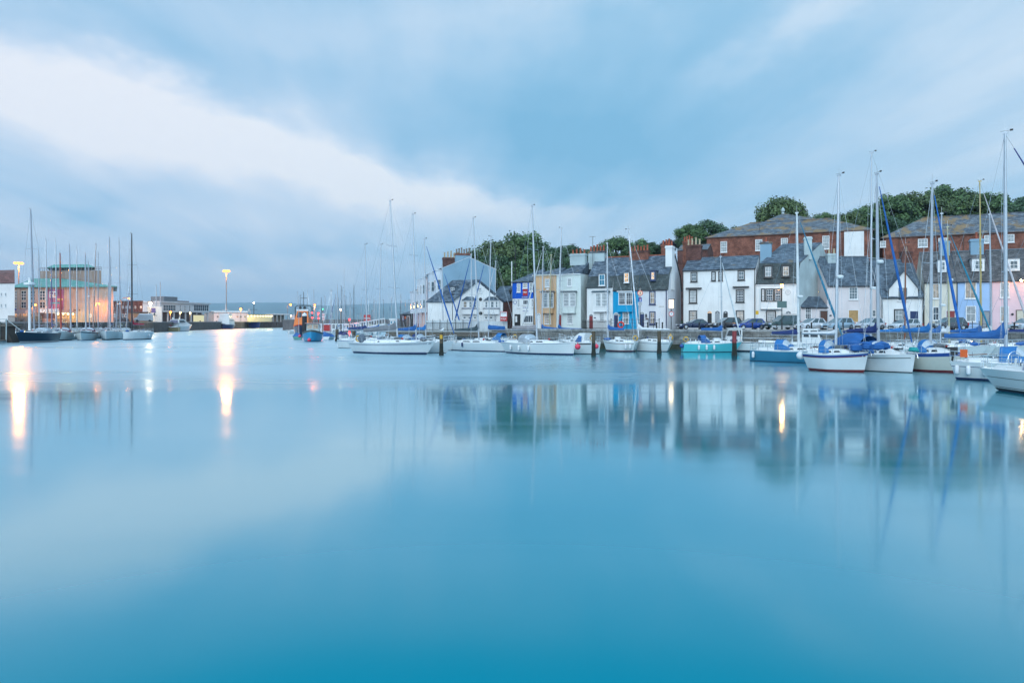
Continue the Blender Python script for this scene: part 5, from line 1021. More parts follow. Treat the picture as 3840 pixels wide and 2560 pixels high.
# =========================================================== left end of the town quay
LG_ = lambda x: None
A0, B0 = P(1545,1205,150), P(1659,1205,112)
def Zl_(x):
    t = (x-1920)/FO; d = B0-A0; s = (t*A0.y-A0.x)/(d.x-t*d.y); return (A0+d*s).y
FG = lambda xl, xr: Fac(xl, Zl_(xl), xr, Zl_(xr))
bayw = stucco('render_bay_white', (.66,.70,.74), streak=.2)
def side_bay(T, F, xr_, w, dd, z0, z1, rows, m, glass='grey'):
    """square-sided bay; the side turned to the camera and its face both carry sashes. xr_ = picture column of its near wall foot"""
    u1 = F.u(xr_); u0 = u1-w; mb = MB(); F.box(mb, u0, z0, u1, z1, 0, dd, m); F.box(mb, u0-.1, z1, u1+.1, z1+.15, 0, dd+.1, bayw); F.box(mb, u0-.06, z0-.12, u1+.06, z0, 0, dd+.06, bayw); mb.build('bay', T, world=True)
    Fs = Fac.__new__(Fac); Fs.A = F.W(u1, 0, dd); Fs.B = F.W(u1, 0, 0); Fs.d = (Fs.B-Fs.A).normalized(); Fs.n = Vector((Fs.d.y, -Fs.d.x, 0)); Fs.L = dd
    for (za, zb) in rows:
        win_uv(T, Fs, dd*.18, za, dd*.85, zb, 1, 2, 'white', glass); win_uv(T, F.shift(dd), u0+.25, za, u1-.25, zb, 2, 2, 'white', glass)
def win_uv(T, F, u0, z0, u1, z1, nx, ny, trim, glass, name='window'):
    mb = MB(); tm = TRIM[trim](); s_ = .07
    for a in ((u0, z0, u0+s_, z1), (u1-s_, z0, u1, z1), (u0+s_, z1-s_, u1-s_, z1), (u0+s_, z0, u1-s_, z0+s_)): F.box(mb, *a, -.02, .05, tm)
    for i in range(1, nx): x_ = lerp(u0, u1, i/nx); F.box(mb, x_-.025, z0+s_, x_+.025, z1-s_, -.02, .03, tm)
    for j in range(1, ny): z_ = lerp(z0, z1, j/ny); F.box(mb, u0+s_, z_-.025, u1-s_, z_+.025, -.02, .034, tm)
    w_ = mb.build(name, T, world=True); g = MB(); g.face([F.W(u0+s_,z0+s_,.012), F.W(u1-s_,z0+s_,.012), F.W(u1-s_,z1-s_,.012), F.W(u0+s_,z1-s_,.012)], pane_mat(glass)); g.build('pane', w_, world=True); return w_
gt = 'tall harbour terrace running away from the camera'
T = None
for (xl, xr, ze, zr, wm, lab, zc, np_) in ((1603,1659,12.6,14.5,GRY,'tall house with blue-grey gable wall, double bays and a row of chimney pots',0,6), (1576,1602,12.3,14.8,stucco('render_salmon', (.72,.50,.46)),'salmon-pink bayed house of the receding harbour terrace',0,5), (1545,1575,10.4,12.4,stucco('render_pale_lilac', (.62,.58,.66)),'pale lilac house at the far end of the harbour terrace',0,4)):
    F = FG(xl, xr); T = house('terrace_house', lab, F, 9.0, ze, zr, wm, SL, group=gt, ridge=.5, vergem=bayw)
    k = max(1, round(F.L/6)); nb = 2 if xl != 1545 else 2
    for i in range(nb):
        xx = lerp(xl, xr, .55 if i == 0 else .97) if xl == 1603 else lerp(xl, xr, .5 if i == 0 else .95); side_bay(T, F, xx, 2.2, .95, 5.6, ze-.45, ((6.3,7.9), (9.0,10.7)) if xl != 1545 else ((6.3,7.8),), bayw, 'grey')
    for i in range(3):
        uu = F.L*(i+.5)/3; win_uv(T, F, uu-.45, 3.4, uu+.45, 5.0, 2, 2, 'white', 'warm' if i == 1 else 'grey')
    dr = MB(); uu = F.L*.82; F.box(dr, uu-.5, GZ, uu+.5, 4.9, 0, .05, TRIM['red']()); dr.build('door', T, world=True)
    q = (F.B if xl == 1603 else F.B)-F.n*4.5
    if xl == 1603: chimney(T, (P(1741,1,113.6).x-.25, 113.9), 2.55, .9, 12.8, zat(950,113.5), GRY, 6, cap=BR, potm=mat('pot_grey', (.20,.17,.15), .8, var=.4), along=-F.n, poth=.85, label='brick stack topping the grey gable with six hooded pots')
    else: chimney(T, (q.x, q.y), 3.0, 1.0, ze+.5, zr+1.1, BR, np_, potm=mat('pot_buff', (.45,.36,.24), .8, var=.2), along=-F.n, poth=.9)
F = FG(1603,1659); chimney(T, (P(1692,1,122).x, 122), 3.0, 1.0, 13, zat(967,122), BRD, 5, potm=mat('pot_buff', (.45,.36,.24), .8, var=.2), along=-F.n, poth=1.1, label='dark brick stack with five buff pots')
# white gabled house with two slate-hooded bays
F = Fac(1703, 106, 1888, 106.6); O = (F.A+F.B)/2; T = thing('gabled_house', 'white gabled harbour house with two slate-hooded triple windows', 'house', (O.x, O.y, 2.4)); up = Vector((0,0,1)); ez = zat(1124,106); az_ = zat(1050,106); ex = Vector((-4.3,1.6,0))
ua, ub, um = 0, F.L, F.u(1797); wb = MB(); fr_ = [F.W(ua,1.5), F.W(ub,1.5), F.W(ub,ez), F.W(um,az_), F.W(ua,ez)]; wb.face(fr_, W1); bk_ = [p+ex for p in fr_]; wb.face(bk_[::-1], W1); wb.face([bk_[0], fr_[0], fr_[4], bk_[4]], W1); wb.face([fr_[1], bk_[1], bk_[2], fr_[2]], W1); wb.build('wall', T, world=True)
rb = MB(); o_ = F.n*.25; dn = Vector((0,0,-.15)); L0, L1, L2 = F.W(ua-.3,ez-.22), F.W(um,az_+.1), F.W(ub+.3,ez-.22)
for a, b in ((L0, L1), (L1, L2)):
    p = [a+o_, b+o_, b+ex, a+ex]; rb.hexa([x+dn for x in p]+p, SL)
rf = rb.build('roof', T, world=True)
for (x0, x1, yt, yb, off) in ((1689,1716,1076,1099,.52), (1716,1768,1066,1104,.30)):
    Fd = Fac(x0, 107.3-off, x1, 107.3-off); u0, u1 = 0, Fd.L; z1_, z0_ = zat(yt,106.8), zat(yb,106.8); mb = MB(); Fd.box(mb, 0, z0_, Fd.L*.9, z1_, -.9, 0, SLC); Fd.box(mb, -.1, z1_, Fd.L*.95, z1_+.12, -1, .1, SLC); d_ = mb.build('dormer', T, world=True); win_uv(T, Fd, .05, z0_+.1, .62, z1_-.08, 2, 2, 'white', 'grey')
for (xa, xb, yt, ytw, ws) in ((1731,1791,1112,1129,((650,1088,722,1210),(752,1088,808,1210),(838,1088,892,1210))), (1812,1873,1112,1129,((1035,1088,1092,1210),(1135,1088,1202,1210),(1222,1088,1272,1210)))):
    u0, u1 = F.u(xa), F.u(xb); z_t, z_w, z_b = zat(yt,106), zat(ytw-3,106), zat(1156,106); mb = MB(); F.box(mb, u0+.12, zat(1178,106), u1-.12, z_w, 0, .5, W1); F.box(mb, u0, z_b-.05, u1, z_b+.05, 0, .62, TRIM['navy']()); mb.build('bay', T, world=True)
    hb = MB(); b4 = [F.W(u0,z_w,.7), F.W(u1,z_w,.7), F.W(u1,z_w,0), F.W(u0,z_w,0)]; t4 = [F.W(u0+.75,z_t,.1), F.W(u1-.75,z_t,.1), F.W(u1-.75,z_t,0), F.W(u0+.75,z_t,0)]; hb.hexa(b4+t4, SLC); hb.build('hood', T, world=True)
    for r in ws: window(T, F, r, 1, 2, 'white', 'grey' if r[0] != 650 else 'warm', 'M', d=.5, sill=False)
for r in ((645,1358,708,1388), (735,1358,798,1388), (832,1358,890,1388), (1030,1355,1090,1388), (1115,1355,1180,1388)): window(T, F, (r[0], r[1], r[2], r[3]+25), 1, 1, 'white', 'grey', 'M')
window(T, F, (915,850,984,936), 3, 3, 'white', 'grey', 'M'); u, z = F.at(*c('M',949,852)); mb = MB(); mb.torus(F.W(u,z,.03), F.n, .72, .05, WH, 10, 4, 0, 6.28); mb.build('arch_moulding', T, world=True)
for (a, b) in ((960,1055), (962,1305)): mb = MB(); q = F.W(*F.at(*c('M',a,b)), .04); mb.ball(q, .28, BLK, 8, (1,.2,1)); mb.build('porthole', T, world=True)
F2 = Fac(1678, 107.6, 1703, 106.4); win_uv(T, F2, .15, 3.3, .8, 6.6, 1, 2, 'white', 'dark'); bl = MB(); F2.box(bl, 0, 4.6, .95, 4.7, 0, .7, BLK)
for i in range(6): F2.box(bl, i*.17, 4.7, i*.17+.03, 5.9, .66, .7, BLK)
F2.box(bl, 0, 5.85, .95, 5.92, .66, .7, BLK); bl.build('balcony', T, world=True); pipe(T, F, 1887, 1126, BLK)
F = Fac(1646, 110.5, 1680, 109.5); T = house('harbour_cottage', 'narrow pale green house with a lit white bay between terrace and gabled house', F, 5, zat(1127,110), zat(1105,112), GRN, SLC, vergem=bayw)
mb = MB(); u0, z0, u1, z1 = F.rect(px_rect('M', (222,1075,345,1245))); F.box(mb, u0, z0, u1, z1, 0, .5, bayw); mb.build('bay', T, world=True); window(T, F, (225,1085,268,1235), 2, 3, 'white', 'lit', 'M', d=.5); window(T, F, (293,1085,335,1235), 1, 2, 'white', 'grey', 'M', d=.5); window(T, F, (285,1340,375,1400), 2, 1, 'white', 'grey', 'M')
F = Fac(1836, 112, 1924, 110.5); T = house('warehouse', 'low brick warehouse with blue-grey slate roof beside the dive shop', F, 9, zat(1126,111), zat(1072,115.5), BRD, SLC, cat='warehouse', vergem=BLK, oR=-.2)
chimney(T, (P(1845,1,115.6).x, 115.6), .25, .25, 9.4, zat(1064,115.6), BLK, 0, label='thin black flue')
F = Fac(1500, 152, 1546, 148); T = house('net_store', 'dark slate-roofed harbour store at the far end of the quay', F, 8, zat(1176,150), zat(1160,154), mat('tarred_timber', (.05,.05,.055), .85, var=.3), SLC, cat='store', zb=1); window(T, F, (1265,620,1300,730), 1, 1, 'navy', 'blue', 'Y'); door(T, F, (1372,640,1420,780), 'black', 'Y'); strip(T, F, (1318,640,1342,695), mat('sign_orange', (.6,.12,.03), .5), 'notice', 'Y')
# ---- white board fence on the quay with iron rail and notice
F = Fac(1598, 101.6, 1903, 99.6); q = F.W(0,0); T = thing('board_fence', 'white-washed board fence on the quay edge with an iron rail', 'fence', (q.x, q.y, 2.4)); bm_ = stucco('board_white', (.60,.64,.66), .12, streak=.6)
mb = MB(); nB = 62
for i in range(nB):
    a, b = F.L*i/nB, F.L*(i+1)/nB; zt = zat(1201,100.6) if a < F.u(1760) else zat(1204,100.6); F.box(mb, a+.012, 2.36, b-.012, zt+.03*math.sin(i*2.3), 0, .03, bm_)
mb.build('board_panel', T, world=True); mb = MB(); F.box(mb, 0, 3.62, F.L, 3.72, -.06, -.003, bm_); F.box(mb, 0, 2.7, F.L, 2.8, -.06, -.003, bm_); mb.build('rail', T, world=True)
for x_ in (1598,1625,1652,1680,1710,1738,1768): u = F.u(x_); mb = MB(); F.box(mb, u-.03, 2.36, u+.03, 4.15, .25, .31, BLK); mb.ball(F.W(u,4.2,.28), .08, WH, 6); mb.build('iron_post', T, world=True)
mb = MB(); F.box(mb, 0, 3.55, F.u(1768), 3.61, .26, .30, BLK); F.box(mb, 0, 2.55, F.u(1768), 2.61, .26, .30, BLK); mb.build('iron_rail', T, world=True)
for i in range(26): u = F.u(1598)+F.u(1768)*i/26; mb = MB(); F.box(mb, u-.014, 2.61, u+.014, 3.55, .27, .29, BLK); mb.build('baluster', T, world=True)
F = Fac(1876, 99, 1902, 98.8); q = F.W(0,0); T = thing('notice_board', 'red and white quayside notice at the right end of the board fence', 'sign', (q.x, q.y, 2.4))
mb = MB(); F.box(mb, .05, 2.4, .12, 5.3, -.06, -.003, WH); F.box(mb, F.L-.12, 2.4, F.L-.05, 5.3, -.06, -.003, WH); mb.build('post', T, world=True) if False else None
mb = MB(); F.box(mb, 0, 3.85, F.L, 5.25, 0, .04, RDM); s_ = mb.build('panel', T, world=True); mb = MB(); F.box(mb, .06, 4.5, F.L-.06, 5.15, .04, .05, WH); mb.build('white_field', s_, world=True)
for i, tx in enumerate(('NELSON WHARF', 'ANGLING BOATS', 'TACKLE AND BAIT', 'PRIVATE')):
    h = .15; h = min(h, h*(F.L-.2)/text_w(tx, h)); zc = (4.95,4.75,4.56,4.1)[i]; tb = MB(); text_mb(tb, tx, F.W(F.L/2-text_w(tx,h)/2, zc, .06), F.d, (0,0,1), h, BLK if i < 3 else WH, .2)
    if i in (0, 3): tb.build('lettering', s_, world=True)
# ---- black railings before the white and blue cottages
F = Fac(2182, 97.6, 2290, 94.9); q = F.W(0,0); T = thing('iron_railing', 'black spiked iron railing in front of the cottage with the red door', 'railing', (q.x, q.y, 2.7)); mb = MB(); F.box(mb, 0, 3.75, F.L, 3.8, -.02, .02, BLK); F.box(mb, 0, 2.85, F.L, 2.9, -.02, .02, BLK); mb.build('rail', T, world=True)
for i in range(37): u = F.L*i/36; mb = MB(); F.box(mb, u-.016, 2.72, u+.016, 4.0+(.1 if i % 9 == 0 else 0), -.02, .02, BLK); mb.build('baluster', T, world=True)
F = Fac(2292, 95.3, 2472, 92.6); q = F.W(0,0); T = thing('iron_railing', 'black two-rail quay railing with ball finials before the turquoise cottage', 'railing', (q.x, q.y, 2.7))
for i in range(10): u = F.L*i/9; mb = MB(); mb.tube([F.W(u,2.7), F.W(u,4.05)], .045, BLK, 6); mb.ball(F.W(u,4.12), .09, BLK, 6); mb.build('post', T, world=True)
for z_ in (3.1, 3.55, 3.95): mb = MB(); F.box(mb, 0, z_-.02, F.L, z_+.02, -.02, .02, BLK); mb.build('rail', T, world=True)
F = Fac(3620, 84.2, 3700, 83); q = F.W(0,0); T = thing('iron_railing', 'short black railing with a white panel before the pale blue cottage', 'railing', (q.x, q.y, 2.7))
for i in range(4): u = F.L*i/3; mb = MB(); mb.tube([F.W(u,2.7), F.W(u,3.7)], .04, BLK, 6); mb.ball(F.W(u,3.76), .08, BLK, 6); mb.build('post', T, world=True)
for z_ in (3.1, 3.5): mb = MB(); F.box(mb, 0, z_-.02, F.L, z_+.02, -.02, .02, BLK); mb.build('rail', T, world=True)
# red lifebuoy by the railing
q = P(*c('A',1378,1130), 94.2); T = thing('lifebuoy', 'red ring lifebuoy hung on the quay railing below the turquoise cottage', 'lifebuoy', q); mb = MB(); mb.torus((0,0,0), (.35,1,0), .38, .11, mat('buoy_red', (.75,.04,.02), .45), 16, 8); mb.build('ring', T, smooth=True); mb = MB(); mb.tube([Vector((0,0,-.9)), Vector((0,0,.5))], .03, BLK, 5); mb.build('stand', T)
# bollards
def bollard(p, lab): T = thing('bollard', lab, 'bollard', p, 0, 'black bollards along the quay edge'); mb = MB(); mb.lathe((0,0,0), [(0,.13),(.05,.13),(.08,.10),(.75,.085),(.8,.12),(.86,.12),(.95,.06),(.97,.01)], BLK, 10); mb.build('post', T, smooth=True); return T
B_ = bollard((0,0,2.75), 'black bollard before the navy saloon car'); first = True
for x_, lab in ((2429,'black bollard left of the corner of the white cottage with street sign'), (2462,'black bollard at the end of the quay railing'), (2484,'black bollard between railing and lamp-lit alley'), (2622,'black bollard before the navy saloon car'), (2721,'black bollard before the black sport utility car'), (2822,'black bollard before the bright blue hatchback'), (3043,'black bollard before the white hatchback'), (3161,'black bollard before the pale blue estate car'), (3284,'black bollard before the silver hatchback with red tail lamps'), (3804,'black bollard at the far right before the pale car')):
    t_ = (x_-1920)/FO; Zq = (QA+.9)/(1-QS*t_)-.2; p = Vector((t_*Zq, Zq, 2.75))
    if first: B_.location = p; B_['label'] = lab; first = False
    else: dup(B_, p, 0, lab)
# ---- lamp posts and signs
LAMPC = (1.0,.42,.12)
def emis(name, col, s): 
    if name in MATS: return MATS[name]
    m = bpy.data.materials.new(name); t = nt(m); o = t.nodes.new('ShaderNodeOutputMaterial'); e = t.nodes.new('ShaderNodeEmission'); e.inputs[0].default_value = (*col, 1); e.inputs[1].default_value = s; t.links.new(e.outputs[0], o.inputs[0]); MATS[name] = m; return m
def lantern_post(x, ybase, ytop, Z, label, lit=0, arm=False, sign_=None):
    b = P(x, ybase, Z); b.z = GZ; h = zat(ytop, Z)-GZ; T = thing('lamp_post', label, 'street lamp', b); mb = MB(); mb.tube([Vector((0,0,0)), Vector((0,0,1.0)), Vector((0,0,1.05)), Vector((0,0,h-.75))], [.11,.09,.055,.045], BLK, 8)
    mb.tube([Vector((-.3,0,h-1.05)), Vector((.3,0,h-1.05))], .02, BLK, 5); mb.build('post', T); L = MB(); L.lathe((0,0,h-.75), [(0,.10),(.02,.12)], BLK, 6); L.lathe((0,0,h-.22), [(0,.27),(.06,.26),(.2,.10),(.26,.04),(.34,.03)], BLK, 6)
    for k in range(4): a = math.pi/4+k*math.pi/2; L.tube([Vector((.12*math.cos(a), .12*math.sin(a), h-.74)), Vector((.24*math.cos(a), .24*math.sin(a), h-.2))], .015, BLK, 4)
    ln = L.build('lantern', T); g = MB(); g.lathe((0,0,h-.72), [(0,.10),(.48,.2)], emis('lamp_lit_amber', (1,.30,.05), 11) if lit else mat('lantern_glass', (.4,.4,.36), .2), 4); g.build('lamp_glass', ln)
    if lit:
        bu = MB(); bu.ball((0,0,h-.45), .17, emis('lamp_bulb_amber', (1,.5,.18), lit), 8); bu.build('bulb', ln, smooth=True)
    return T, h, b
T, h, b = lantern_post(2932, 1236, 1058, 88.5, 'lit amber lantern post in front of the oriel house', lit=260)
mb = MB(); mb.box(-.62,-.06,2.85,.62,-.02,3.7, mat('sign_back_green', (.10,.16,.15), .6)); mb.build('sign_back', T)
T, h, b = lantern_post(2400, 1236, 1073, 93.4, 'unlit black lantern post with two road signs before the turquoise cottage')
SW = mat('sign_white', (.75,.75,.75), .4)
for zc, kind in ((4.95,'round'), (4.05,'blue'), (3.5,'plate')):
    mb = MB()
    if kind == 'round': mb.lathe((0,-.09,zc), [(-.02,.38),(.02,.38)], RED, 20, ax=(0,1,0)); mb.lathe((0,-.12,zc), [(-.012,.30),(.012,.30)], emis('sign_lit_white', (1,.85,.75), .8), 20, ax=(0,1,0)); mb.box(-.05,-.14,zc-.18,.05,-.135,zc+.1, BLK); mb.ball((0,-.14,zc+.16), .06, BLK, 6)
    elif kind == 'blue': mb.box(-.22,-.1,zc-.3,.22,-.07,zc+.3, BLM); mb.box(-.05,-.11,zc-.25,.05,-.101,zc+.1, SW); mb.box(-.13,-.11,zc+.102,.13,-.101,zc+.2, RED)
    else: mb.box(-.3,-.1,zc-.2,.3,-.07,zc+.2, SW); text_mb(mb, 'EXCEPT', (-.22,-.11,zc+.03), (1,0,0), (0,0,1), .1, BLK, .2); text_mb(mb, 'ACCESS', (-.22,-.11,zc-.14), (1,0,0), (0,0,1), .1, BLK, .2)
    mb.build('road_sign', T)
b = P(2517, 1236, 93); T = thing('sign_post', 'black post with bright lit sign and round limit sign by the white flank wall', 'sign', (b.x, 93, GZ)); mb = MB(); mb.tube([Vector((0,0,0)), Vector((0,0,4.1))], .06, BLK, 8); mb.box(-.35,-.1,4.06,.5,.1,4.14, BLK); mb.build('post', T)
mb = MB(); mb.box(-.24,-.1,2.9,.24,.14,4.02, emis('sign_lamp_warm', (1,.66,.38), 7)); mb.build('lit_sign', T)
mb = MB(); mb.lathe((0,-.1,2.1), [(-.02,.36),(.02,.36)], RED, 18, ax=(0,1,0)); mb.lathe((0,-.13,2.1), [(-.012,.28),(.012,.28)], SW, 18, ax=(0,1,0)); text_mb(mb, '7', (-.05,-.15,2.02), (1,0,0), (0,0,1), .18, BLK, .2); mb.build('road_sign', T)
b = P(1697, 1236, 104.5); lantern_post(1697, 1236, 1100, 104.2, 'unlit black lantern post before the left corner of the white gabled house')
q = P(1914, 1090, 104); T = thing('bracket_lamp', 'black lantern on a wall bracket at the blue corner of the dive shop', 'street lamp', q); mb = MB(); mb.lathe((0,0,0), [(-.55,.06),(-.5,.12),(0,.26),(.05,.28),(.25,.08),(.5,.03)], BLK, 6); mb.tube([Vector((0,0,-.55)), Vector((0,0,-1.2)), Vector((.6,0,-1.2))], .04, BLK, 5); mb.build('lantern', T)
q = P(2839, 1174, 91); T = thing('parking_sign', 'small yellow sign box on a grey pole outside the double-fronted house', 'sign', (q.x, 91, GZ)); mb = MB(); mb.tube([Vector((0,0,0)), Vector((0,0,2.1))], .03, STEEL(), 6); mb.box(-.18,-.08,2.0,.18,.08,2.5, mat('sign_yellow', (.65,.38,.02), .5)); mb.build('post', T)
q = P(3830, 1052, 86); T = thing('wall_lamp', 'small lit amber lamp on the pink cottage wall at the right edge', 'street lamp', q); mb = MB(); mb.ball((0,0,0), .12, emis('lamp_bulb_amber', (1,.5,.18), 260), 8); mb.build('bulb', T, smooth=True); mb = MB(); mb.tube([Vector((0,0,.1)), Vector((.1,.9,.25))], .03, BLK, 5); mb.build('bracket', T)
# ---- mooring piles in the water
def pile(x, yt, yb, w, lab, m1, m2, m3, plate=None):
    b = G(x, yb); Z = b.y; zt = zat(yt, Z); r = w*Z/FO/2; T = thing('mooring_pile', lab, 'mooring pile', b); z2 = zt*.52
    mb = MB(); mb.tube([Vector((0,0,z2)), Vector((0,0,zt))], r, m1, 10); mb.build('upper_shaft', T); mb = MB(); mb.tube([Vector((0,0,-2)), Vector((0,0,.25)), Vector((0,0,.55)), Vector((0,0,z2))], [r*1.35,r*1.3,r*1.1,r*1.01], m3, 10); mb.build('weedy_shaft', T); mb = MB(); mb.tube([Vector((0,0,zt-.02)), Vector((0,0,zt+.05))], r*1.08, mat('pile_cap', (.35,.34,.30), .7), 10); mb.build('cap', T)
    if plate: mb = MB(); mb.box(-r*.7,-r*1.15,zt-.75,r*.7,-r*1.02,zt-.3, YBUOY); mb.build('plate', T)
    return T
PW = mat('pile_wood', (.09,.065,.04), .85, var=.5, scale=2.5, bump=.6); PWd = mat('pile_weed', (.018,.02,.014), .9, var=.5, scale=3, bump=1); PR = mat('pile_red_paint', (.24,.03,.035), .6, var=.3, scale=2)
pile(1655, 1245, 1332, 14, 'dark mooring pile with a yellow plate and a gull on top', PW, None, PWd, True)
pile(2226, 1241, 1334, 14, 'weedy brown mooring pile beside the motor-sailer', PW, None, PWd); pile(2472, 1240, 1325, 14, 'weedy brown mooring pile before the scoop transom', PW, None, PWd)
pile(2754, 1240, 1334, 16, 'mooring pile painted red at the top before the turquoise yacht', PR, None, PWd)
pile(1264, 1235, 1279, 12, 'short weathered pile behind the small white yacht stern', PW, None, PWd); pile(1327, 1240, 1287, 13, 'weathered pile beside the grey wheel cover', PW, None, PWd); pile(1279, 1203, 1256, 5, 'thin tall black pile in the marina', PWd, None, PWd)
q = G(1655,1332); T = thing('gull', 'white and black gull resting on the pile with the yellow plate', 'gull', (q.x, q.y, zat(1243, q.y))); mb = MB(); mb.ball((0,0,.17), .14, SW, 10, (1.9,.85,.85)); mb.ball((.27,0,.33), .085, SW, 8); mb.tube([Vector((.15,0,.2)), Vector((.25,0,.32))], [.10,.07], SW, 7); mb.build('body', T, smooth=True)
mb = MB(); mb.ball((-.06,0,.22), .12, mat('gull_back', (.10,.11,.12), .7), 8, (2.1,.95,.6)); mb.build('wing', T, smooth=True); mb = MB(); mb.tube([Vector((.33,0,.32)), Vector((.44,0,.30))], [.025,.005], YBUOY, 5); mb.build('beak', T)
for sd in (-1,1): mb = MB(); mb.tube([Vector((.02,sd*.05,-.02)), Vector((.02,sd*.05,.12))], .012, YBUOY, 4); mb.build('leg', T)
# ---- quay-side ladder
q = P(3368, 1240, qy(P(3368,1205,85).x)); X_ = (3368-1920)/FO*84; T = thing('quay_ladder', 'grey steel ladder on the quay wall behind the cream yacht', 'ladder', (X_, qy(X_)-.12, 0)); mb = MB()
for sd in (-.25,.25): mb.tube([Vector((sd,0,-1)), Vector((sd,0,3.4))], .03, STEEL(), 5)
for i in range(14): mb.tube([Vector((-.25,0,-.8+i*.3)), Vector((.25,0,-.8+i*.3))], .02, STEEL(), 4)
mb.build('frame', T)
# ---- parked cars
def cpaint(name, col): return mat('carpaint_'+name, col, .25, .3, coat=.8, var=.03)
TYRE = mat('tyre_rubber', (.02,.02,.02), .9); CGL = mat('car_window', (.05,.085,.10), .05); CGLb = mat('windscreen', (.16,.22,.25), .06); CHR = mat('headlamp', (.7,.72,.75), .1, .6); TLR = mat('tail_lamp', (.45,.01,.01), .3); DPL = mat('black_plastic', (.03,.03,.033), .6)
def car(label, x0, x1, paint, L=4.3, H=1.48, W=1.76, kind='hatch', rails=False, lower=None, name='parked_car', cat='car', phi=40, off=2.6):
    xm = (x0+x1)/2; t_ = (xm-1920)/FO; Zq = (QA+off)/(1-QS*t_); pos = Vector((t_*Zq, Zq, 2.73)); a = math.atan2(-QS, -1)+rad(phi); T = thing(name, label, cat, pos, a, 'cars parked along the quay')
    # side outline, x forward (front at +L/2)
    h2 = H*(.60 if kind != 'suv' else .58); gc = .20 if kind != 'suv' else .30
    P2 = dict(hatch=dict(hood=.28, ws=.06, roof0=-.02, roof1=-.36, rear=-.47, nose=.46), saloon=dict(hood=.20, ws=.04, roof0=-.04, roof1=-.22, rear=-.38, nose=.44), suv=dict(hood=.22, ws=.10, roof0=.02, roof1=-.42, rear=-.47, nose=.52), estate=dict(hood=.26, ws=.08, roof0=0, roof1=-.38, rear=-.46, nose=.48))[kind]
    st = [(-.5,gc+.1,h2*.86), (-.49,gc,h2*.97), (-.42,gc,h2), (-.2,gc,h2), (P2['hood']-.04,gc,h2*.99), (P2['hood']+.04,gc,h2*.97), (.42,gc,h2*.86), (.48,gc,h2*.74), (.5,gc+.08,h2*.60)]
    mb = MB(); rings = []
    for (fx_, zb, zt) in st:
        w = W/2*(1-.10*max(0, abs(fx_)-.36)/.14*1.2); x_ = fx_*L
        rings.append([Vector((x_,-w*.94,zb)), Vector((x_,-w,zb+(zt-zb)*.45)), Vector((x_,-w*.97,zb+(zt-zb)*.85)), Vector((x_,-w*.86,zt)), Vector((x_,w*.86,zt)), Vector((x_,w*.97,zb+(zt-zb)*.85)), Vector((x_,w,zb+(zt-zb)*.45)), Vector((x_,w*.94,zb))])
    mb.loft(rings, paint); mb.build('body', T, smooth=True)
    if lower:
        lb = MB(); 
        for sd in (-1,1): lb.box(-L*.46, sd*W/2*.98-.03, gc-.02, L*.46, sd*W/2*.98+.03, gc+.26, lower)
        lb.build('sill_trim', T)
    g = MB(); zb = h2*.97; xa, xb, xc, xd = P2['hood']*L, P2['roof0']*L, P2['roof1']*L, P2['rear']*L; wb_, wt = W/2*.88, W/2*.70; ztr = H
    lo = [Vector((xa,-wb_,zb)), Vector((xa,wb_,zb)), Vector((xd,wb_,zb)), Vector((xd,-wb_,zb))]; hi = [Vector((xb,-wt,ztr-.03)), Vector((xb,wt,ztr-.03)), Vector((xc,wt,ztr-.05)), Vector((xc,-wt,ztr-.05))]
    g.face([lo[0], lo[1], hi[1], hi[0]], paint); g.face([lo[2], lo[3], hi[3], hi[2]], paint); g.face([lo[3], lo[0], hi[0], hi[3]], paint); g.face([lo[1], lo[2], hi[2], hi[1]], paint); g.face(hi, paint)
    rt = [Vector((lerp(xb,xc,.12),-wt*.8,ztr)), Vector((lerp(xb,xc,.12),wt*.8,ztr)), Vector((lerp(xb,xc,.9),wt*.8,ztr)), Vector((lerp(xb,xc,.9),-wt*.8,ztr))]; g.face(rt, paint)
    for i in range(4): g.face([hi[i], hi[(i+1)%4], rt[(i+1)%4], rt[i]], paint)
    g.build('cabin', T)
    def inset(q, m, nm, k=.10, o=.012, split=None):
        cc = sum(q, Vector())/4; nn = (q[1]-q[0]).cross(q[2]-q[0]).normalized(); nn = nn if nn.dot(cc-Vector((0,0,H*.6))) > 0 else -nn
        q2 = [p.lerp(cc, k)+nn*o for p in q]; mm = MB(); mm.face(q2, m); mm.build(nm, T)
    inset([lo[0], lo[1], hi[1], hi[0]], CGLb, 'windscreen', .07); inset([lo[2], lo[3], hi[3], hi[2]], CGL, 'rear_window', .14)
    for (p0, p1, q0, q1) in ((lo[0], lo[3], hi[0], hi[3]), (lo[1], lo[2], hi[1], hi[2])):
        for (a0, a1, b0, b1) in ((.13,.50,.04,.50), (.53,.90,.53,.95)): inset([p0.lerp(p1,a0), p0.lerp(p1,a1), q0.lerp(q1,b1), q0.lerp(q1,b0)], CGL, 'side_window', .09)
    rw = .33 if kind != 'suv' else .38
    for fx_ in (.33,-.31):
        for sd in (-1,1):
            w_ = MB(); w_.lathe((fx_*L, sd*(W/2-.10), rw), [(-.11,rw*.9),(-.09,rw),(.09,rw),(.11,rw*.9)], TYRE, 16, ax=(0,1,0)); wo_ = w_.build('wheel', T, smooth=True)
            w_ = MB(); w_.lathe((fx_*L, sd*(W/2+.005), rw), [(-.02,rw*.62),(.02,rw*.55)], STEEL(), 12, ax=(0,sd,0)); w_.build('rim', wo_); w_ = MB(); w_.torus((fx_*L, sd*(W/2-.02), rw+.02), (0,1,0), rw*1.12, .035, lower or DPL, 12, 4, 0, math.pi) if False else None
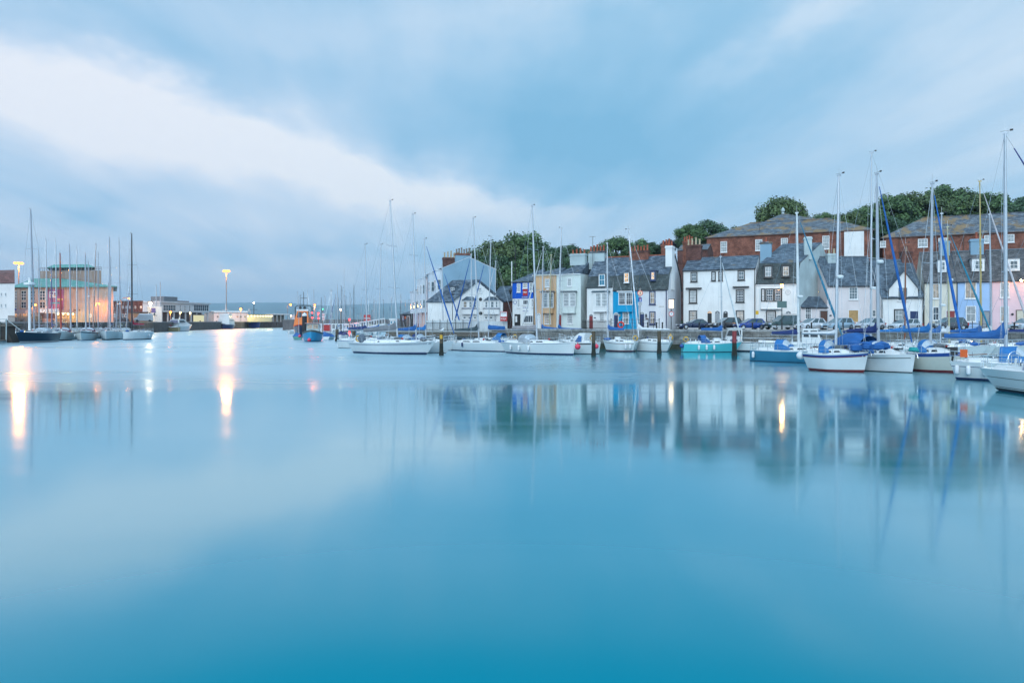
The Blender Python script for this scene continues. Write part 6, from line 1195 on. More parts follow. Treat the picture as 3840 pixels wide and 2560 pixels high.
    for sd in (-1,1):
        w_ = MB(); w_.box(.455*L, sd*W*.36-.17, h2*.62, .497*L, sd*W*.36+.17, h2*.80, CHR); w_.build('headlight', T); w_ = MB(); w_.box(-.503*L, sd*W*.40-.1, h2*.62, -.47*L, sd*W*.40+.1, h2*.98, TLR); w_.build('tail_light', T)
        w_ = MB(); w_.ball((P2['hood']*L*.75, sd*(W/2+.1), zb+.08), .11, paint, 6, (.6,1,.8)); w_.build('door_mirror', T)
    w_ = MB(); w_.box(.49*L, -.42, gc+.12, .506*L, .42, gc+.34, DPL); w_.build('grille', T); w_ = MB(); w_.box(.5*L, -.26, gc+.02, .512*L, .26, gc+.12, SW); w_.build('number_plate', T)
    if rails:
        for sd in (-1,1): w_ = MB(); w_.tube([Vector((xb-.3, sd*wt*.9, H+.1)), Vector((xc+.2, sd*wt*.9, H+.1))], .03, BLK, 5); w_.build('roof_rail', T)
    return T
car('navy blue saloon with a chrome window line, leftmost of the parked cars', 2539, 2667, cpaint('navy', (.006,.018,.065)), 4.7, 1.42, 1.8, 'saloon', phi=27)
car('black sport utility car with sloping roof beside the navy saloon', 2652, 2792, cpaint('black', (.012,.013,.018)), 4.4, 1.62, 1.9, 'estate', phi=32)
car('bright blue hatchback between the two dark off-road cars', 2744, 2877, cpaint('blue', (.01,.05,.26)), 4.25, 1.48, 1.76, 'hatch', phi=30)
car('dark green off-roader with silver lower panels and roof rack', 2850, 3015, cpaint('green', (.01,.045,.045)), 4.75, 1.9, 1.8, 'suv', rails=True, lower=cpaint('silver', (.42,.43,.44)), phi=32, name='off_road_car')
car('white hatchback right of the green off-roader', 2969, 3113, cpaint('white', (.66,.68,.72)), 4.2, 1.5, 1.76, 'hatch')
car('pale metallic blue tall estate car in the middle of the row', 3071, 3216, cpaint('paleblue', (.30,.42,.52)), 4.35, 1.55, 1.76, 'estate')
car('silver hatchback with tall red tail lamps', 3191, 3330, cpaint('silver2', (.52,.56,.62)), 4.05, 1.52, 1.72, 'hatch')
car('white low hatchback behind the furled bright blue foresail', 3316, 3468, cpaint('white2', (.62,.66,.70)), 4.25, 1.42, 1.78, 'hatch', phi=34)
car('dark grey crossover before the cream cottage', 3494, 3616, cpaint('graphite', (.05,.055,.07)), 4.3, 1.58, 1.8, 'estate', phi=25)
car('pale silver-blue car at the right edge before the pink cottage', 3784, 3910, cpaint('icesilver', (.45,.52,.58)), 4.2, 1.48, 1.76, 'hatch')
# aerials
for x_, yt, yb, Z, lab in ((2223,888,960,104,'television aerial on a tall mast above the white stack'), (2147,915,975,106,'television aerial on the grey stack'), (2849,846,905,126,'thin aerial mast in front of the brick building')):
    b = P(x_, yb, Z); T = thing('aerial', lab, 'aerial', b); h = (yb-yt)*Z/FO; mb = MB(); mb.tube([Vector((0,0,-2)), Vector((0,0,h))], .035, BLK, 5); mb.tube([Vector((-.5,0,h)), Vector((.5,0,h+.05))], .02, BLK, 4)
    for k in range(4): mb.tube([Vector((-.4+.27*k,-.2,h)), Vector((-.4+.27*k,.2,h))], .015, BLK, 4)
    mb.build('antenna', T)
for x_, yt, Z, m_ in ((1932,926,118,'dark'), (1919,980,116,'pale')):
    b = P(x_, 1150, Z); T = thing('flagpole', f'{m_} bare pole standing before the wooded slope left of the blue house', 'pole', (b.x, Z, 3)); mb = MB(); mb.tube([Vector((0,0,0)), Vector((0,0,zat(yt,Z)-3))], .09, BLK if m_ == 'dark' else WH, 6); mb.build('pole', T)
# =========================================================== left shore: ferry harbour
BRP = stucco('brick_buff', (.46,.32,.25), .14, streak=.3); COP = bricky('copper_roof', (.08,.25,.22), (.13,.33,.29), (.05,.15,.13), .6, 9., .04, lichen=(.16,.20,.17), lf=.42, rough=.5, off=0)
CON = stucco('pale_concrete', (.56,.58,.60), .1, streak=.5)
def winband(T, F, xs, y0, y1, nx, ny, trim, glass, w=None):
    for x0, x1 in xs: window(T, F, (x0, y0, x1, y1), nx, ny, trim, glass, None, sill=False)
def xc(a): return a/2.7031
def yc(b): return 750+b/2.7031
# white hotel at the left edge
F = Fac(-160, 172, 55, 168); T = house('hotel', 'white building with a brown mansard roof at the left edge', F, 14, zat(1060,168), zat(1010,172), stucco('render_warm_white', (.74,.71,.70)), bricky('tile_brown', (.13,.06,.055), (.19,.09,.08), (.06,.04,.04), .3, .25, .01, rough=.7), prof='mansard', inset=2.4, zm=zat(1022,170), zb=3.6, cat='hotel')
for x_ in (5, 21): 
    for y_ in (1105, 1147): window(T, F, (x_-3, y_-8, x_+4, y_+6), 2, 2, 'white', 'grey')
window(T, F, (-40,1095,-20,1120), 2, 2, 'white', 'warm')
# theatre
F = Fac(55, 190, 425, 186); ze = zat(1077,190); T = house('theatre', 'large brick theatre with green copper roof behind the yachts', F, 30, ze, zat(1046,205), BRP, COP, hipL=4, hipR=17, zb=3.6, cat='theatre', ov=1.2, vergem=mat('copper_fascia', (.08,.30,.27), .5), ridge=.5)
FM = F; F = Fac(150, 202, 380, 200); F.n = -F.B.normalized(); F.n.z = 0; F.n = F.n.normalized()
u0, z0, u1, z1 = F.rect((150,1015,380,1060)); tw = MB(); F.box(tw, u0, ze, u1, z1, -12, 0, stucco('brick_tower', (.30,.21,.17), .14, streak=.4)); t2 = tw.build('stage_tower', T, world=True)
u0b, _, u1b, z1b = F.rect((186,996,345,1010)); rb = MB(); q = [F.W(u0b,z1-.2,-.8), F.W(u1b,z1-.2,-.8), F.W(u1b,z1-.2,-11), F.W(u0b,z1-.2,-11)]; q2 = [F.W(u0b+.2,z1+.9,-1), F.W(u1b-.2,z1+.9,-1), F.W(u1b-.2,z1+.9,-10.8), F.W(u0b+.2,z1+.9,-10.8)]; rb.hexa(q+q2, mat('lantern_dark', (.04,.06,.07), .5)); q3 = [p+Vector((0,0,.01)) for p in (F.W(u0b-.9,z1+.9,.8), F.W(u1b+.9,z1+.9,.8), F.W(u1b+.9,z1+.9,-12.5), F.W(u0b-.9,z1+.9,-12.5))]; q4 = [F.W(u0b+1.2,z1b+.6,-3), F.W(u1b-1.2,z1b+.6,-3), F.W(u1b-1.2,z1b+.6,-9), F.W(u0b+1.2,z1b+.6,-9)]; rb.hexa(q3+q4, COP); rb.build('tower_roof', t2, world=True)
rl_ = MB()
for a, b in ((u0, u0b-.8), (u1b+.8, u1)):
    rl_.tube([F.W(a,z1+1.0,-.1), F.W(b,z1+1.0,-.1)], .05, BLK, 4); rl_.tube([F.W(a,z1+.5,-.1), F.W(b,z1+.5,-.1)], .05, BLK, 4)
    for i in range(4): rl_.tube([F.W(lerp(a,b,i/3),z1,-.1), F.W(lerp(a,b,i/3),z1+1.0,-.1)], .05, BLK, 4)
rl_.build('roof_rail', t2, world=True); F = FM
for a, b in ((150,182), (212,272), (307,362), (400,462)):
    window(T, F, (xc(a), yc(915), xc(b), yc(1020)), 2, 3, 'cream', 'dark', sill=False, fr=.1, bar=.12); window(T, F, (xc(a), yc(1026), xc(b), yc(1100)), 2, 2, 'cream', 'dark', sill=False, bar=.12)
for a, b in ((182,212), (272,307), (362,400)): strip(T, F, (xc(a), yc(900), xc(b), yc(1120)), mat('pier_stone', (.42,.33,.27), .8), 'pier', None, 0, .35)
p_ = strip(T, F, (xc(490), yc(905), xc(648), yc(1110)), mat('poster_magenta', (.30,.06,.16), .6, var=.7, scale=.35), 'poster', None, 0, .15)
u0, z0, u1, z1 = F.rect((xc(490), yc(905), xc(648), yc(1110))); tb = MB(); text_mb(tb, '60', F.W(u0+.6,z1-2.2,.2), F.d, (0,0,1), 1.5, WH, .18); tb.build('lettering', p_, world=True)
for i, (m1_, a, b) in enumerate(((mat('poster_orange', (.55,.25,.05), .6), .0, .5), (mat('poster_yellow', (.6,.5,.12), .6), .55, .95), (mat('poster_teal', (.05,.3,.35), .6), .1, .8))): mb = MB(); F.box(mb, lerp(u0,u1,a)+.3, lerp(z1,z0,.35+.18*i), lerp(u0,u1,b), lerp(z1,z0,.28+.18*i), .15, .17, m1_); mb.build('colour_bar', p_, world=True)
s_ = strip(T, F, (xc(185), yc(1072), xc(290), yc(1097)), BLM, 'name_sign', None, 5.0, 5.25); u0, z0, u1, z1 = F.rect((xc(185), yc(1072), xc(290), yc(1097))); Fq = F
h = .95; h = min(h, h*(u1-u0)*.86/text_w('PAVILION', h)); tb = MB(); text_mb(tb, 'PAVILION', F.W((u0+u1)/2-text_w('PAVILION',h)/2+.1, z0+.35, 5.28), F.d, (0,0,1), h, emis('sign_letter_white', (.9,.93,1), 1.1), .22); tb.build('lettering', s_, world=True)
mb = MB(); mb.tube([F.W(lerp(u0-1,u1+1,i/8), z0-.55+.9*math.sin(math.pi*i/8), 5.0) for i in range(9)], .18, BLM, 6); mb.build('arched_hood', T, world=True)
u0, z0, u1, z1 = F.rect((55, yc(1128), xc(410), yc(1215))); mb = MB(); F.box(mb, u0, 3.66, u1, z1+.4, 0, 5, mat('foyer_grey_blue', (.30,.36,.45), .6)); b_ = mb.build('foyer', T, world=True)
for a, b, g_ in ((150,175,'lit'), (192,222,'warm'), (232,268,'lit'), (300,330,'dark')): window(T, F, (xc(a), yc(1148), xc(b), yc(1190)), 1, 1, 'white', g_, d=5.0, sill=False)
strip(T, F, (xc(410), yc(1112), xc(560), yc(1143)), mat('canopy_band', (.45,.34,.26), .7), 'canopy_band', None, 0, 1.2)
tb = MB(); u_, z_ = F.at(xc(436), yc(1137)); text_mb(tb, 'BOAT TRIPS', F.W(u_, z_, 1.25), F.d, (0,0,1), .8, emis('sign_letter_white', (.9,.93,1), 1.1), .22); tb.build('lettering', T, world=True)
strip(T, F, (xc(560), yc(1143), xc(770), yc(1150)), WGR, 'entrance_canopy', None, 0, 3.5); strip(T, F, (xc(565), yc(1152), xc(760), yc(1200)), pane_mat('lit'), 'entrance_glazing', None, .01, .08)
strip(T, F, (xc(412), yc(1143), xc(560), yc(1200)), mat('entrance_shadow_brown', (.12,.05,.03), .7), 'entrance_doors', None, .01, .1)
for a in (700, 745, 762, 800): window(T, F, (xc(a), yc(1108), xc(a+12), yc(1122)), 1, 1, 'brown', 'dark', sill=False)
window(T, F, (xc(905), yc(1155), xc(930), yc(1190)), 2, 2, 'white', 'net', sill=False)
POW = dict(warm=6500, amber=1500, white=3200, yellow=260, red=160, green=0)
def lamp(x, y, Z, r, kind, label, pole=True, base=3.7, arm=0, name='street_lamp', cat='street lamp', high=False, pscale=1):
    col = dict(warm=(1,.32,.06), amber=(1,.27,.035), white=(1,.72,.45), yellow=(1,.80,.35), red=(1,.03,.03), green=(.05,1,.35))[kind[0]]; p = P(x, y, Z); T = thing(name, label, cat, (p.x, p.y, base if pole else p.z)); z = p.z-base if pole else 0
    m = emis(f'lamp_{kind[0]}_{kind[1]}', col, kind[1])
    if pole:
        mb = MB(); mb.tube([Vector((-arm,0,0)), Vector((-arm,0,z-.5)), Vector((-arm*.7,0,z+.15)), Vector((0,0,z+r+.1))] if arm else [Vector((0,0,0)), Vector((0,0,z-r))], [.22 if high else .11]*(4 if arm else 2), mat('galvanised_pole', (.25,.22,.20), .5, .5), 7); mb.build('pole', T)
    if high:
        mb = MB(); mb.torus((0,0,z+.3), (0,0,1), 1.1, .1, mat('galvanised_pole', (.25,.22,.20), .5, .5), 12, 5); hr = mb.build('head_ring', T)
        for k in range(6):
            a = k*math.pi/3; mb = MB(); mb.ball((1.15*math.cos(a), 1.15*math.sin(a), z), r, m, 8, (1,1,.7)); mb.build('floodlight', hr, smooth=True)
    else:
        mb = MB(); mb.box(-r*1.3,-r,z+r*.8,r*1.3,r,z+r*1.25, BLK); hd = mb.build('lamp_head', T); mb = MB(); mb.ball((0,0,z), r, m, 8); mb.build('bulb', hd, smooth=True)
    pw = POW.get(kind[0], 0)*(1 if not high else 8)*(pscale)
    if pw:
        ld = bpy.data.lights.new('glow', 'POINT'); ld.energy = pw; ld.color = col; ld.shadow_soft_size = r*(2.2 if high else 1); lo = bpy.data.objects.new('glow', ld); C.objects.link(lo); lo.parent = T; lo.location = (0,-r*1.6 if not high else 0,z-(r*1.2 if not high else .9))
    return T
lamp(70, 987, 262, .62, ('warm', 6), 'very bright warm floodlight mast rising above the theatre roof at the left', high=True)
lamp(849, 1016.5, 350, .85, ('warm', 6), 'tallest floodlight mast behind the navy-hulled ship', high=True)
lamp(564, 1137, 232, .55, ('white', 12), 'dazzling white floodlight between brick offices and ferry terminal')
lamp(903, 1159, 360, .55, ('amber', 20), 'bright orange lamp over the white sheds right of the high floodlight mast')
lamp(1179.6, 1144, 300, .5, ('warm', 6), 'bright lamp just right of the orange lifeboat superstructure'); lamp(1090, 1142.5, 420, .6, ('amber', 14), 'orange lamp on a bent pole left of the lifeboat', arm=2)
lamp(370, 1138, 184, .30, ('amber', 14), 'orange street lamp in front of the theatre flank wall', arm=.8); lamp(483, 1119, 225, .32, ('amber', 14), 'orange street lamp before the brick offices', arm=2.6)
lamp(133, 1143, 182, .25, ('amber', 14), 'small orange lamp beside the theatre name sign', arm=.8); lamp(639.5, 1170, 286, .4, ('amber', 14), 'orange lamp at the left corner of the ferry terminal undercroft')
lamp(676, 1172, 288, .38, ('yellow', 10), 'whitish lamp under the ferry terminal, left one of two'); lamp(713, 1173, 292, .38, ('yellow', 10), 'whitish lamp under the ferry terminal, right one of two')
for i, x_ in enumerate((218,237,255,274)): lamp(x_, 1177, 183.5, .20, ('yellow', 10), f'{("first","second","third","last")[i]} from the left of four lamps under the theatre entrance canopy', pole=False, name='canopy_lamp')
ORD = ('first','second','third','fourth','fifth','sixth','seventh','eighth','ninth','last')
xs_ = (930,943,955,966,977,987,997,1006,1013,1019)
for i, x_ in enumerate(xs_): lamp(x_, 1184.5, 372, .34, ('yellow', 8), f'{ORD[i]} yellow lamp from the left along the lit shed wall', pole=False, name='wall_lamp')['group'] = 'yellow lamps along the lit shed wall'
lamp(1091, 1183, 400, .42, ('yellow', 8), 'yellow-white lamp beside the flat-roofed shelter')
lamp(1278, 1160.6, 170, .15, ('white', 90), 'small white lamp on a thin pole amid the marina masts', base=0, pscale=.03)
for i, (x_, y_, b_, lab) in enumerate(((1311,1197,160,'bright red signal lamp on the marina pole'), (1310,1245.6,120,'low red signal lamp by the dark blue boom cover'), (1194,1174,160,'upper red lamp right of the lifeboat'), (1194,1193,160,'lower red lamp right of the lifeboat'), (1170,1172,150,'upper red lamp on the lifeboat mast side'), (1171,1191,150,'lower red lamp on the lifeboat side'))): lamp(x_, y_, b_, .17, ('red', 12), lab, base=0, name='signal_lamp', cat='signal lamp', pole=i < 4)
for y_ in (1159,1171.6): lamp(1210, y_, 165, .10, ('green', 12), f'{"upper" if y_ < 1160 else "lower"} green signal lamp above the marina', base=0, name='signal_lamp', cat='signal lamp', pole=y_ < 1160)
for x_, y_, lab in ((47,1249,'leftmost low lamp on the pontoon by the navy yacht'), (71,1252,'middle low lamp on the pontoon by the navy yacht'), (93,1244,'rightmost low lamp on the pontoon by the navy yacht')): lamp(x_, y_, 128, .13, ('yellow', 10), lab, base=.5, name='pontoon_lamp')
# brick offices
F = Fac(425, 236, 535, 232); T = house('office_block', 'low brown brick office block between theatre and ferry terminal', F, 14, zat(1130,234), 0, BRD, mat('flat_roof', (.12,.12,.13), .8), prof='flat', zb=3.6, cat='offices')
for a in (888, 960, 1035, 1150, 1260): window(T, F, (300+a/5.6, 1147, 300+(a+28)/5.6, 1157), 1, 2, 'white', 'grey', sill=False)
for a in (700, 880, 940): window(T, F, (300+a/5.6, 1176, 300+(a+45)/5.6, 1190), 2, 1, 'white', 'grey', sill=False)
F = Fac(475, 226, 555, 224); T = house('boundary_wall', 'tall buff wall lit orange by the street lamp', F, 2, zat(1172,225), 0, stucco('buff_wall', (.50,.36,.22)), mat('flat_roof', (.12,.12,.13), .8), prof='flat', zb=3.6, cat='wall')
F = Fac(552, 240, 606, 242); T = house('advert_hoarding', 'white hoarding with dark leaping figures left of the ferry terminal', F, .6, zat(1152,240), 0, WH, WH, prof='flat', zb=3.6, cat='hoarding')
for i, (a, b) in enumerate(((556,1175),(572,1180))): mb = MB(); u, z = F.at(a, b); mb.tube([F.W(u,z-1.2,.05), F.W(u+.4,z,.05), F.W(u+1.0,z+1.0,.05)], [.12,.3,.1], DGREY, 5); mb.tube([F.W(u+.4,z,.05), F.W(u+1.3,z-.3,.05)], .1, DGREY, 5); mb.build('painted_figure', T, world=True)
strip(T, F, (567,1155,583,1172), mat('poster_violet', (.12,.10,.35), .5), 'poster', None, 0, .15)
# ferry terminal
F = Fac(602, 300, 785, 330); zr_ = zat(1138,315); zm_ = zat(1171,315); O = F.W(F.L/2, 3.7); T = thing('ferry_terminal', 'white two-storey ferry terminal raised on pillars with long window bands', 'terminal', O)
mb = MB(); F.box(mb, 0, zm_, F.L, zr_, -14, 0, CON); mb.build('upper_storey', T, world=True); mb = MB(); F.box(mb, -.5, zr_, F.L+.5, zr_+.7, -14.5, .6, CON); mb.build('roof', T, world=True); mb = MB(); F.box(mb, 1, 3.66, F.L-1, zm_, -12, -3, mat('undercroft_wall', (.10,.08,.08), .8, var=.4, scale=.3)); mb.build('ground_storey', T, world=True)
for i in range(9): mb = MB(); F.box(mb, 1+i*(F.L-2)/8, 3.66, 1.5+i*(F.L-2)/8, zm_, -.8, -.3, CON); mb.build('pillar', T, world=True)
for a, b, nx in ((190,360,7), (608,810,7)): window(T, F, (560+a/3.6463, 1143, 560+b/3.6463, 1166), nx, 2, 'white', 'dark', sill=False, bar=.18)
for a in (415, 480, 545): window(T, F, (560+a/3.6463, 1144, 560+(a+14)/3.6463, 1167), 1, 2, 'white', 'dark', sill=False)
for a, b, h_ in ((635,686,1117),(686,729,1133)): u0, z0, u1, z1 = F.rect((a,h_,b,1138)); mb = MB(); F.box(mb, u0, zr_+.7, u1, z1+.6, -10, -3, LEAD if a == 635 else BRD); mb.build('roof_plant', T, world=True)
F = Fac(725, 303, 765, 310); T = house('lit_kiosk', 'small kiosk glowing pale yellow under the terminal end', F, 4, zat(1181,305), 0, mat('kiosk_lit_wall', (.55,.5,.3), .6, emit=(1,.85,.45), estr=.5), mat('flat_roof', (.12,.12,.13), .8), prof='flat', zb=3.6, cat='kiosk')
F = Fac(766, 338, 802, 345); T = house('stair_block', 'grey slatted stair block at the right end of the terminal', F, 8, zat(1170,340), 0, WGR, LEAD, prof='flat', zb=3.6, cat='building')
F = Fac(790, 372, 928, 380); T = house('transit_shed', 'long low white transit shed behind the navy-hulled ship', F, 16, zat(1172,375), zat(1165,380), CON, WGR, zb=3.6, cat='shed')
for a in (812,830,886,898,915): window(T, F, (a,1183,a+9,1192), 2, 1, 'white', 'warm' if a in (886,) else 'grey', sill=False)
F = Fac(928, 374, 1020, 384); T = house('transit_shed', 'low shed with a row of yellow lamps behind the blue trawler', F, 14, zat(1180,378), 0, mat('shed_lit', (.5,.48,.32), .8), LEAD, prof='flat', zb=3.6, cat='shed')
F = Fac(1022, 400, 1084, 408); zt_ = zat(1180,402); O = F.W(F.L/2, 3.7); T = thing('waiting_shelter', 'flat-roofed open shelter with posts right of the lamp-lit shed', 'shelter', O); mb = MB(); F.box(mb, 0, zt_, F.L, zt_+.6, -8, .5, CON); mb.build('roof', T, world=True); mb = MB(); F.box(mb, .5, 3.66, F.L-.5, zt_, -7, -5, mat('shelter_back', (.20,.15,.11), .8)); mb.build('back_wall', T, world=True)
for i in range(5): mb = MB(); F.box(mb, .3+i*(F.L-.8)/4, 3.66, .6+i*(F.L-.8)/4, zt_, -.3, 0, CON); mb.build('post', T, world=True)
F = Fac(1088, 425, 1108, 427); T = house('kiosk', 'small pale kiosk at the end of the ferry quay', F, 5, zat(1180,425), 0, CON, WGR, prof='flat', zb=3.6, cat='kiosk')
# dark dock building at the left bottom
q = P(0, 1205, 122); T = thing('landing_stage', 'dark timber landing stage with sloping gangway at the bottom left corner of the shore', 'landing stage', (q.x, 122, 0)); mb = MB(); tm_ = mat('jetty_timber', (.13,.11,.09), .9, var=.35, scale=2)
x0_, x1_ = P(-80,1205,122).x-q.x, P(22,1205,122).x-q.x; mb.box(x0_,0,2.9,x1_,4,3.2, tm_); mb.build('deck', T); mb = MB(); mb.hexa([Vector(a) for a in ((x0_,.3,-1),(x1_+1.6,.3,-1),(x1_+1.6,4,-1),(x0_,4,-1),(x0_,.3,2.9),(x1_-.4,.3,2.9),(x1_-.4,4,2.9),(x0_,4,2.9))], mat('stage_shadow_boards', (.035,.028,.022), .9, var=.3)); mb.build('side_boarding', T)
for i in range(5): xx = lerp(x0_, x1_, i/4); mb = MB(); mb.tube([Vector((xx,.1,-1)), Vector((xx,.1,4.3))], .09, WGR, 5); mb.build('post', T)
mb = MB(); mb.tube([Vector((x0_,.1,4.2)), Vector((x1_,.1,4.2)), Vector((x1_+3.4,.1,1.6))], .05, WGR, 5); mb.build('handrail', T)
a, b = G(-60,1296), G(78,1277); T = thing('pontoon', 'long grey floating pontoon under the navy yacht bow', 'pontoon', (a.x, a.y, 0)); mb = MB(); d = (b-a); n_ = Vector((-d.y, d.x, 0)).normalized()*2.4; mb.hexa([a+Vector((0,0,-.2)), b+Vector((0,0,-.2)), b+n_+Vector((0,0,-.2)), a+n_+Vector((0,0,-.2)), a+Vector((0,0,.35)), b+Vector((0,0,.35)), b+n_+Vector((0,0,.35)), a+n_+Vector((0,0,.35))], WGR); mb.build('float', T, world=True); mb = MB(); mb.hexa([a-n_*.02+Vector((0,0,.36)), b-n_*.02+Vector((0,0,.36)), b+n_+Vector((0,0,.36)), a+n_+Vector((0,0,.36)), a-n_*.02+Vector((0,0,.5)), b-n_*.02+Vector((0,0,.5)), b+n_+Vector((0,0,.5)), a+n_+Vector((0,0,.5))], tm_); mb.build('decking', T, world=True)
# fence along the left quay
F = Fac(30, 156, 158, 175); T = thing('iron_railing', 'dark picket railing on the quay below the theatre', 'railing', F.W(0,3.7)); mb = MB(); F.box(mb, 0, 4.9, F.L, 5.0, 0, .05, BLK); mb.build('rail', T, world=True)
for i in range(56): u = F.L*i/55; mb = MB(); F.box(mb, u-.05, 3.7, u+.05, 5.15, 0, .05, BLK); mb.build('baluster', T, world=True)
# ---- moored yachts, left row
gl = 'yachts moored below the theatre'; DALU = mat('mast_alloy_dusky', (.33,.35,.40), .4, .4, var=.08)
_alu = ALU; ALU = lambda: DALU
NAVH = hullc('hull_navy', (.012,.014,.035))
def ly(label, ends, mast, top, **k): k.setdefault('L', None); L = k.pop('L'); return yacht(label, L, k.pop('B', None) or 4.0, k.pop('fb', 1.35), ends=ends, mast=mast, top=top, group=gl, mast_r=k.pop('mast_r', .14), **k)
T_, H_, lc = yacht('navy-hulled yacht with white waterline and the tallest mast of the left row', 11.5, 4.0, 1.6, pos=Gb(136,1284,2), head=rad(-86), mast=None, ms=.05, top=(115,787), hullm=NAVH, boot=WH, bottom=red_bt, cover=None, group=gl, hood=canvas('canvas_pale_grey', (.30,.34,.38)), spread=2, radar=.02, mast_r=.16, stripe=NAVH)
for (lab, x0, x1, xm, tp, Z, hm, cv, kw) in (('white yacht bow-on with dark red sprayhood, next right of the navy yacht', 202, 284, 229, (225,950), 1277.5, None, NAVYC, dict(hood=canvas('canvas_wine', (.16,.03,.06)), mastm=mat('mast_red', (.35,.05,.03), .5), boot=NAVH)),
     ('white yacht bow-on with a broad dark sheer stripe, third of the left row', 291, 374, 322, (320,952), 1277, None, canvas('canvas_plum', (.08,.03,.09)), dict(hood=canvas('canvas_wine', (.16,.03,.06)), stripe=NAVH, bottom=mat('antifoul_blue', (.02,.12,.30), .6))),
     ('white yacht bow-on with navy sail cover, fourth of the left row', 379, 460, 413, (410,892), 1275.5, None, NAVYC, dict(boot=BLK, hood=None))):
    xm_ = (x0+x1)/2; b = Gb(xm, Z, 4.2); wm_ = (x1-x0)*b.y/FO; T_, H_, lc = yacht(lab, 11.5, 4.1, 1.55, pos=b, head=rad(-67), mast=None, ms=0, top=tp, cover=cv, boom=3.6, group=gl, mast_r=.15, spread=2, fend=(.5,.6), **kw)
T_, H_, lc = yacht('white racing yacht with black mast, red sail cover and 717 on its hull', None, 4.0, 1.55, ends=((552,1272),(470,1275)), mast=495, top=(494,878), cover=REDC, boom=3.6, group=gl, mastm=mat('mast_black', (.02,.02,.025), .3), mast_r=.15, spread=2, bow=.1, rake=-.02, srake=.03, fend=(.3,), collar=2.4, boot=NAVH)
tb = MB(); sdn = SDN(T_); p0 = H_.pt(.78,.3,sdn,-.03); p1 = H_.pt(.5,.3,sdn,-.03); text_mb(tb, '717', p0, (p1-p0).normalized(), (0,0,1), .8, mat('numeral_grey', (.30,.32,.36), .6), .08); tb.build('hull_number', T_)
for i, (xm, tp, Y_, lab, cv, kw) in enumerate(((147,(145,941),150,'thin mast yacht directly behind the navy yacht stern', None, {}), (178,(172,896),149,'yacht behind, mast left of the stage tower edge', NAVYC, {}), (195,(192,1001),156,'short dark-masted yacht before the theatre windows', BLUEC, dict(mastm=mat('mast_violet', (.12,.10,.25), .4))),
      (212,(209,906),152,'yacht with a straight silver mast at the left edge of the poster', SAILW, {}), (266,(260,917),148,'yacht with a thick silver mast before the middle of the theatre', NAVYC, dict(mast_r=.16)), (289,(288,928),154,'yacht whose mast stands right of the thick silver mast', CREAMC, {}), (336,(331,980),150,'yacht with a small radar dome low on its mast', None, dict(radar=.5)), (349,(360,914),152,'yacht with a dark reddish leaning mast crossing the tower', NAVYC, dict(mastm=mat('mast_maroon', (.10,.03,.03), .4))),
      (368,(368,948),156,'yacht with a slim mast at the right edge of the tower', canvas('canvas_plum', (.08,.03,.09)), {}), (414,(416,965),155,'yacht behind the navy-covered one, shorter mast', None, {}), (452,(446,895),148,'yacht with a rust-flecked silver mast right of the theatre', CREAMC, dict(radar=.3)), (405,(407,1060),158,'yacht with a short slanting white mast', None, {}), (434,(441,1128),152,'yacht showing only a short white mizzen mast', None, {}), (472,(486,1075),158,'yacht with a mast leaning right toward the orange lamp', CREAMC, {}))):
    b = P(xm, 1205, Y_); b.z = 0; yacht(lab, 11.0, 3.6, 1.3, pos=b, head=rad(-66+(i*7) % 14), mast=None, top=tp, ms=.0, cover=cv, boom=3.2, group=gl, hood=(NAVYC, CREAMC, GREYC)[i % 3], detail=1, **{'mast_r': .11, **kw})
ALU = _alu
# radar masts at the far left
for x_, yt, Z, lab in ((111,1041,124,'white pole mast left of the tallest mast'),): 
    b = P(x_, 1205, Z); T = thing('pole_mast', lab, 'mast', (b.x, Z, 1.2)); mb = MB(); mb.tube([Vector((0,0,0)), Vector((0,0,zat(yt,Z)-1.2))], .22, WH, 8); mb.build('pole', T); mb = MB(); mb.lathe((0,0,zat(1070,Z)-1.2), [(0,.2),(.1,.9),(.5,.9),(.6,.3)], WH, 12); mb.build('radar_dome', T)
# wooden-coloured yacht and motor yacht
OCHH = hullc('hull_buff', (.42,.30,.13))
T_, H_, lc = yacht('buff-hulled ketch with a dark red sheer line left of the motor yacht', 12.5, 3.6, 1.5, ends=((630,1243),(575,1243)), mast=586, top=(586,1070), hullm=OCHH, stripe=red_bt, cover=SAILW, boom=2.8, group=None, mast_r=.16, hood=REDC, name='ketch')
mb = MB(); b0 = lc(P(602,1222,G(602,1243).y)); t0 = lc(P(601,1057,G(602,1243).y)); mb.tube([b0, t0], .16, ALU(), 7); mb.build('mizzen_mast', T_)
a, b = G(640,1242.5), G(706,1240.5); d = b-a; T = thing('motor_yacht', 'sleek white motor yacht with oval portholes and radar arch', 'motor yacht', (a+b)/2+Vector((0,2,0)), math.atan2(d.y, d.x)); L_ = d.length*1.12; H = Hull(L_, 4.6, 1.9, .35, .85, .14, .02); H.build(T, GEL(), stripe=GEL())
mb = MB(); slab_cabin(mb, H, .12, .85, 1.9, .9, 1.9, GEL(), front=.12); cb = mb.build('superstructure', T, smooth=True); mb = MB(); mb.hexa([Vector(q) for q in ((H.x(.08),-1.9,3.2),(H.x(.5),-1.8,3.6),(H.x(.5),1.8,3.6),(H.x(.08),1.9,3.2),(H.x(.12),-1.6,4.6),(H.x(.38),-1.5,4.7),(H.x(.38),1.5,4.7),(H.x(.12),1.6,4.6))], GEL()); mb.build('hardtop', T)
for sd in (-1,1):
    mb = MB(); mb.face([Vector((H.x(.12),sd*1.92,3.25)), Vector((H.x(.46),sd*1.86,3.5)), Vector((H.x(.36),sd*1.62,4.3)), Vector((H.x(.14),sd*1.72,4.3))][::sd], DARKGL()); mb.build('window', cb)
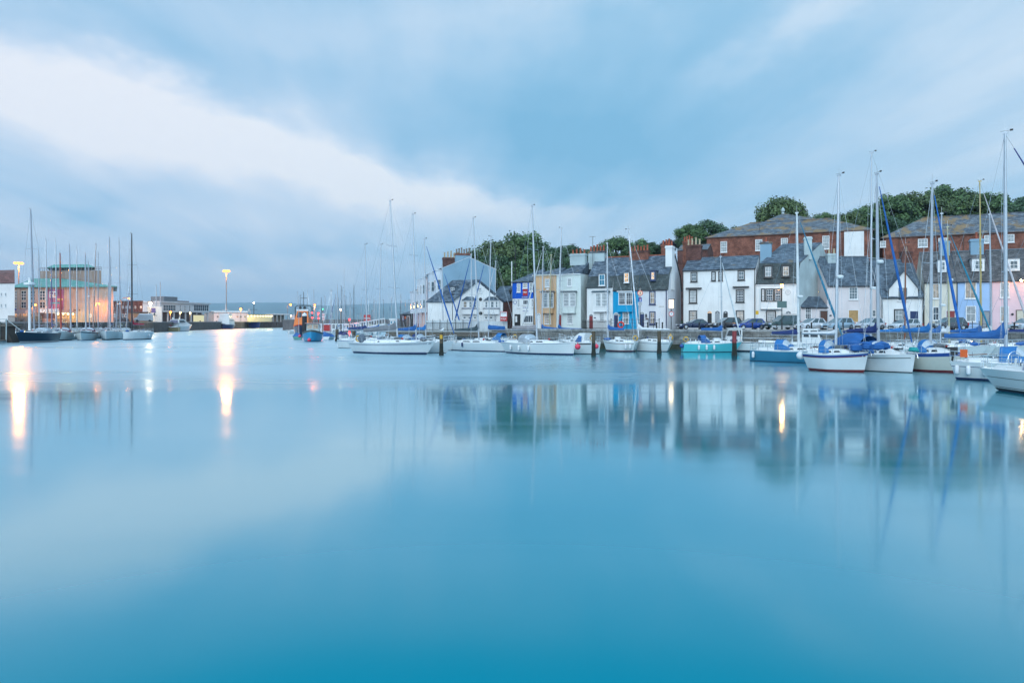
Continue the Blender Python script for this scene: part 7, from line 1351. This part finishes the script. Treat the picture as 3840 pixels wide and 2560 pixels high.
mb = MB(); mb.face([Vector((H.x(.07)-.02,1.6,3.2)), Vector((H.x(.07)-.02,-1.6,3.2)), Vector((H.x(.10)-.02,-1.4,4.4)), Vector((H.x(.10)-.02,1.4,4.4))], mat('pane_mauve_screen', (.12,.12,.20), .1)); mb.build('screen', T)
for k in range(5):
    for sd in (SDN(T),): mb = MB(); p = H.pt(.42+.09*k, .62, sd, -.03); mb.ball(p, .26, DARKGL(), 8, (1.1,.15,.8)); mb.build('porthole', T, smooth=True)
for sd in (-1,1): mb = MB(); mb.ball((H.x(.2), sd*1.3, 5.0), .34, GEL(), 8); mb.build('radar_dome', T, smooth=True)
mb = MB(); mb.ball((H.x(0)+.3, SDN(T)*1.2, 1.1), .12, emis('cockpit_lamp_blue', (.15,.2,1), 12), 6); mb.build('cockpit_light', T)
# navy-hulled survey ship
a, b = G(893,1233), G(806,1235); d = b-a; T = thing('survey_ship', 'navy-hulled ship with tiered white superstructure below the tall floodlight mast', 'ship', Gb(849,1234,4), math.atan2(d.y, d.x)+rad(12)); L_ = 13.5; H = Hull(L_, 6.6, 2.2, .30, .8, .06, .04); NV = hullc('hull_ship_navy', (.035,.03,.12)); H.build(T, NV, rail=WH, bottom=NV)
for (u0, u1, w, z0, z1) in ((.22,.92,2.9,2.3,3.3), (.14,.84,2.6,3.3,5.1), (.42,.8,2.2,5.1,7.4), (.46,.76,2.4,7.4,7.7)):
    mb = MB(); mb.box(H.x(u0),-w,z0,H.x(u1),w,z1, WH); tier = mb.build('deckhouse', T)
    if z1-z0 > 1.5:
        for sd in (-1,1):
            for k in range(4 if w > 2.3 else 2): mb = MB(); xx = lerp(H.x(u0), H.x(u1), (k+.5)/(4 if w > 2.3 else 2)); mb.box(xx-.45, sd*w-.03, z0+.7, xx+.45, sd*w+.03, z0+1.45, DARKGL()); mb.build('window', tier)
mb = MB(); mb.tube([Vector((H.x(.6),0,7.7)), Vector((H.x(.6),0,12.5))], .14, WH, 6); mb.tube([Vector((H.x(.6),-1.6,9.6)), Vector((H.x(.6),1.6,9.6))], .08, WH, 5); mb.build('mast', T); mb = MB(); mb.box(H.x(.5),-.9,8.2,H.x(.72),.9,8.6, WH); mb.build('radar', T)
rl = MB()
for sd in (-1,1):
    pts = [Vector((H.x(u), sd*2.5, 6.1)) for u in (.14,.25,.4)]; rl.tube(pts, .05, WH, 4); [rl.tube([q, q-Vector((0,0,1))], .04, WH, 4) for q in pts]
rl.build('rail', T) if False else None
# blue trawler
a, b = G(972,1230), G(932,1230.5); d = b-a; T = thing('trawler', 'royal blue steel trawler with white bulwark bow, right of the navy-hulled ship', 'trawler', Gb(952,1230.5,5), rad(-40)); TB = hullc('hull_trawler_blue', (.02,.05,.32)); H = Hull(13, 6.2, 3.4, .35, .8, .07, .0, full=.6); H.build(T, TB, rail=WH, stripe=WH, bottom=red_bt)
mb = MB(); mb.box(H.x(.15),-1.8,3.2,H.x(.42),1.8,6.4, WH); wh_ = mb.build('wheelhouse', T); mb = MB(); mb.box(H.x(.42)-.02,-1.5,5,H.x(.42)+.04,1.5,5.9, DARKGL()); mb.build('window', wh_)
mb = MB(); mb.tube([Vector((H.x(.5),0,3.2)), Vector((H.x(.5),0,15))], .18, BLK, 6); mb.tube([Vector((H.x(.5),-2.2,10.5)), Vector((H.x(.5),2.2,10.5))], .1, BLK, 5); mb.build('mast', T)
for sd in (-1,1): mb = MB(); mb.tube([Vector((H.x(.1),sd*2.2,3.2)), Vector((H.x(.1),sd*.1,11))], .14, SW, 6); mb.build('gantry_leg', T)
mb = MB(); mb.ball((H.x(.5),0,14.2), .3, emis('lamp_white_90', (1,.86,.68), 40), 8); mb.build('masthead_light', T)
tb = MB(); p0 = H.pt(.86,.86,SDN(T),-.05); p1 = H.pt(.6,.86,SDN(T),-.05); text_mb(tb, 'WH6', p0, (p1-p0).normalized(), (0,0,1), .7, BLK, .2); tb.build('registration_number', T)
# white van and small vehicles on the ferry quay
q = P(541, 1196, 222); T = thing('parked_van', 'white high-roofed van beside the hoarding', 'van', (q.x, 222, 3.68), rad(200)); mb = MB(); WP = cpaint('white', (.66,.68,.72)); rings = []
for x_, zt, w in ((-2.6,2.5,.95),(-2.5,2.6,1.0),(1.2,2.6,1.0),(1.5,2.45,.98),(2.1,1.35,.96),(2.75,1.15,.9),(2.85,.8,.85)): rings.append([Vector((x_,-w,.35)), Vector((x_,-w,zt-.2)), Vector((x_,-w*.85,zt)), Vector((x_,w*.85,zt)), Vector((x_,w,zt-.2)), Vector((x_,w,.35))])
mb.loft(rings, WP); mb.build('body', T); mb = MB(); mb.face([Vector((1.53,-.8,2.3)), Vector((2.08,-.85,1.42)), Vector((2.08,.85,1.42)), Vector((1.53,.8,2.3))], CGL); mb.build('windscreen', T)
for fx_ in (1.9,-1.7):
    for sd in (-1,1): mb = MB(); mb.lathe((fx_, sd*.9, .36), [(-.1,.36),(.1,.36)], TYRE, 12, ax=(0,1,0)); mb.build('wheel', T)
for x_, c_, lab in ((462,(.05,.05,.06),'dark car parked below the brick offices'), (380,(.5,.5,.52),'silver car under the orange lamp by the theatre')):
    q = P(x_, 1200, 205 if x_ < 400 else 226); T = thing('parked_car', lab, 'car', (q.x, q.y, 3.68), rad(185)); mb = MB(); pm = cpaint('far'+str(x_), c_); rings = []
    for xx, zt, w in ((-2.1,.7,.8),(-2.0,.95,.86),(1.0,.95,.86),(2.0,.75,.82),(2.1,.5,.75)): rings.append([Vector((xx,-w,.2)), Vector((xx,-w,zt-.1)), Vector((xx,-w*.9,zt)), Vector((xx,w*.9,zt)), Vector((xx,w,zt-.1)), Vector((xx,w,.2))])
    mb.loft(rings, pm); mb.build('body', T); mb = MB(); mb.hexa([Vector(q) for q in ((-1.9,-.75,.93),(1.0,-.75,.93),(1.0,.75,.93),(-1.9,.75,.93),(-1.3,-.6,1.45),(.3,-.6,1.45),(.3,.6,1.45),(-1.3,.6,1.45))], CGL); mb.build('glasshouse', T)
    for fx_ in (1.3,-1.3):
        for sd in (-1,1): mb = MB(); mb.lathe((fx_, sd*.8, .32), [(-.1,.32),(.1,.32)], TYRE, 12, ax=(0,1,0)); mb.build('wheel', T)
# =========================================================== middle marina
b = P(1136,1205,192); b.z = 0; T = thing('lifeboat', 'large lifeboat with orange superstructure, dark arch and navy hull', 'lifeboat', b, rad(-80)); H = Hull(15, 5.4, 2.3, .3, .85, .05, .0); OR = mat('lifeboat_orange', (.72,.17,.02), .45, var=.06); H.build(T, hullc('hull_rescue_navy', (.012,.02,.07)), rail=RED, deckm=mat('deck_grey', (.3,.3,.3), .8), stripe=hullc('hull_rescue_navy', (.012,.02,.07)), bottom=red_bt)
mb = MB(); mb.hexa([Vector(q) for q in ((-4,-2.2,2.2),(4.2,-2.0,2.4),(4.2,2.0,2.4),(-4,2.2,2.2),(-3.4,-2.0,4.4),(2.9,-1.8,4.6),(2.9,1.8,4.6),(-3.4,2.0,4.4))], OR); mb.hexa([Vector(q) for q in ((-2.8,-1.9,4.4),(2.6,-1.8,4.6),(2.6,1.8,4.6),(-2.8,1.9,4.4),(-2.2,-1.5,6.6),(1.2,-1.4,6.7),(1.2,1.4,6.7),(-2.2,1.5,6.6))], OR); wh_ = mb.build('superstructure', T) 
for y0_, y1_ in ((-1.3,-.1),(.1,1.3)): mb = MB(); mb.face([Vector((2.45,y0_,4.9)), Vector((2.45,y1_,4.9)), Vector((1.4,y1_*.9,6.4)), Vector((1.4,y0_*.9,6.4))], DARKGL()); mb.build('window', wh_)
for sd in (-1,1):
    mb = MB(); q = [Vector((-2.2,sd*1.88,4.9)), Vector((1.6,sd*1.80,4.9)), Vector((1.0,sd*1.52,6.2)), Vector((-2.0,sd*1.60,6.2))]; mb.face(q[::-sd], DARKGL()); mb.build('window', wh_)
mb = MB(); mb.box(-2.2,-1.6,6.72,1.2,1.6,7.2, GEL()); mb.build('upper_helm', T); mb = MB(); mb.tube([Vector((-1.6,-2.3,4.4)), Vector((-1.6,-2.3,7.8)), Vector((-1.6,-1.7,8.3)), Vector((-1.6,1.7,8.3)), Vector((-1.6,2.3,7.8)), Vector((-1.6,2.3,4.4))], .13, BLK, 6); mb.tube([Vector((-1.6,0,8.3)), Vector((-1.6,0,12.2))], .08, BLK, 5); mb.tube([Vector((-1.6,-1.0,10.4)), Vector((-1.6,1.0,10.4))], .06, BLK, 4); mb.build('arch', T)
for sd in (-.6,.6): mb = MB(); mb.lathe((1.0,sd,7.6), [(-.2,.42),(.2,.42)], BLK, 10, ax=(1,0,0)); mb.build('searchlight', T)
b = Gb(1142,1262,4); T = thing('dolphin_pile', 'thick black mooring pile with a white conical cap before the lifeboat', 'mooring pile', (b.x, b.y, 0)); zt_ = zat(1176, b.y); mb = MB(); mb.tube([Vector((0,0,-2)), Vector((0,0,zt_-.6))], .62, mat('pile_black_sleeve', (.015,.015,.018), .7), 12); mb.build('sleeve', T); mb = MB(); mb.lathe((0,0,zt_-.6), [(0,.62),(.4,.6),(.85,.1)], WH, 12); mb.build('cap', T)
# blue cabin boat bow-on
b = Gb(1172,1281,3); T = thing('fishing_boat', 'small light blue fishing boat seen bow-on with a little white wheelhouse', 'boat', b, rad(-78)); H = Hull(6.6, 3.9, 1.5, .5, .8, .02, .0, full=.55, depth=.2); SB = hullc('hull_sky_blue', (.03,.28,.50)); H.build(T, SB, rail=mat('gunwale_dark', (.10,.12,.11), .7), stripe=mat('gunwale_dark', (.10,.12,.11), .7), deckm=WGR, bottom=mat('antifoul_black', (.01,.01,.012), .6))
mb = MB(); mb.hexa([Vector(q) for q in ((-2.0,-1.25,1.4),(-.1,-1.15,1.6),(-.1,1.15,1.6),(-2.0,1.25,1.4),(-1.9,-1.15,3.35),(-.3,-1.1,3.45),(-.3,1.1,3.45),(-1.9,1.15,3.35))], WGR); wh_ = mb.build('wheelhouse', T); mb = MB(); mb.box(-2.2,-1.4,3.4,0,1.4,3.52, mat('roof_red_white', (.5,.3,.28), .6)); mb.build('wheelhouse_roof', T)
for y0_, y1_ in ((-1.0,-.1),(.1,1.0)): mb = MB(); mb.face([Vector((-.12,y0_,2.4)), Vector((-.12,y1_,2.4)), Vector((-.25,y1_,3.2)), Vector((-.25,y0_,3.2))], pane_mat('warm')); mb.build('window', wh_)
fender(T, Vector((3.45,-.35,.35)), PINK, .34, ball=True); fender(T, Vector((1.8,2.35,.95)), None, .01) if False else None; fender(T, Vector((1.2,-2.25,1.0)), PINK, .30, ball=True)
# dinghies with tented covers
def dinghy(label, x, yw, Wd, cov, hullm=None, mast=None, Lm=4.2, head=-95, grp='small boats under tented covers'):
    b = Gb(x, yw, 1.6); T = thing('dinghy', label, 'dinghy', b, rad(head), grp); H = Hull(Lm, Wd, .62, .25, .7, .06, .0, depth=.2); H.build(T, hullm or GEL()); mb = MB(); rg = Vector((H.x(.1),0,1.5)), Vector((H.x(.85),0,1.2))
    for sd in (-1,1):
        q = [H.pt(.05,1,sd,-.05), H.pt(.5,1,sd,-.08), H.pt(.92,1,sd,-.05), rg[1], rg[0]]; mb.face(q if sd > 0 else q[::-1], cov)
    mb.face([H.pt(.05,1,1,-.05), rg[0], H.pt(.05,1,-1,-.05)], cov); mb.build('cover', T)
    if mast: tp = P(*mast, b.y); mb = MB(); mb.tube([Vector((.4,0,.5)), Vector((.4,0,tp.z))], [.07,.045], ALU(), 6); mb.tube([Vector((.4,-.5,tp.z*.5)), Vector((.4,.5,tp.z*.5))], .02, ALU(), 4); mb.build('mast', T)
    return T
dinghy('green-hulled dinghy under a blue tented cover left of the light blue fishing boat', 1119, 1274, 2.0, BLUEC, hullc('hull_seafoam', (.20,.45,.36)), (1124,1110), 4.6, -60); dinghy('white dinghy with blue pointed cover and tall mast, stern-on', 1236, 1273.5, 2.2, BLUEC, None, (1234,1083), head=85)
dinghy('white dinghy under a blue cover half hidden right of the fishing boat', 1209, 1268, 1.9, MIDBL); dinghy('white dinghy with navy cover right of the short weathered pile', 1297, 1270, 2.1, NAVYC, None, None, head=-70); dinghy('dinghy with navy cover behind the other navy-covered one', 1288, 1264, 2.0, NAVYC, None, (1287,1010), head=80)
# small yachts of the inner marina: each with its own mast
mm = [(1117,1097,215),(1126,1108,214),(1153,1094,205),(1177,1090,212),(1205,1118,214),(1219,1113,200),(1243,1091,190),(1246,1148,235),(1259,1106,205),(1266,1070,176),(1280,1074,214),(1285,1081,196),(1291,1094,208),(1297,1112,222),(1277,1123,240),(1313,1102,172),(1327,1072,168),(1355,1118,230),(1383,1124,214),(1372,1143,248),(1401,1125,244),(1404,1124,206),(1395,1165,236),(1411,1131,250),(1468,1120,252),(1503,1105,180),(1520,1128,252),(1533,1126,206),(1438,1126,256),(1340,1180,206),(1200,1148,245),(1270,1117,262)]
cols_ = ((BLUEC,'royal blue'),(NAVYC,'navy'),(None,'no'),(CREAMC,'cream'),(MIDBL,'mid blue'))
where = ['left of the lifeboat arch','just left of the lifeboat','behind the lifeboat helm','right of the lifeboat arch','behind the red lamps','near the green lamps','with the tall dark-leeched mast left of the leaning mast','with a short mast near the tall leaning one','beside the purple-sailed mast','with the leaning tall grey mast','first of the close trio of masts','second of the close trio of masts','third of the close trio of masts','right of the close trio of masts','with a short mast left of the trio','right above the bright red lamp','with the straight tall mast right of the red lamp','behind the white gangway start','with the dark mast at the fuel sign','beyond the fuel sign left edge','first of the pair of thin masts right of the fuel sign','second of the pair of thin masts right of the fuel sign','with the short pale mast right of the fuel sign','far back right of the thin pair','far back before the hill between two big masts','moored near the dark harbour store','far back left of the terrace','last before the terrace','far back beyond the long grey cover','with a very short brown mast by the gangway','far back above the lifeboat fence','farthest back behind the trio']
for i, (x_, yt, Z) in enumerate(mm):
    b = P(x_, 1205, Z); b.z = 0; cv, cn = cols_[i % 5]; yacht(f'small yacht {where[i]}', 7.5, 2.5, .95, pos=b, head=rad((-150, 40, -60, 120, -110)[i % 5]+i*3), mast=None, top=(x_, yt), ms=0, cover=cv, boom=2.2, group='small yachts in the inner marina', hood=(None, MIDBL, NAVYC)[i % 3], detail=0, mast_r=.085, mastm=(None, mat('mast_dark', (.08,.09,.11), .4), None)[i % 3], spread=1, genoa=('purple', (.03,.04,.30)) if i == 8 else None)
# pontoon with fence, gangway, fuel sign
a, b = Gb(1178,1262,14), Gb(1350,1262,14); T = thing('pontoon', 'marina pontoon with a white post fence behind the light blue fishing boat', 'pontoon', (a.x, a.y, 0)); o14 = Vector((0,14,0)); mb = MB(); mb.box(0,0,-.2,b.x-a.x+3,3,.75, WGR); mb.build('float', T)
for i in range(14): mb = MB(); xx = i*(b.x-a.x)/13; mb.box(xx-.12,0,.75,xx+.12,.15,3.1, WH); mb.build('fence_post', T)
for z_ in (1.5, 3.0): mb = MB(); mb.box(0,-.05,z_,b.x-a.x,.05,z_+.2, WH); mb.build('rail', T)
mb = MB(); mb.box(2.2,-.12,1.2,4.6,-.06,2.9, mat('sign_red', (.45,.02,.02), .5)); mb.build('red_panel', T)
pa, pb = P(1290,1232,165), P(1443,1209,150); T = thing('gangway', 'long white truss gangway sloping up to the quay', 'gangway', pa); d = pb-pa; mb = MB()
for dz in (0, 1.35): mb.tube([Vector((0,0,dz-.5)), d+Vector((0,0,dz-.5))], .12, WH, 5)
for i in range(17): q = d*(i/16); mb.tube([q+Vector((0,0,-.5)), q+Vector((0,0,.85))], .08, WH, 4)
mb.build('truss', T)
for lab, zz in (('near',0),): mb = MB(); mb.tube([Vector((0,1.6,-.6)), d+Vector((0,1.6,-.6))], .5, WGR, 5); mb.build('walkway', T)
p = P(1377,1205,158); T = thing('fuel_sign', 'red board lettered DIESEL standing above the gangway', 'sign', (p.x, 158, 1)); F = Fac(1364, 158, 1390, 158); zb_, zt_ = zat(1203,158), zat(1180,158); mb = MB(); F.box(mb, 0, zb_, F.L, zt_, 0, .06, RDM); s_ = mb.build('board', T, world=True); h = .5; h *= min(1, F.L*.85/text_w('DIESEL', h)); tb = MB(); text_mb(tb, 'DIESEL', F.W(F.L/2-text_w('DIESEL',h)/2,(zb_+zt_)/2-.25,.08), F.d, (0,0,1), h*1.1, WH, .24); tb.build('lettering', s_, world=True); mb = MB(); F.box(mb, .3, 1, .42, zb_, 0, .06, SW); mb.build('post', T, world=True)
p = P(1253,1188,164); T = thing('road_sign', 'white board with two red roundels above the marina pontoon', 'sign', (p.x-38*0, 164, 1)); T.location.x = P(1213,1188,164).x; mb = MB(); z_ = zat(1187,164)-1; mb.box(-.28,-.05,z_-.8,.28,0,z_+.8, WH)
pn = mb.build('board', T)
for dz in (-.38,.38): mb = MB(); mb.torus((0,-.08,z_+dz), (0,1,0), .2, .05, RED, 12, 4); mb.build('roundel', pn)
mb = MB(); mb.tube([Vector((0,.03,0)), Vector((0,.03,z_-.8))], .05, WGR, 5); mb.build('post', T)
F = Fac(1462, 142, 1486, 142); T = house('fuel_kiosk', 'pale kiosk with turquoise windows on the quay before the harbour store', F, 3, zat(1199,142), 0, CON, WH, prof='flat', zb=1, cat='kiosk'); window(T, F, (1463,1202,1472,1215), 1, 1, 'white', 'blue', sill=False); window(T, F, (1475,1202,1484,1215), 1, 1, 'white', 'blue', sill=False)
a, b = G(1440,1296), G(1600,1296); T = thing('stone_jetty', 'low stone jetty running from the terrace into the marina', 'jetty', (a.x, a.y+45, 0)); mb = MB(); w0, w1 = P(1440,1205,145).x-a.x, P(1600,1205,118).x-a.x; mb.hexa([Vector(q) for q in ((w0,-5-45+45,-2),(w1,118-a.y-45,-2),(w1,160-a.y-45,-2),(w0,30,-2),(w0,-5,2.6),(w1,118-a.y-45,2.6),(w1,160-a.y-45,2.6),(w0,30,2.6))], qstone); mb.build('masonry', T)
